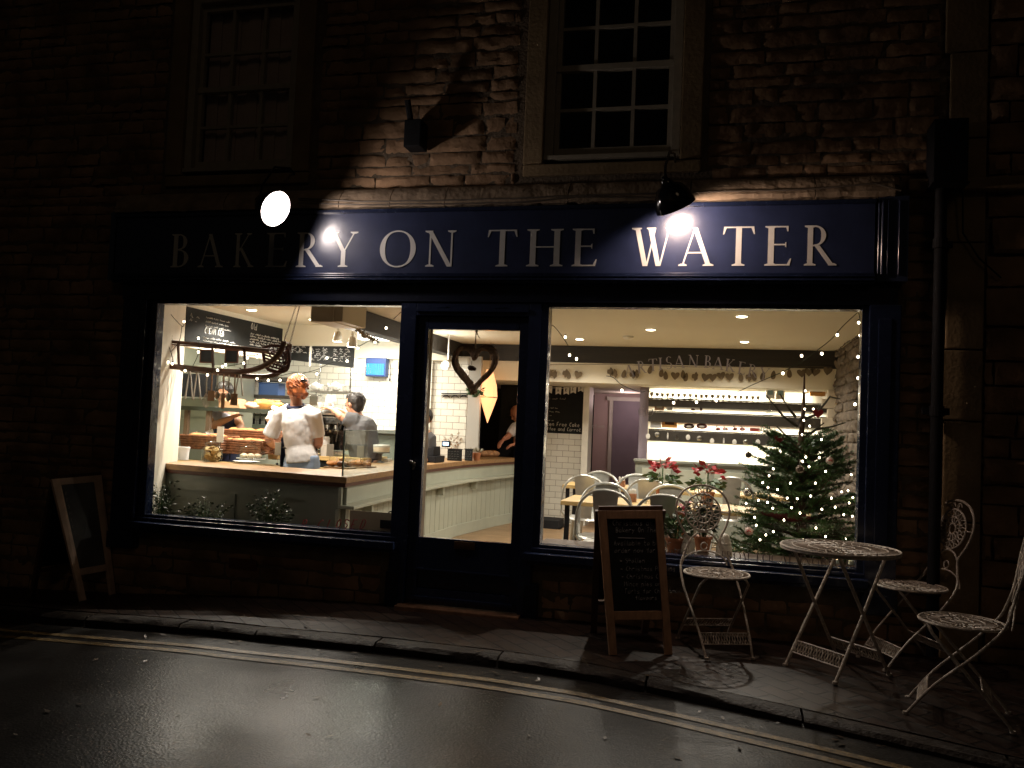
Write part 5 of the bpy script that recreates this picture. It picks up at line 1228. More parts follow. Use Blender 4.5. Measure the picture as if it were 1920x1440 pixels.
# ================================================================== PEOPLE
def flesh(mb,name,m,parent,vox=.008,smooth=6):
    o=mb.build(name,m,parent,smooth=True)
    r=o.modifiers.new('skin_over','REMESH'); r.mode='VOXEL'; r.voxel_size=vox; r.use_smooth_shade=True
    s=o.modifiers.new('relax','SMOOTH'); s.iterations=smooth; s.factor=.5
    return o
def cloth(mb,name,m,parent,vox=.010,amp=.012):
    o=flesh(mb,name,m,parent,vox,5)
    tx_=bpy.data.textures.new(name+'_folds','CLOUDS'); tx_.noise_scale=.075; tx_.noise_depth=2
    d=o.modifiers.new('folds','DISPLACE'); d.texture=tx_; d.strength=amp; d.mid_level=.5; d.texture_coords='GLOBAL'
    return o
def hand(mb,wrist,dirn,palmn,curl=.5,sc_=1):
    """palm + four fingers of different length + thumb from the side of the palm"""
    w=Vector(wrist); d=Vector(dirn).normalized(); n=Vector(palmn); n=(n-d*n.dot(d)).normalized(); s=d.cross(n)
    mb.tube([w-d*.02,w+d*.02,w+d*.055,w+d*.088],[.024*sc_,.028*sc_,.036*sc_,.030*sc_],10,flat=.55)
    for i,(o,L) in enumerate(((-.027,.068),(-.009,.078),(.009,.073),(.026,.058))):
        p=w+d*.085+s*o; pts=[p]; dd=d.copy()
        for k,f in enumerate((.45,.3,.25)):
            dd=(dd+n*curl*(.5+.35*k)).normalized(); pts.append(pts[-1]+dd*L*f)
        mb.tube(pts,[.0088,.0085,.0078,.006],7)
    p=w+d*.03+s*-.028; a=(d*.6-s*.75+n*.3).normalized(); b=(d*.9-s*.15+n*.45).normalized()
    mb.tube([p,p+a*.035,p+a*.035+b*.03,p+a*.035+b*.055],[.013,.011,.009,.007],7)
def head(mb,c,face,r=.088,tilt=0):
    """head centre c, looking along face: skull, jaw, nose, brow, ears, mouth"""
    c=Vector(c); f=Vector(face).normalized(); u=Vector((0,0,1)); u=(u-f*u.dot(f)).normalized(); s=f.cross(u); M=Matrix((s,f,u)).transposed()
    mb.ell(c+u*.02-f*.008,(r*.86,r*1.06,r*1.12),16,M=M)
    mb.ell(c-u*.045+f*.025,(r*.66,r*.74,r*.78),14,M=M)      # jaw
    mb.ell(c-u*.095+f*.055,(.026,.024,.020),10,M=M)          # chin
    mb.tube([c+u*.018+f*.082,c-u*.018+f*.108,c-u*.026+f*.095],[.008,.013,.012],8) # nose
    mb.ell(c+u*.028+f*.078,(.05,.016,.010),10,M=M)           # brow
    mb.ell(c-u*.055+f*.088,(.024,.010,.006),8,M=M); mb.ell(c-u*.066+f*.086,(.021,.010,.006),8,M=M)
    for k in(-1,1):
        mb.ell(c+s*k*r*.90-f*.008-u*.008,(.010,.018,.030),10,M=M)
        mb.ell(c+s*k*.036+f*.062-u*.022,(.022,.018,.018),8,M=M)
    return M
def eyes(c,face,parent,brow):
    c=Vector(c); f=Vector(face).normalized(); u=Vector((0,0,1)); u=(u-f*u.dot(f)).normalized(); s=f.cross(u); m=MB()
    for k in(-1,1): m.ell(c+s*k*.032+u*.006+f*.081,(.011,.008,.007),8,M=Matrix((s,f,u)).transposed())
    m.build('eyes',mat('eye_dark',(.03,.02,.015),.2),parent,smooth=True)
    m=MB()
    for k in(-1,1): m.tube([c+s*k*.018+u*.030+f*.094,c+s*k*.034+u*.034+f*.089,c+s*k*.05+u*.028+f*.078],.0035,5)
    m.build('eyebrows',brow,parent)
SHIRT=mat('white_shirt',(.84,.83,.85),.8,bump=.1,bscale=90); GREYT=mat('grey_tshirt',(.10,.10,.105),.8,bump=.1,bscale=90)
APRON=mat('navy_apron',(.022,.028,.075),.8,bump=.1,bscale=120); JEANS=mat('pale_blue_jeans',(.36,.47,.66),.8,bump=.15,bscale=90)
GING=mat('ginger_hair',(.29,.075,.014),.5,var=.6,vscale=22,bump=1,bscale=70,stretch=(1,1,.3)); DKH=mat('black_hair',(.018,.015,.014),.45,var=.3,vscale=20,bump=.5,bscale=60)
# --- woman with ginger hair in a white shirt
yy=1.42; W=lambda px,py,d=0: Y(px,py,yy+d)
t=thing('person','person with ginger hair pinned up, white shirt and navy apron, back turned, behind the counter','person',(W(562,860).x,yy,ZF))
hc=W(556,729); face=Vector((-.80,.58,-.18))
m=MB(); head(m,hc,face); nb_=W(556,764); m.tube([hc-Vector((0,0,.06)),(hc+nb_)/2+Vector((.0,0,-.02)),nb_-Vector((0,0,.03))],[.052,.05,.062],12)
chest=W(558,792); waist=W(562,838); hip=W(566,868)
m.tube([nb_,chest,waist,hip,hip-Vector((0,0,.10))],[.08,.115,.10,.12,.12],14,flat=.85)
shl=W(524,778); ell_=W(504,823,.02); wr=W(512,838,.26); shr=W(592,779,-.02); elr=W(598,832,.05); wrr=W(560,842,.28)
for a,b_,c_,dd in((shl,ell_,wr,(.4,.9,.1)),(shr,elr,wrr,(-.5,.9,0))):
    m.tube([nb_+Vector((0,0,-.07)),a,a.lerp(b_,.5),b_],[.045,.048,.046,.041],10); m.tube([b_,b_.lerp(c_,.35),c_],[.042,.04,.026],10); hand(m,c_,dd,(0,0,-1),.4)
for s in(-1,1): m.tube([hip+Vector((s*.08,0,-.06)),Vector((hip.x+s*.09,hip.y,ZF+.45)),Vector((hip.x+s*.09,hip.y,ZF+.08))],[.085,.058,.04],10); m.ell((hip.x+s*.09,hip.y+.05,ZF+.04),(.045,.12,.04),10)
flesh(m,'body',SKIN,t); eyes(hc,face,t,GING)
m=MB(); m.ell(hc+Vector((.014,-.014,.034)),(.100,.105,.108),16,jit=.10); m.ell(hc+Vector((.062,-.055,-.012)),(.070,.066,.066),14,jit=.3); m.ell(hc+Vector((.085,-.062,.038)),(.048,.045,.045),12,jit=.4); m.ell(hc+Vector((.10,-.05,-.04)),(.036,.03,.05),10,jit=.5)
m.tube([hc+Vector((-.05,-.03,-.02)),hc+Vector((-.03,-.07,-.04)),hc+Vector((.03,-.085,-.055))],[.02,.026,.02],8)
for k in range(70):
    a=random.uniform(0,2*PI); e=random.uniform(-.6,1.2); q=hc+Vector((.014,-.014,.034))+Vector((.1*math.cos(a)*math.cos(e),.105*math.sin(a)*math.cos(e),.108*math.sin(e))); d_=Vector((.10,-.06,-.02))-(q-hc)*.6; m.tube([q,q+d_*.25+(q-hc)*.06,q+d_*.5+(q-hc)*.04],[.004,.005,.003],4)
flesh(m,'hair',GING,t,.0045,1)
m=MB(); q=W(569,714,-.09); m.tube([q+Vector((-.03,0,-.012)),q+Vector((0,-.012,.01)),q+Vector((.035,0,.0))],[.008,.017,.010],8); m.build('hair_clip',BLACKM,t,smooth=True)
m=MB(); m.tube([nb_+Vector((0,0,-.012)),W(557,774),chest,W(560,815),waist,W(566,856),W(567,868)],[.080,.135,.158,.152,.142,.158,.165],20,flat=.88)
m.tube([W(545,771),shl+Vector((.012,0,.0)),shl.lerp(ell_,.55),shl.lerp(ell_,.86)],[.078,.072,.070,.076],12); m.tube([W(572,771),shr+Vector((-.01,0,0)),shr.lerp(elr,.75)],[.075,.070,.064],12)
cloth(m,'shirt',SHIRT,t,.010,.012)
m=MB(); m.tube([nb_+Vector((.078*math.cos(a),-.01+.070*math.sin(a),.012+.018*math.sin(a))) for a in [2*PI*i/20 for i in range(20)]],.012,6,closed=True,flat=1.4); m.build('apron_neck_strap',APRON,t,smooth=True)
m=MB(); Q=[waist+Vector((.150*math.cos(a),.125*math.sin(a),-.012)) for a in [PI*1.02+PI*.55*i/12 for i in range(13)]]; m.tube(Q,.008,6); m.tube([Q[-1],Q[-1]+Vector((.02,-.01,-.09))],[.009,.006],6)
m.build('apron_tie',BLACKM,t,smooth=True)
m=MB(); A_=[]
for i in range(9):
    a=PI*.06+PI*1.08*i/8; A_.append((waist.x+.165*math.cos(a)-.004,waist.y+.15*math.sin(a)))
m.add([(x,y,waist.z+.12-.05*abs(i-4)/4) for i,(x,y) in enumerate(A_)]+[(x-.01,y+.02,waist.z-.42) for x,y in A_],[(i,i+1,i+10,i+9) for i in range(8)]); m.build('apron',APRON,t,smooth=True)
m=MB(); m.tube([W(567,852),hip-Vector((0,0,.03)),hip-Vector((0,0,.16))],[.150,.168,.16],16,flat=.88)
for s in(-1,1): m.tube([hip+Vector((s*.075,0,-.10)),Vector((hip.x+s*.09,hip.y,ZF+.45)),Vector((hip.x+s*.09,hip.y,ZF+.08))],[.10,.072,.06],12)
cloth(m,'jeans',JEANS,t,.014,.012)
# --- barista in grey
yy=2.42
t=thing('person','dark haired person in a grey t shirt reaching left over the coffee machine','person',(W(672,800).x,yy,ZF))
hc=W(664,758); face=Vector((-.9,.30,-.32)); m=MB(); head(m,hc,face,.086)
nb_=W(673,781); m.tube([hc-Vector((-.01,0,.05)),nb_-Vector((0,0,.03))],[.052,.058],12); chest=W(675,803); hip=W(684,850)
m.tube([nb_,chest,hip,hip-Vector((0,0,.1))],[.07,.11,.10,.11],14,flat=.85)
shl=W(660,789,-.12); ell_=W(641,782,-.16); wr=W(624,768,-.14); shr=W(664,786,.14); elr=W(645,776,.12); wrr=W(628,768,.02)
for a,b_,c_,dd in((shl,ell_,wr,(-.9,.1,.25)),(shr,elr,wrr,(-.9,-.2,.1))):
    m.tube([nb_+Vector((0,0,-.05)),a,a.lerp(b_,.5),b_],[.06,.052,.046,.040],10); m.tube([b_,b_.lerp(c_,.4),c_],[.040,.037,.026],10); hand(m,c_,dd,(0,.1,-1),.55)
for s in(-1,1): m.tube([hip+Vector((s*.08,0,-.06)),Vector((hip.x+s*.09,hip.y,ZF+.08))],[.085,.05],10)
flesh(m,'body',SKIN2,t); eyes(hc,face,t,DKH)
m=MB(); m.ell(hc+Vector((.024,-.0,.034)),(.096,.094,.098),16,jit=.14); m.ell(hc+Vector((.05,-.01,-.012)),(.062,.078,.07),14,jit=.2); m.ell(hc+Vector((-.045,0,.075)),(.05,.06,.035),10,jit=.35)
flesh(m,'hair',DKH,t,.007,2)
m=MB(); m.tube([nb_+Vector((0,0,-.01)),W(674,790),chest,W(679,822),hip,hip-Vector((0,0,.05))],[.085,.15,.178,.168,.16,.16],18,flat=.95)
for a,b_ in((shl,ell_),(shr,elr)): m.tube([nb_+Vector((0,0,-.07)),a,a.lerp(b_,.75)],[.095,.088,.074],12)
cloth(m,'tshirt',GREYT,t,.011,.022)
m=MB(); m.tube([hip-Vector((0,0,.03)),Vector((hip.x,hip.y,ZF+.1))],[.145,.12],14); cloth(m,'trousers',BLACKM,t,.02,.01)
# --- cook behind the shelf
yy=2.45
t=thing('person','cook in a navy apron half hidden behind the bread shelf, one bare arm reaching right','person',(W(420,800).x,yy,ZF))
hc=W(420,738); face=Vector((.35,-.85,-.35)); m=MB(); head(m,hc,face,.086); nb_=W(420,765); m.tube([hc-Vector((0,0,.05)),nb_],[.05,.058],12); hip=W(424,850)
m.tube([nb_,W(422,790),hip,hip-Vector((0,0,.1))],[.09,.14,.13,.13],14)
for a,b_,c_,dd in((W(400,776,-.06),W(399,798,-.14),W(434,783,-.24),(.9,-.1,.35)),(W(440,776,.02),W(452,800,-.08),W(440,812,-.26),(-.1,-.5,-.8))):
    m.tube([nb_+Vector((0,0,-.05)),a,b_],[.06,.05,.041],10); m.tube([b_,b_.lerp(c_,.4),c_],[.041,.038,.026],10); hand(m,c_,dd,(.2,-.2,-1),.55)
m.tube([hip,Vector((hip.x,hip.y,ZF))],[.12,.08],10); flesh(m,'body',SKIN2,t); eyes(hc,face,t,DKH)
m=MB(); m.ell(hc+Vector((0,.012,.05)),(.096,.10,.088),14,jit=.1); flesh(m,'hair',DKH,t,.006,2)
m=MB(); m.tube([nb_,W(422,785),W(423,815),hip],[.08,.15,.145,.145],16,flat=.85); m.tube([W(410,775),W(401,780,-.07),W(400,788,-.10)],[.08,.068,.06],10); cloth(m,'striped_shirt',mat('pale_striped_shirt',(.42,.42,.50),.8),t,.012,.015)
m=MB(); m.tube([W(423,783,-.02),W(423,815,-.02),hip+Vector((0,-.02,-.1))],[.142,.153,.155],16,flat=.86); cloth(m,'apron',APRON,t,.012,.01)
m=MB(); m.tube([hip,Vector((hip.x,hip.y,ZF+.05))],[.13,.12],12); cloth(m,'trousers',BLACKM,t,.02,.01)
# --- person seen at the right of the door glass
yy=5.62
t=thing('person','grey haired person in a white shirt with rolled sleeve bending over the far counter end, seen through the door','person',(W(972,800).x,yy,ZF))
t['label']='person with flushed face and white shirt at the far counter end, through the door'
hc=W(970,776); face=Vector((-.6,-.5,-.55)); m=MB(); head(m,hc,face,.088); nb_=W(977,796); m.tube([hc,nb_],[.05,.058],12); hip=W(985,862)
m.tube([nb_,W(982,820),hip,hip-Vector((0,0,.1))],[.09,.15,.14,.14],14)
for a,b_,c_,dd in((W(966,800,-.1),W(953,818,-.2),W(944,824,-.3),(-.3,-.6,-.6)),(W(992,800,.05),W(992,822,-.15),W(966,832,-.3),(-.6,-.6,-.3))):
    m.tube([nb_+Vector((0,0,-.05)),a,b_],[.06,.05,.041],10); m.tube([b_,c_],[.041,.028],10); hand(m,c_,dd,(0,0,-1),.5)
m.tube([hip,Vector((hip.x,hip.y,ZF))],[.12,.08],10); flesh(m,'body',mat('flushed_skin',(.60,.26,.16),.5),t); eyes(hc,face,t,GING)
m=MB(); m.ell(hc+Vector((.02,.03,.035)),(.092,.09,.085),14,jit=.12); flesh(m,'hair',mat('sandy_hair',(.40,.20,.10),.6),t,.008,2)
m=MB(); m.tube([nb_,W(981,812),W(983,835),hip],[.08,.16,.15,.15],16,flat=.85); m.tube([W(976,800),W(966,801,-.1),W(955,815,-.18)],[.085,.07,.058],10); cloth(m,'shirt',SHIRT,t,.012,.02)
m=MB(); m.tube([W(985,815,-.02),W(985,840,-.02),hip+Vector((0,-.02,-.2))],[.148,.158,.165],16,flat=.9); cloth(m,'apron',APRON,t,.012,.01)
m=MB(); m.tube([hip,Vector((hip.x,hip.y,ZF+.05))],[.13,.12],12); cloth(m,'trousers',BLACKM,t,.02,.01)
# --- person at the left edge of the door glass
yy=3.05
t=thing('person','dark haired person in a grey top, mostly hidden behind the left door stile','person',(W(793,800).x,yy,ZF))
hc=W(795,786); face=Vector((.35,-.9,-.1)); m=MB(); head(m,hc,face,.085); nb_=W(794,808); m.tube([hc,nb_],[.05,.055],12); hip=W(794,860)
m.tube([nb_,W(794,830),hip],[.085,.125,.12],14)
for s,a in((1,W(808,822)),(-1,W(779,822))):
    b_=a+Vector((s*.03,0,-.24)); c_=b_+Vector((-s*.05,-.2,.02)); m.tube([nb_,a,b_],[.055,.048,.04],10); m.tube([b_,c_],[.04,.026],10); hand(m,c_,(0,-1,0),(0,0,-1),.5)
m.tube([hip,Vector((hip.x,hip.y,ZF))],[.12,.08],10); flesh(m,'body',SKIN2,t); eyes(hc,face,t,DKH)
m=MB(); m.ell(hc+Vector((0,.025,.035)),(.09,.092,.09),14,jit=.12); flesh(m,'hair',DKH,t,.008,2)
m=MB(); m.tube([nb_,W(794,822),W(794,845),hip],[.075,.14,.135,.135],16,flat=.85)
for a in(W(808,822),W(779,822)): m.tube([nb_+Vector((0,0,-.04)),a,a+Vector((0,0,-.12))],[.08,.065,.058],10)
cloth(m,'top',GREYT,t,.012,.015)
m=MB(); m.tube([hip,Vector((hip.x,hip.y,ZF+.05))],[.13,.12],12); cloth(m,'trousers',BLACKM,t,.02,.01)

# ================================================================== SLEDGE AND UTENSILS
SY_=.50; W2=lambda px,py,d=0: Y(px,py,SY_+d)
t=SLD=thing('wooden_sledge','old wooden sledge hung on chains inside the left window as a rack','sledge',W2(420,690))
def sm_(P,k=5):
    S=[]
    for i in range(len(P)-1):
        a,b_=P[i],P[i+1]; p0=P[max(0,i-1)]; p3=P[min(len(P)-1,i+2)]
        for j in range(k):
            u=j/k; S.append(.5*((2*a)+(b_-p0)*u+(2*p0-5*a+4*b_-p3)*u*u+(3*a-p0-3*b_+p3)*u**3))
    S.append(P[-1]); return S
m=MB(); m.tube(sm_([W2(304,685),W2(350,690),W2(400,695),W2(450,697),W2(485,690),W2(512,675),W2(527,657),W2(533,640)]),.019,8,flat=1.2); m.v=m.v; m.build('front_runner',SLEDW,t,smooth=True)
m=MB(); m.tube(sm_([W2(340,692,.22),W2(400,698,.22),W2(450,704,.22),W2(500,706,.22),W2(526,696,.22),W2(540,672,.22),W2(543,645,.22)]),.018,8,flat=1.2); m.build('rear_runner',SLEDW,t,smooth=True)
m=MB(); m.tube([W2(312,640,.02),W2(505,657,.02)],.013,8); m.build('front_rail',SLEDW,t,smooth=True)
m=MB(); m.tube([W2(335,643,.22),W2(515,663,.22)],.010,8); m.build('rear_rail',SLEDW,t,smooth=True)
for i in range(3):
    m=MB(); d=.045+i*.07; m.beam(W2(322,646,d),W2(500,661,d),.045,.010); m.build('seat_slat',mat('pinkish_slat',(.19,.085,.055),.6,var=.25,vscale=10),t)
for px in(334,398,458):
    for d in(0,.22):
        m=MB(); a=W2(px,643+(px-334)*.07,d+.01); b_=W2(px+2,690+(px-334)*.05,d+.01); m.beam(a,b_,.016,.016); m.build('strut',SLEDW,t)
m=MB(); m.tube([W2(533,640),W2(543,645,.22)],.009,8); m.tube([W2(515,676),W2(530,690,.22)],.009,8); m.build('front_bar',SLEDW,t,smooth=True)
m=MB(); 
for a,b_ in((W2(530,646),W2(560,560,.05)),(W2(541,655,.2),W2(565,560,.15)),(W2(322,642),W2(320,560,.02))):
    k=24
    for i in range(k):
        c=a.lerp(b_,(i+.5)/k); ax=(b_-a).normalized(); s=ax.cross(Vector((0,1,0) if i%2 else (.7,.7,0))).normalized(); L=(b_-a).length/k*.62
        m.tube([c+ax*L*math.cos(q)+s*.006*math.sin(q) for q in [2*PI*j/8 for j in range(8)]],.0018,4,closed=True)
m.build('chains',mat('dark_chain',(.05,.04,.035),.7,metal=0),t)
t=thing('wicker_trug','dark red wicker trug hooked on the curved front of the sledge','basket',W2(520,668,.1))
m=MB(); P=[W2(492,652,.1),W2(515,648,.1),W2(540,655,.12),W2(540,690,.12),W2(522,698,.1),W2(500,690,.1)]
m.tube(sm_(P+[P[0]]),.012,6); 
for i in range(7):
    u=i/6; a=P[0].lerp(P[5],u); b_=P[2].lerp(P[3],u); mid=(a+b_)/2+Vector((0,.09,-.03)); m.tube(sm_([a,mid,b_]),.008,5)
for i in range(6):
    u=(i+.5)/6; a=P[0].lerp(P[2],u); b_=P[5].lerp(P[3],u); m.tube(sm_([a,(a+b_)/2+Vector((0,.085,0)),b_]),.006,5)
m.build('woven_body',mat('red_brown_wicker',(.055,.012,.012),.7,bump=.5,bscale=80),t,smooth=True)
# slates hanging between the runners
for px,l_ in((387,'small framed slate hanging inside the sledge, left one'),(434,'small framed slate hanging inside the sledge, right one')):
    c=W2(px,668,.12); t=thing('slate_tag',l_,'slate',c,'small slates inside the sledge'); m=MB(); m.box((c.x-.055,c.y,c.z-.05),(c.x+.055,c.y+.008,c.z+.05)); m.build('slate',mat('blue_slate',(.03,.045,.06),.4),t)
    m=MB(); 
    for a,b_ in(((-.06,-.055),(.06,-.045)),((-.06,.045),(.06,.055))): m.box((c.x+a[0],c.y-.004,c.z+a[1]),(c.x+b_[0],c.y+.012,c.z+b_[1]))
    for a in(-.06,.05): m.box((c.x+a,c.y-.0035,c.z-.045),(c.x+a+.01,c.y+.0115,c.z+.045))
    m.build('frame',mat('pinkish_slat',(.19,.085,.055),.6),t)
# utensils
UT=[(356,700,748,'tongs'),(371,700,750,'tongs'),(388,702,764,'whisk'),(398,702,752,'spatula'),(409,702,748,'spoon'),(420,704,766,'knife'),(430,703,752,'spoon'),(441,704,760,'spatula'),(450,702,742,'tongs')]
nth=('first','second','third','fourth','fifth','sixth','seventh','eighth','ninth')
UM=mat('dull_utensil_metal',(.30,.27,.22),.35,metal=.5); UW=mat('utensil_wood',(.26,.13,.06),.6)
for i,(px,y0,y1,kd) in enumerate(UT):
    a=W2(px,y0-10,.08+.02*(i%3)); b_=W2(px-2,y1,.08+.02*(i%3)); t=thing('kitchen_'+kd,'kitchen %s hanging below the sledge, %s utensil from the left'%(kd,nth[i]),kd,a,'utensils hanging below the sledge')
    m=MB()
    if kd=='tongs':
        for s in(-1,1): m.tube([a,a.lerp(b_,.3)+Vector((s*.012,0,0)),b_+Vector((s*.035,0,0))],[.006,.009,.013],6,flat=.4)
        m.build('arms',UM,t,smooth=True); m=MB(); m.tube([a+Vector((0,0,.01)),a+Vector((0,0,-.02))],.010,8); m.build('hinge',STEEL,t)
    else:
        m.tube([a,a.lerp(b_,.6)],.006,6); m.build('handle',UW if i%2 else UM,t,smooth=True); m=MB(); c=a.lerp(b_,.6)
        if kd=='whisk':
            for s in range(6):
                an=PI*s/6; v=Vector((math.cos(an),math.sin(an),0)); m.tube(sm_([c,c.lerp(b_,.6)+v*.028,b_,c.lerp(b_,.6)-v*.028,c]),.002,4)
        elif kd=='spoon': m.ell(c.lerp(b_,.7),(.024,.01,.036),12)
        elif kd=='knife': m.box((c.x-.016,c.y-.002,b_.z),(c.x+.016,c.y+.002,c.z))
        else: m.box((c.x-.03,c.y-.004,b_.z),(c.x+.03,c.y+.004,c.z-.02)); m.tube([c,c-Vector((0,0,.03))],.006,6)
        m.build('head',UM if i%2==0 else UW,t,smooth=True)

# ================================================================== STRING LIGHTS
def lights(label,wires,bulbs,y,sz=.0085):
    t=thing('string_lights',label,'string lights',Y(*bulbs[0],y)); 
    for w_ in wires:
        m=MB(); m.tube(sm_([Y(a,b_,y+.0) for a,b_ in w_]),.0028,5); m.build('wire',WIRE,t,smooth=True)
    for px,py in bulbs:
        q=Y(px,py,y-.01); m=MB(); m.ell(q,(sz,sz,sz*1.2),10); bo=m.build('bulb',BULB,t,smooth=True)
        m=MB(); m.tube([q+Vector((0,0,sz)),q+Vector((0,0,sz*2.6))],.0045,6); m.build('socket',WIRE,bo)
lights('string of warm fairy lights wound round the sledge and across the left window',
 [[(308,572),(325,595),(342,612),(345,606)],[(301,575),(304,600),(308,620),(313,640),(322,665),(325,680)],[(341,612),(336,640),(320,660)],[(347,693),(389,701),(410,690),(430,686),(457,680),(464,668),(482,667)],[(440,700),(482,706),(503,709),(525,705),(550,699),(567,700),(594,693),(608,686),(625,678)],[(668,652),(690,640),(706,628)],[(738,598),(752,585)],[(372,636),(373,660),(360,690)]],
 [(313,577),(345,603),(306,621),(304,644),(372,634),(372,660),(315,679),(323,682),(347,695),(389,703),(408,694),(417,687),(423,684),(457,681),(464,671),(482,669),(482,710),(503,713),(525,713),(567,709),(594,701),(613,671),(651,677),(671,653),(724,615),(703,642)],.42)
lights('warm string lights looping across the right window up to its top right corner',
 [[(1031,609),(1040,613),(1055,632),(1066,650),(1072,668)],[(1137,705),(1150,708),(1165,721),(1185,730),(1203,735),(1215,733),(1240,742),(1268,748),(1300,747),(1320,745),(1345,743),(1375,738),(1410,722),(1440,709),(1468,697),(1500,680)],[(1500,682),(1535,655),(1560,635),(1580,612),(1608,586)],[(1610,586),(1614,610),(1613,640),(1612,680),(1610,720),(1605,760)]],
 [(1060,632),(1068,666),(1081,673),(1166,732),(1263,755),(1306,754),(1343,751),(1468,700),(1503,667),(1541,663),(1570,628),(1610,605),(1613,629),(1609,669),(1609,709),(1603,758)],.44)

# ================================================================== LEAF GARLAND ON THE CREAM BAND
t=thing('leaf_garland','garland of brown wooden leaves and hearts strung along the cream band over the shelves','garland',Y(1290,690,4.4))
LM=mat('brown_felt_leaf',(.15,.115,.07),.8,var=.15); rg=random.Random(9)
m=MB(); m.tube([Y(1000,684,4.395),Y(1150,683,4.395),Y(1300,688,4.395),Y(1560,688,4.395)],.003,5); m.build('string',LM,t)
for px,py,kd in ((1030,697,2),(1040,699,2),(1061,697,2),(1066,700,0),(1084,699,1),(1145,694,2),(1153,697,2),(1170,698,0),(1187,699,2),(1194,698,2),(1219,690,0),(1240,696,0),(1248,701,0),(1266,701,1),(1281,699,0),(1286,704,0),(1304,703,2),(1323,704,1),(1336,704,1),(1352,701,1),(1368,703,1),(1389,704,0),(1405,704,2),(1414,703,0),(1430,702,0),(1450,700,0),(1480,697,0),(1503,696,1),(1517,694,1),(1529,694,1),(1552,692,1)):
    c=Y(px,py+3,4.385); m=MB(); k=20; pts=[]; rr=.045
    rot=rg.uniform(-.25,.25)
    for i in range(k):
        a=2*PI*i/k; 
        if kd==1: x=.05*math.sin(a)**3; z=.0034*(13*math.cos(a)-5*math.cos(2*a)-2*math.cos(3*a))
        elif kd==0: x=.026*math.sin(a)*(1-.3*math.cos(a)); z=.05*math.cos(a)
        else: x=.034*math.sin(a)*(1+.25*math.sin(3*a)); z=.045*math.cos(a)+.010*math.cos(5*a)
        pts.append((c.x+x*math.cos(rot)-z*math.sin(rot),c.z+x*math.sin(rot)+z*math.cos(rot)))
    m.prism(pts,c.y-.004,c.y+.004); m.build('leaf',LM,t)
    
# ================================================================== ON THE COUNTER
def onc(px,py): p=Z(px,py,ZT_); return Vector((p.x,p.y,ZT_))
c=onc(397,866); t=thing('biscuit_jar','glass biscuit jar full of round biscuits at the left of the counter','jar',c)
m=MB(); m.lathe([(.0,.002),(.078,.002),(.088,.02),(.088,.11),(.065,.135),(.062,.15),(.059,.15),(.06,.134),(.084,.108),(.084,.022),(.075,.006),(0,.006)],c,28); m.build('glass_body',GLASS2,t,smooth=True)
m=MB(); m.lathe([(.068,.151),(.068,.165),(.03,.18),(.014,.185),(.02,.20),(0,.205)],c,24); m.build('lid',GLASS2,t,smooth=True)
rp=random.Random(3)
for i in range(26):
    a=rp.uniform(0,2*PI); rr=.048*math.sqrt(rp.random()); m=MB(); q=c+Vector((rr*math.cos(a),rr*math.sin(a),.018+.0038*i)); ax=Vector((rp.uniform(-1,1),rp.uniform(-1,1),rp.uniform(.2,1))); m.lathe([(0,0),(.030,0),(.033,.006),(.030,.011),(0,.012)],q,12,axis=ax); m.build('biscuit',mat('biscuit',(.46,.29,.12),.7,var=.35,vscale=40),t,smooth=True)
c=onc(341,862); t=thing('white_tub','white lidded tub at the left end of the counter by the wall','tub',c); m=MB(); m.lathe([(0,0),(.055,0),(.062,.10),(.062,.10)],c,20); m.build('tub',CERAM,t,smooth=True); m=MB(); m.lathe([(.066,.101),(.066,.115),(0,.118)],c,20); m.build('lid',CERAM,t,smooth=True)
# raised cake stand with muffins and napkins
c=onc(368,858)+Vector((0,.28,0)); t=thing('cake_stand','dark footed cake stand holding paper wrapped loaves, left of the biscuit jar','cake stand',c)
m=MB(); m.lathe([(.05,0),(.045,.006),(.012,.015),(.012,.09),(.10,.10),(.10,.108),(0,.108)],c,24); m.build('stand',BLACKM,t,smooth=True)
for i,(dx_,dz) in enumerate(((-.06,0),(.05,0),(.0,.04))):
    m=MB(); m.ell(c+Vector((dx_,.0,.135+dz)),(.05,.04,.03),12,jit=.4); m.build('loaf',BREAD,t,smooth=True)
m=MB()
for (px,py) in((360,822),(372,826),(388,818),(400,826),(398,836)):
    q=Y(px,py,c.y-.03); m.add([q,q+Vector((.07,.01,.03)),q+Vector((.055,0,.075)),q+Vector((-.02,0,.045)),q+Vector((.02,.03,.055))],[(0,1,4),(1,2,4),(2,3,4),(3,0,4)])
m.build('paper_wrap',PAPER,t)
def card(px,py0,py1,w_px,label,base_py=None,col=None,dark=False,stick=True):
    y=onc(px,base_py or py1).y; a=Y(px-w_px/2,py1,y); b_=Y(px+w_px/2,py0,y); t=thing('price_card',label,'price card',(px and (a.x+b_.x)/2,y,ZT_),'price cards on the counter')
    m=MB(); m.box((a.x,y-.003,a.z),(b_.x,y+.003,b_.z)); m.build('card',col or mat('grey_card',(.42,.41,.36),.7),t)
    if stick:
        m=MB(); m.tube([((a.x+b_.x)/2,y+.004,ZT_+.01),((a.x+b_.x)/2,y+.004,a.z+.02)],.0025,6); m.build('stem',STEEL,t); m=MB(); m.ell(((a.x+b_.x)/2,y,ZT_+.010),(.014,.012,.010),10); m.build('clip_base',BLACKM,t,smooth=True)
GC=mat('grey_card',(.42,.41,.36),.7)
card(413,800,829,14,'tall white price card standing behind the biscuit jar',866,PAPER)
card(521,830,853,12,'grey price card in front of the ginger haired person, left one',872); card(573,831,854,12,'grey price card in front of the ginger haired person, right one',872)
card(619,833,855,14,'grey price card standing in front of the white paper cups',876); card(676,836,858,14,'grey price card behind the clear counter screen',876); card(487,826,843,15,'translucent white price card right of the glass cake dome',862,mat('pale_label',(.62,.62,.58),.5))
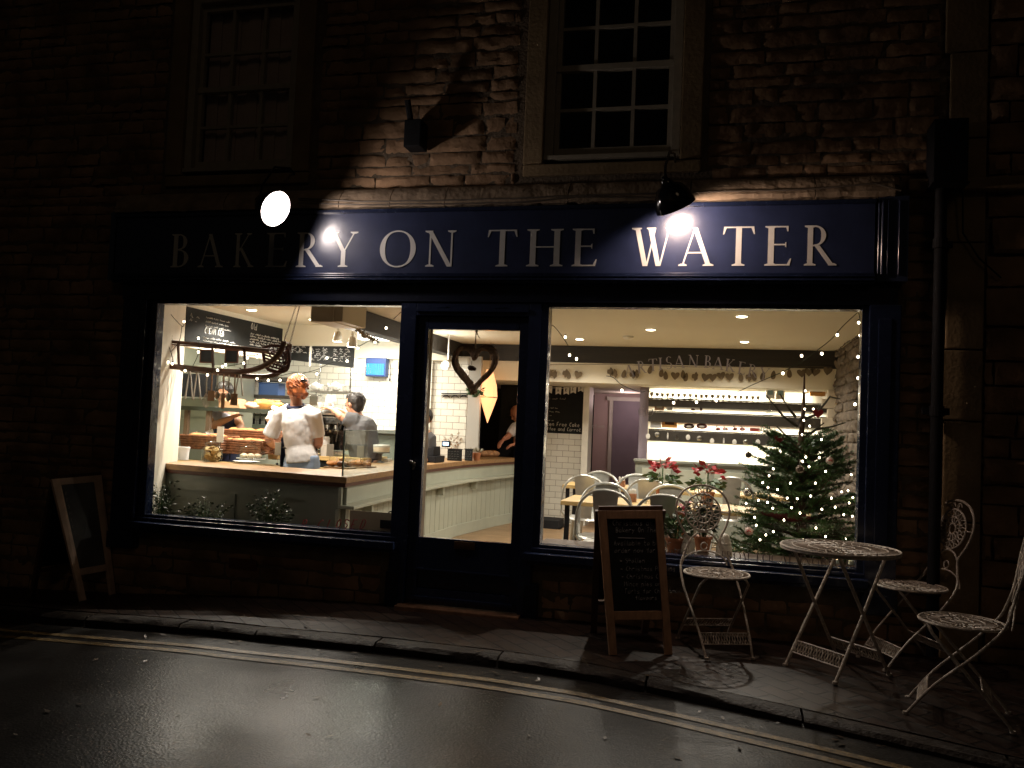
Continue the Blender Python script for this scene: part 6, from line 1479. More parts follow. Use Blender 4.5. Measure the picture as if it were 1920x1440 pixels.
y=onc(432,862).y; c=Y(432,838,y); t=thing('small_easel_board','small white framed easel board beside the biscuit jar','easel board',(c.x,y,ZT_))
m=MB(); 
for a,b_ in(((-.042,-.055),(-.026,.055)),((.026,-.055),(.042,.055)),((-.0255,.045),(.0255,.055)),((-.0255,-.055),(.0255,-.045))): m.box((c.x+a[0],y-.006,c.z+a[1]),(c.x+b_[0],y+.006,c.z+b_[1]))
m.build('frame',PAPER,t); m=MB(); m.box((c.x-.026,y-.002,c.z-.045),(c.x+.026,y+.002,c.z+.045)); m.build('slate',mat('grey_slate',(.16,.15,.13),.6),t)
m=MB(); m.tube([(c.x,y+.0,c.z-.05),(c.x,y,ZT_)],.006,6); m.build('foot',BLACKM,t)
# dome with cakes
c=onc(470,866); t=thing('glass_cake_dome','clear glass dome over pale cakes on the counter','cake dome',c)
m=MB(); m.lathe([(.12,.035),(.12,.09),(.10,.125),(.05,.15),(.012,.155),(.012,.17),(.02,.18),(0,.19)],c,32); m.build('dome',GLASS2,t,smooth=True)
m=MB(); m.lathe([(.05,0),(.045,.005),(.02,.012),(.02,.022),(.13,.028),(.13,.034),(0,.034)],c,28); m.build('plate',CERAM,t,smooth=True)
for i in range(6):
    a=i*PI/3; m=MB(); q=c+Vector((.07*math.cos(a),.07*math.sin(a),.055)); m.ell(q,(.036,.036,.022),12,jit=.3); m.build('cake',mat('pale_cake',(.60,.36,.14) if i%2 else (.62,.50,.36),.7),t,smooth=True)
for px,py,r,l_ in((462,872,.115,'round white plate with a dark rim in front of the glass dome'),(570,874,.095,'round white plate at the counter edge in front of the ginger haired person')):
    c=onc(px,py-3); t=thing('plate',l_,'plate',c,'plates on the counter'); m=MB(); m.lathe([(0,.004),(r*.6,.004),(r,.018),(r,.021),(r*.6,.008),(0,.008)],c,32); m.build('dish',CERAM,t,smooth=True); m=MB(); m.lathe([(r*.998,.0165),(r*1.02,.019),(r*.998,.0215)],c,32); m.build('rim',mat('plate_rim',(.10,.09,.07),.4),t,smooth=True)
    if px==570:
        m=MB(); m.ell(c+Vector((0,0,.022)),(.045,.04,.014),12,jit=.4); m.build('pastry',mat('dark_pastry',(.12,.09,.05),.7),t,smooth=True)
for px,w_,l_,col in((505,.055,'clear plastic tub of pale biscuits beside the ginger haired person','pale_cake2'),):
    c=onc(px,862)+Vector((0,.1,0)); t=thing('plastic_tub',l_,'tub',c); m=MB(); m.box((c.x-w_,c.y-.04,c.z),(c.x+w_,c.y+.04,c.z+.09)); m.build('filling',mat(col,(.62,.46,.24),.7),t,bevel=.01); m=MB(); m.box((c.x-w_-.005,c.y-.045,c.z+.091),(c.x+w_+.005,c.y+.045,c.z+.13)); m.build('clear_lid',GLASS2,t,bevel=.01)
# pastries
rp=random.Random(6)
for px,py,n,l_ in((640,878,16,'pile of dark glazed pastries on a board, left of the clear screen edge'),(678,876,12,'pile of golden pastries on the counter behind the clear screen')):
    c=onc(px,py); t=thing('pastry_pile',l_,'pastries',c); m=MB(); m.box((c.x-.13,c.y-.08,ZT_+.001),(c.x+.11,c.y+.08,ZT_+.012)); m.build('board',WOOD,t,bevel=.004)
    for i in range(n):
        q=c+Vector((rp.uniform(-.10,.08),rp.uniform(-.06,.06),.028+.02*(i/n))); m=MB(); m.ell(q,(rp.uniform(.025,.036),rp.uniform(.02,.03),.018),10,jit=.5); m.build('pastry',BREAD if (i%3 and px<660) or px>660 else mat('dark_glaze',(.08,.03,.015),.4),t,smooth=True)
    if px<660:
        m=MB()
        for i in range(9): q=c+Vector((rp.uniform(-.06,.07),rp.uniform(-.04,.05),.062)); m.quadleaf(q,Vector((rp.uniform(-1,1),rp.uniform(-1,1),.6)),.04,.03)
        m.build('flaked_sugar',mat('flaky_top',(.72,.52,.34),.7),t)
# clear screen
t=thing('counter_screen','clear glass sneeze screen standing on the corner of the counter','glass screen',(-1.1,.4,ZT_))
a=onc(652,893); zt=Y(652,808,a.y).z; x0=a.x-.03; y0_=.36
m=MB(); m.box((x0-.006,y0_,ZT_+.001),(x0,y0_+1.6,zt)); m.build('glass_panel',mat('screen_glass_tint',(.8,.8,.8),.1) if 0 else glassmat('screen_glass',.02,(.80,.84,.82)),t)
m=MB(); m.box((x0-.009,y0_-.008,ZT_+.001),(x0+.003,y0_-.0005,zt)); m.box((x0-.009,y0_,zt+.0005),(x0+.003,y0_+1.6,zt+.006)); m.build('edge_strip',mat('glass_edge_green',(.10,.14,.12),.3),t)
# iced cake on a stand behind the screen
c=onc(722,868); c.x-=.05; t=thing('cake_stand','iced white cake on a tall dark footed stand behind the clear screen','cake stand',c)
m=MB(); m.lathe([(.045,0),(.04,.008),(.014,.02),(.014,.085),(.03,.095),(.095,.10),(.095,.108),(0,.108)],c,24); m.build('stand',mat('stand_grey',(.12,.12,.11),.4),t,smooth=True)
m=MB(); m.lathe([(.085,.109),(.087,.165),(.08,.175),(0,.178)],c,28); m.build('iced_cake',mat('cream_icing',(.72,.58,.42),.6),t,smooth=True); m=MB(); m.lathe([(.0875,.155),(.09,.17),(.082,.182),(0,.185)],c,28); m.build('icing_top',CERAM,t,smooth=True)
for px,py,l_ in((700,874,'white ramekin dish by the right edge of the left window'),(736,866,'white folded napkins by the mullion on the counter')):
    c=onc(px,py); c.x-=.08; t=thing('ramekin' if px==700 else 'napkin_stack',l_,'dish' if px==700 else 'napkins',c); m=MB()
    if px==700: m.lathe([(0,0),(.03,0),(.034,.028),(.031,.028),(.028,.006),(0,.006)],c,18)
    else: m.box((c.x-.06,c.y-.05,ZT_+.001),(c.x+.05,c.y+.05,ZT_+.03),0,Matrix.Identity(4))
    m.build('body',CERAM,t,smooth=px==700)
# ---- things on the counter seen through the door
c=onc(822,867); c.x-=.10; t=thing('till','black till with a glowing blue screen on the counter, seen through the door','till',c)
m=MB(); m.box((c.x-.17,c.y-.15,ZT_+.001),(c.x+.12,c.y+.15,ZT_+.07)); m.build('drawer',BLACKM,t,bevel=.01)
m=MB(); m.add([(c.x-.15,c.y-.12,ZT_+.071),(c.x+.08,c.y-.12,ZT_+.071),(c.x+.08,c.y+.12,ZT_+.071),(c.x-.15,c.y+.12,ZT_+.071),(c.x-.02,c.y-.10,ZT_+.15),(c.x+.08,c.y-.10,ZT_+.17),(c.x+.08,c.y+.1,ZT_+.17),(c.x-.02,c.y+.1,ZT_+.15)],[(0,1,5,4),(1,2,6,5),(2,3,7,6),(3,0,4,7),(4,5,6,7),(0,3,2,1)]); m.build('keyboard_housing',BLACKM,t,bevel=.006)
q=Y(836,833,c.y-.05); m=MB(); m.box((q.x-.045,q.y,q.z-.03),(q.x+.045,q.y+.02,q.z+.035)); sc0=m.build('display',BLACKM,t,bevel=.004); m=MB(); m.box((q.x-.032,q.y-.003,q.z-.012),(q.x+.030,q.y-.0005,q.z+.022)); m.build('lit_screen',emis('blue_screen',(.35,.65,1),3.2),sc0)
for px,w_,l_ in((863,.17,'wide small chalkboard leaning on the counter beside the till'),(889,.09,'narrow small chalkboard on the counter beside the terracotta pots')):
    c=onc(px,865); c.x-=.07; t=thing('counter_chalkboard',l_,'chalkboard',c,'small chalkboards beside the till'); m=MB(); m.box((c.x-w_/2,c.y,ZT_+.002),(c.x+w_/2,c.y+.012,ZT_+.13)); bd=m.build('slate',BOARD,t,bevel=.002); m=MB()
    for k in range(4): scribble(m,Vector((c.x-w_*.42,c.y-.002,ZT_+.10-.026*k)),Vector((1,0,0)),Vector((0,0,1)),w_*.6,.012,.0012)
    m.build('chalk_writing',CHALKD,bd)
    m=MB(); m.box((c.x-w_/2-.006,c.y-.002,ZT_+.1305),(c.x+w_/2+.006,c.y+.014,ZT_+.138)); m.build('frame',BLACKM,t)
c=onc(868,862)+Vector((-.20,.22,0)); t=thing('wrapped_bouquet','bouquet of dried flowers wrapped in crinkled clear film on the counter','flowers',c)
m=MB(); rp=random.Random(12)
for i in range(60):
    a=rp.uniform(0,2*PI); q=c+Vector((.10*rp.random()*math.cos(a),.08*math.sin(a)*rp.random(),.12+rp.random()*.16)); m.quadleaf(q,Vector((math.cos(a),math.sin(a),rp.uniform(-.3,1))),.06,.03)
m.build('crinkled_film',mat('film',(.62,.58,.52),.15,spec=.9),t)
m=MB()
for i in range(30):
    a=rp.uniform(0,2*PI); q=c+Vector((.07*rp.random()*math.cos(a),.06*math.sin(a),.06+rp.random()*.14)); m.ell(q,.012,6,jit=.4)
m.build('dried_flowers',mat('dried_beige',(.30,.20,.12),.9),t)
m=MB(); m.lathe([(.04,0),(.05,.07),(.055,.08),(0,.08)],c,14); m.build('vase',CERAM,t,smooth=True)
for px,l_ in((893,'terracotta herb pot on the counter, left of the pair by the door edge'),(906,'terracotta herb pot on the counter, right of the pair by the door edge')):
    c=onc(px,864); c.x-=.08; t=thing('herb_pot',l_,'plant pot',c,'terracotta herb pots on the counter'); m=MB(); m.lathe([(0,0),(.035,0),(.046,.075),(.05,.075),(.05,.09),(.04,.09),(0,.082)],c,16); m.build('pot',TERRA,t,smooth=True)
    m=MB(); rp=random.Random(px)
    for i in range(26): m.quadleaf(c+Vector((rp.uniform(-.03,.03),rp.uniform(-.03,.03),.09)),Vector((rp.uniform(-1,1),rp.uniform(-1,1),1)),.07,.018)
    m.build('leaves',mat('greyish_leaf',(.22,.20,.14),.7),t)
for i,(px,py) in enumerate(((920,852),(932,850),(943,853))):
    c=onc(px,857); c.x-=.12; t=thing('bread_roll','floury pale bread roll at the far end of the counter, '+('left','middle','right')[i]+' of three','bread',c,'bread rolls at the far end of the counter'); m=MB(); m.ell(c+Vector((0,0,.04)),(.075,.06,.042),14,jit=.25); m.build('loaf',mat('floury_bread',(.50,.28,.14),.8,var=.3,vscale=30),t,smooth=True); m=MB(); m.tube([c+Vector((-.03,-.03,.078)),c+Vector((.03,-.03,.078))],.004,5); m.build('crust_slash',BREAD,t)

# ================================================================== KITCHEN
# steel pass shelf with loaves
a=Y(335,765,1.95); b_=Y(640,772,1.95); zs=Y(500,769,1.95).z
t=thing('pass_shelf','long dark edged steel shelf on posts behind the counter, carrying bread','shelf',((a.x+b_.x)/2,2.1,zs))
m=MB(); m.box((a.x,1.95,zs-.02),(b_.x-.2,2.35,zs)); m.build('shelf_board',mat('steel_shelf',(.30,.32,.28),.3,metal=.4),t); m=MB(); m.box((a.x,1.935,zs-.032),(b_.x-.2,1.948,zs+.008)); m.build('front_edge',mat('dark_green_edge',(.05,.06,.045),.4),t)
for px in(352,393,545):
    q=Y(px,800,2.0); m=MB(); m.box((q.x-.022,1.96,ZF),(q.x+.022,2.0,zs-.021)); m.build('post',mat('brown_post',(.16,.11,.07),.5),t)
for i,(px,w_,h,l_) in enumerate(((500,.17,.055,'large golden loaf on the pass shelf left of the ginger haired person'),(477,.09,.04,'smaller pale loaf on the pass shelf beside the large golden loaf'))):
    c=Y(px,768,2.08-.05*i); c.z=zs+h*.9; t=thing('bread_loaf',l_,'bread',c,'loaves on the pass shelf'); m=MB(); m.ell(c,(w_,.10,h),22,jit=.3); m.build('crust',mat('golden_crust',(.62,.27,.06),.55,var=.35,vscale=14,bump=.5) if i==0 else mat('pale_crust',(.62,.42,.30),.6),t,smooth=True)
    m=MB()
    for k in range(4): m.tube([c+Vector((-w_*.6+k*w_*.4,-.05,h*.82)),c+Vector((-w_*.5+k*w_*.4,.04,h*.88))],.008,6)
    m.build('crust_slashes',mat('floury_bread',(.50,.28,.14),.8),t)
c=Y(438,742,2.1); c.z=zs; t=thing('paper_loaf_bag','brown paper bag lying open on the pass shelf behind the utensils','paper bag',c); m=MB(); m.add([c+Vector(v) for v in((-.12,-.08,.002),(.12,-.06,.002),(.12,.08,.002),(-.12,.08,.002),(-.10,-.06,.09),(.10,-.05,.05),(.10,.07,.10),(-.10,.07,.12))],[(0,1,5,4),(1,2,6,5),(2,3,7,6),(3,0,4,7),(4,5,6,7),(0,3,2,1)]); m.build('bag',mat('kraft',(.40,.24,.12),.7),t,bevel=.01)
# upper dark shelf with tubs and blue crate
a=Y(440,712,3.4); b_=Y(540,722,3.4); zu=Y(490,714,3.4).z
t=thing('kitchen_shelf','dark upper kitchen shelf at the back with tubs and a blue crate','shelf',((a.x+b_.x)/2,3.5,zu)); m=MB(); m.box((a.x,3.4,zu),(b_.x,3.68,zu+.05)); m.build('board',SHM,t); m=MB(); m.box((a.x,3.66,zu-.42),(a.x+.03,3.68,zu)); m.box((b_.x-.03,3.66,zu-.42),(b_.x,3.68,zu)); m.build('uprights',SHM,t)
zl=Y(490,741,3.4).z; t=thing('kitchen_shelf','lower kitchen shelf at the back, under the dark one','shelf',((a.x+b_.x)/2,3.5,zl)); m=MB(); m.box((a.x-.5,3.4,zl-.03),(b_.x+.05,3.7,zl)); m.build('board',mat('steel_shelf',(.30,.32,.28),.3),t); m=MB(); m.box((a.x-.5,3.39,zl-.034),(b_.x+.05,3.399,zl+.006)); m.build('front_edge',SHM,t)
c=Y(481,735,3.5); c.z=zl; t=thing('tub_stack','stack of white plastic tubs on the lower kitchen shelf','tubs',c)
for k in range(4): m=MB(); m.lathe([(0,0),(.06,0),(.07,.045),(.074,.045),(.074,.05),(0,.05)],c+Vector((0,0,k*.052)),18); m.build('tub',CERAM,t,smooth=True)
c=Y(507,735,3.5); c.z=zl; t=thing('blue_crate','blue plastic crate on the lower kitchen shelf beside the tubs','crate',c); m=MB(); m.box((c.x-.13,3.45,zl+.001),(c.x+.13,3.62,zl+.14)); m.build('body',mat('blue_plastic',(.04,.09,.24),.4),t,bevel=.01); m=MB(); m.box((c.x-.135,3.445,zl+.1405),(c.x+.135,3.625,zl+.155)); m.build('rim',mat('blue_plastic',(.04,.09,.24),.4),t,bevel=.004)
c=Y(466,733,3.5); c.z=zl; t=thing('black_kettle','black kettle on the lower kitchen shelf left of the white tubs','kettle',c); m=MB(); m.lathe([(0,0),(.06,0),(.065,.05),(.045,.12),(.02,.14),(0,.145)],c,18); m.build('body',BLACKG,t,smooth=True); m=MB(); m.tube([c+Vector((.05,0,.11)),c+Vector((.09,0,.10)),c+Vector((.07,0,.04))],.007,6); m.build('handle',BLACKG,t)
# dark cupboard behind utensils, fridge
t=thing('steel_fridge','tall dull steel fridge at the far left of the kitchen','fridge',(-3.9,2.9,ZF)); m=MB(); m.box((-4.38,2.75,ZF),(-3.66,3.35,1.85)); m.build('cabinet',mat('dull_steel',(.34,.35,.29),.35,metal=.6,var=.1,vscale=3),t,bevel=.01); m=MB(); m.box((-4.34,2.725,ZF+.1),(-3.70,2.749,1.25)); m.box((-4.34,2.725,1.27),(-3.70,2.749,1.82)); m.build('door',mat('dull_steel',(.34,.35,.29),.35),t,bevel=.006); m=MB(); m.tube([(-3.74,2.70,.7),(-3.74,2.70,1.15)],.012,8); m.build('handle',STEEL,t)
t=thing('wall_cupboard','dark open kitchen cupboard above the pass shelf, behind the hanging utensils','cupboard',(-3.7,3.0,1.4)); a=Y(340,700,2.6); b_=Y(392,745,2.6); m=MB(); m.box((a.x-.1,2.6,b_.z),(b_.x,2.74,a.z)); m.build('carcass',BLACKM,t,bevel=.004); m=MB(); m.box((a.x,2.56,b_.z-.02),(b_.x+.05,2.74,b_.z-.001)); m.build('shelf_lip',STEEL,t)
# wicker trays of bread in the middle
for i,(px,py,w_,rz_2,l_) in enumerate(((392,828,.20,0,'wicker bread basket at the left behind the counter'),(455,836,.26,.05,'wide wicker bread basket behind the glass cake dome'),(478,818,.24,-.05,'rear wicker bread basket just left of the ginger haired person'))):
    c=Y(px,py,1.55+.25*(i==2)-.1*(i==0)); t=thing('bread_basket',l_,'basket',c,'wicker bread baskets behind the counter'); m=MB()
    x0,x1=c.x-w_,c.x+w_; yb0,yb1=c.y-.12,c.y+.14; z0,z1=c.z-.06,c.z+.05
    for k in range(6):
        zz=lerp(z0,z1,k/5); g=.012*k/5; m.tube([(x0-g,yb0-g,zz),(x1+g,yb0-g,zz),(x1+g,yb1+g,zz),(x0-g,yb1+g,zz)],.0125,6,closed=True)
    m.box((x0,yb0,z0),(x1,yb1,z0+.01)); m.build('woven_sides',BASKET,t,smooth=True)
    rp=random.Random(i+30)
    for k in range(6): m=MB(); m.ell((lerp(x0+.05,x1-.05,k/5),c.y+rp.uniform(-.06,.06),z1-.01),(.055,.07,.035),12,jit=.3); m.build('roll',BREAD,t,smooth=True)
t=thing('prep_table','pale wood topped prep table behind the counter','table',(-3,1.9,ZF)); a=Y(350,860,1.3); m=MB(); m.box((-3.9,1.35,.80),(-1.95,2.1,.84)); m.build('table_top',TABLEW,t); m=MB(); m.box((-3.88,1.4,ZF),(-2.0,2.05,.799)); m.build('cupboard_base',CABINET,t)
# back counter with coffee machine
zb=Y(620,856,2.15).z
t=thing('back_counter','pale wooden back counter under the coffee machine','counter',(-2.2,2.4,ZF)); m=MB(); m.box((-2.60,2.12,zb-.04),(-1.72,2.75,zb)); m.build('counter_top',TABLEW,t,bevel=.004); m=MB(); m.box((-2.58,2.14,ZF),(-1.74,2.73,zb-.041)); m.build('base',BLACKM,t)
a=Y(586,775,2.35); b_=Y(655,850,2.35); zt=Y(620,778,2.35).z
t=thing('coffee_machine','black and chrome espresso machine behind the ginger haired person','coffee machine',((a.x+b_.x)/2,2.4,zb))
m=MB(); m.box((a.x,2.45,zb+.05),(b_.x-.10,2.72,zt)); m.box((a.x,2.33,zt-.10),(b_.x-.10,2.449,zt-.001)); m.build('housing',BLACKG,t,bevel=.012)
m=MB(); m.box((a.x,2.28,zb+.02),(b_.x-.10,2.449,zb+.048)); m.box((a.x-.002,2.325,zt-.03),(b_.x-.10,2.332,zt-.015)); m.build('drip_tray',STEEL,t,bevel=.004)
for k in range(3):
    x=lerp(a.x+.08,b_.x-.16,k/2); m=MB(); m.lathe([(.028,0),(.03,-.05),(.022,-.06),(0,-.06)],(x,2.36,zt-.101),16); m.tube([(x,2.36,zt-.14),(x,2.26,zt-.15),(x,2.22,zt-.16)],[.008,.010,.013],8); m.build('group_head',STEEL,t,smooth=True)
m=MB(); m.tube([(b_.x-.13,2.32,zt-.08),(b_.x-.10,2.27,zt-.16),(b_.x-.11,2.26,zt-.26)],.005,6); m.build('steam_wand',STEEL,t,smooth=True)
def cup(name,label,c,r,h,grp,side=1,mt=CERAM):
    t=thing(name,label,'cup',c,grp); m=MB(); m.lathe([(0,0),(r*.55,0),(r*.8,h*.3),(r,h),(r*.93,h),(r*.72,h*.32),(0,h*.1)],c,18); m.build('bowl',mt,t,smooth=True)
    m=MB(); m.tube([c+Vector((side*r*.85,0,h*.8)),c+Vector((side*r*1.5,0,h*.7)),c+Vector((side*r*1.35,0,h*.35)),c+Vector((side*r*.75,0,h*.3))],r*.11,6); m.build('handle',mt,t,smooth=True); return t
CUPL=(('white cup on the coffee machine top, nearest the ginger haired person',597),('white cup stacked second along on the coffee machine top',608),('white cup in the middle of the coffee machine top',618),('white cup under the reaching hands on the coffee machine',629))
for l_,px in CUPL:
    c=Y(px,775,2.5); c.z=zt+.001; cup('coffee_cup',l_,c,.045,.06,'white cups on the coffee machine'); 
for l_,px in ((('white cup of the upper layer above the coffee machine, left',602),('white cup of the upper layer above the coffee machine, right',614))):
    c=Y(px,765,2.5); c.z=zt+.065; cup('coffee_cup',l_,c,.045,.06,'white cups on the coffee machine')
zc_=Y(620,733,3.1).z; a=Y(582,733,3.1); b_=Y(660,738,3.1)
t=thing('cup_shelf','thin grey wall shelf of white teapots and cups above the coffee machine','shelf',((a.x+b_.x)/2,3.1,zc_)); m=MB(); m.box((a.x,3.1,zc_-.025),(b_.x,3.4,zc_)); m.build('board',mat('grey_shelf',(.28,.27,.24),.5),t)
for q in(a.x+.05,b_.x-.07):
    m=MB(); m.tube([(q,3.2,zc_),(q,3.2,ZC)],.010,6); m.build('hanger_rod',STEEL,t)
for i,(px,r,l_) in enumerate(((592,.055,'white teapot at the left end of the cup shelf'),(612,.038,'white cup second along on the cup shelf'),(629,.058,'round white teapot in the middle of the cup shelf'),(648,.045,'white cup at the right end of the cup shelf'))):
    c=Y(px,730,3.2); c.z=zc_+.001
    if r>.05:
        t=thing('teapot',l_,'teapot',c,'white crockery on the cup shelf'); m=MB(); m.ell(c+Vector((0,0,r*.85)),(r*1.1,r*1.1,r*.85),18); m.lathe([(r*.35,r*1.65),(r*.12,r*1.85),(r*.15,r*2.0),(0,r*2.05)],c,12); m.build('body',CERAM,t,smooth=True)
        m=MB(); m.tube([c+Vector((-r*.9,0,r*.7)),c+Vector((-r*1.5,0,r*1.1)),c+Vector((-r*1.7,0,r*1.5))],[r*.22,r*.14,r*.1],8); m.build('spout',CERAM,t,smooth=True); m=MB(); m.tube([c+Vector((r*.9,0,r*1.3)),c+Vector((r*1.6,0,r*1.2)),c+Vector((r*1.5,0,r*.5)),c+Vector((r*.9,0,r*.45))],r*.1,6); m.build('handle',CERAM,t,smooth=True)
    else: cup('teacup',l_,c,r,r*1.3,'white crockery on the cup shelf')
# chrome kettle & tins under the shelf
for px,py,l_,nm in((592,750,'square steel tin below the cup shelf','steel_tin'),(620,750,'round white jug hanging below the cup shelf','white_jug')):
    c=Y(px,py,2.9); t=thing(nm,l_,'tin' if nm=='steel_tin' else 'jug',c); m=MB()
    if nm=='steel_tin': m.box((c.x-.05,c.y-.05,c.z-.06),(c.x+.05,c.y+.05,c.z+.05)); m.build('body',STEEL,t,bevel=.008); m=MB(); m.box((c.x-.052,c.y-.052,c.z+.0505),(c.x+.052,c.y+.052,c.z+.06)); m.build('lid',STEEL,t,bevel=.003); m=MB(); m.tube([(c.x,c.y,c.z+.06),(c.x,c.y,zc_-.026)],.005,6); m.build('hook',STEEL,t)
    else: m.lathe([(0,-.06),(.04,-.06),(.06,-.02),(.055,.03),(.045,.055),(.04,.055)],c,18); m.build('body',CERAM,t,smooth=True); m=MB(); m.tube([c+Vector((0,0,.055)),(c.x,c.y,zc_-.026)],.004,6); m.build('hook',STEEL,t)
# paper cups
for px,y0,y1,l_ in((588,815,850,'stack of white paper cups nearest the ginger haired person, partly hidden'),(608,818,855,'tall stack of white paper cups on the back counter')):
    c=Y(px,y1,2.2); c.z=zb; h=Y(px,y0,2.2).z-zb; t=thing('paper_cup_stack',l_,'paper cups',c,'paper cup stacks on the back counter'); m=MB(); m.lathe([(0,0),(.035,0),(.042,h*.55)],c,18); m.build('cup',PAPER,t,smooth=True); m=MB()
    for k in range(5): m.lathe([(.043,h*.55+k*h*.08),(.047,h*.56+k*h*.08),(.046,h*.60+k*h*.08),(.043,h*.62+k*h*.08)],c,18)
    m.lathe([(.043,h*.94),(.04,h),(0,h)],c,18); m.build('lids',CERAM,t,smooth=True)
# white paper bag held up
c=Y(512,785,1.75); t=thing('paper_bag','crumpled white paper bag left of the white shirted shoulder','paper bag',c); m=MB(); m.ell(c,(.07,.05,.09),14,jit=.5); m.build('bag',PAPER,t); m=MB(); m.ell(c+Vector((.02,0,.09)),(.045,.03,.035),10,jit=.6); m.build('twisted_top',PAPER,t)
# knife rack
c=Y(470,787,4.0); t=thing('knife_rack','magnetic rack of dark handled knives on the kitchen wall','knife rack',c); m=MB(); m.box((c.x-.28,4.06,c.z+.05),(c.x+.22,4.085,c.z+.08)); m.build('rail',STEEL,t)
for k in range(6):
    x=c.x-.24+k*.085; m=MB(); m.box((x-.012,4.045,c.z-.09),(x+.012,4.059,c.z+.02)); m.build('knife_handle',BLACKM,t,bevel=.004); m=MB(); m.box((x-.009,4.05,c.z+.021),(x+.009,4.055,c.z+.12)); m.build('knife_blade',STEEL,t)
t=thing('steel_worktop','pale green steel worktop along the tiled kitchen wall','worktop',(-3.2,3.9,ZF)); z_=Y(500,797,3.75).z; m=MB(); m.box((-4.3,3.72,z_-.05),(-2.55,4.09,z_)); m.build('top',mat('pale_green_steel',(.36,.46,.38),.35),t,bevel=.004); m=MB(); m.box((-4.28,3.76,ZF),(-2.57,4.09,z_-.051)); m.build('cupboards',mat('kitchen_wall_green',(.36,.38,.30),.5),t)
t=thing('sink_unit','steel sink worktop along the white tiles right of the barista','sink',(-2.1,3.8,ZF)); z_=Y(710,806,3.75).z; m=MB(); m.box((-2.53,3.70,z_-.04),(-1.78,4.09,z_)); m.build('top',GALV,t,bevel=.004); m=MB(); m.tube([(-2.1,4.0,z_),(-2.1,4.0,z_+.12),(-2.1,3.93,z_+.15),(-2.1,3.88,z_+.12)],.009,8); m.build('tap',STEEL,t,smooth=True); m=MB(); m.box((-2.52,3.74,ZF),(-1.79,4.09,z_-.041)); m.build('cupboards',CABINET,t)
# bug zapper
a=Y(683,705,3.98); b_=Y(723,671,3.98); UVM=mat('uv_glow',(.01,.05,.12),.5,emit=(.02,.42,1),es=1.5); t=thing('insect_killer','glowing blue electric insect killer on the white tiled kitchen wall','insect killer',((a.x+b_.x)/2,3.98,a.z))
m=MB(); m.box((a.x,4.0,a.z),(b_.x,4.098,b_.z)); m.build('case',mat('blue_case',(.03,.07,.22),.4),t,bevel=.012); m=MB(); m.box((a.x+.018,3.992,a.z+.02),(b_.x-.018,3.999,b_.z-.07)); m.build('lit_grille',UVM,t)
m=MB()
for k in range(9): x=lerp(a.x+.02,b_.x-.02,k/8); m.tube([(x,3.986,a.z+.018),(x,3.986,b_.z-.068)],.0015,4)
m.build('guard_wires',STEEL,t)
plight('lamp_light',((a.x+b_.x)/2,3.88,(a.z+b_.z)/2),1.2,(.12,.5,1),.05,t)
m=MB(); q=Y(729,672,4.05); r_=Y(731,712,4.05); m.tube(sm_([q,q.lerp(r_,.5)+Vector((.02,0,0)),r_]),.004,5); m.ell(r_,(.012,.012,.02),8); tag(m.build('power_lead',BLACKM),'black power lead and plug hanging right of the insect killer','cable')
# wreath twig on the beam in the left window
t=thing('twig_garland','frosted twig garland curling along the dark beam in the left window','garland',Y(665,600,1.0)); P=sm_([Y(642,568,.5),Y(652,590,.7),Y(664,608,.9),(Y(680,626,1.15)),Y(694,634,1.4),Y(706,640,1.7)]); m=MB(); m.tube(P,.012,6); m.build('stem',mat('grey_twig',(.22,.17,.12),.9),t)
m=MB(); rp=random.Random(17)
for p in P:
    for k in range(10): m.quadleaf(p,Vector((rp.uniform(-1,1),rp.uniform(-1,1),rp.uniform(-1,1))),.045,.012)
m.build('frosted_leaves',mat('frosted_leaf',(.34,.29,.22),.8),t)
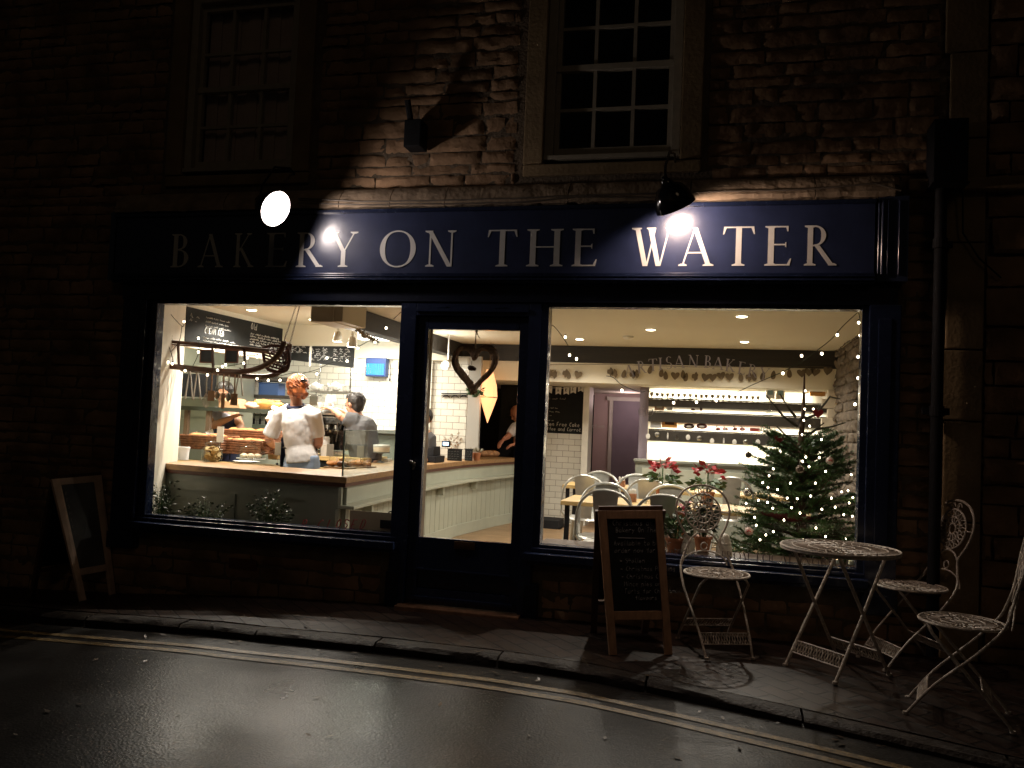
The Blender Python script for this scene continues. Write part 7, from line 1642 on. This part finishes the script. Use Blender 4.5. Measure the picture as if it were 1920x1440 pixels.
# CLOSED lettering in the left window
t=thing('closed_sign','low sign in the left window with red curly letters reading CLOSED','sign',(Y(650,975,.06).x,.06,.48))
a=Y(655,994,.10); b_=Y(735,962,.10); m=MB(); m.box((a.x,.095,.462),(b_.x,.10,b_.z)); m.build('pale_board',mat('sign_cream',(.42,.34,.24),.7),t)
a=Y(712,990,.08); b_=Y(733,976,.08); m=MB(); m.box((a.x,.080,a.z),(b_.x,.086,b_.z)); m.build('dark_card',BLACKM,t)
for ch,(px,w_) in zip('CLOSED',((600,16),(618,12),(634,16),(648,14),(663,12),(680,16))):
    c=Y(px,986,.07); m=MB(); s=.062; 
    chalk(m,ch,Vector((c.x-.03,.07,c.z-.018)),Vector((1,0,0)),Vector((0,0,1)),s,.0042,jit=0,slant=.35,n=6); m.build('letter',mat('dark_red_letter',(.34,.03,.03),.5),t)
c=Y(570,975,.07); m=MB(); chalk(m,'p',Vector((c.x-.02,.07,c.z-.03)),Vector((1,0,0)),Vector((0,0,1)),.06,.004,jit=0,slant=.35,n=6); m.build('flourish',mat('dark_red_letter',(.34,.03,.03),.5),t)
c=Y(732,975,.14); t=thing('iron_figure','dark curly iron ornament in the bottom right corner of the left window','ornament',(c.x,.14,.46)); m=MB()
m.tube(sm_([Vector((c.x+.01,.14,.46)),Vector((c.x+.03,.14,.52)),Vector((c.x-.005,.14,.58)),Vector((c.x+.02,.14,.63)),Vector((c.x+.035,.14,.66))]),[.014]*21,8); m.build('stem',BLACKM,t,smooth=True); m=MB()
for q,(dx_,dz,r) in enumerate(((-.02,.16,.022),(.03,.17,.018),(-.03,.09,.016),(-.005,.21,.02))): m.tube([Vector((c.x+dx_+r*math.cos(a)*(1-a/9),.14,.46+dz+r*math.sin(a)*(1-a/9))) for a in [k*.4 for k in range(18)]],.005,5)
m.build('scrolls',BLACKM,t,smooth=True)

# fallen leaves and grit along the gutter
m=MB(); rp=random.Random(41)
for i in range(150):
    x=rp.uniform(-3,3); y=ky(x)+rp.choice((rp.uniform(-.16,-.02),rp.uniform(.02,.5),rp.uniform(-2.2,-.1))); z=(roadz(x,y) if y<ky(x) else pave(x,y))+.007
    a=rp.uniform(0,6.28); L=rp.uniform(.008,.028); d=Vector((math.cos(a),math.sin(a),rp.uniform(-.1,.25))); n=Vector((-d.y,d.x,rp.uniform(-.2,.2))); p=Vector((x,y,z))
    m.add([p-d*L,p+n*L*.45,p+d*L,p-n*L*.4],[(0,1,2,3)])
o=m.build('leaf_litter',mat('wet_leaf',(.075,.045,.022),.4,var=.5,vscale=30)); o['kind']='stuff'; o['label']='small wet leaves and grit scattered along the gutter'; o['category']='leaves'
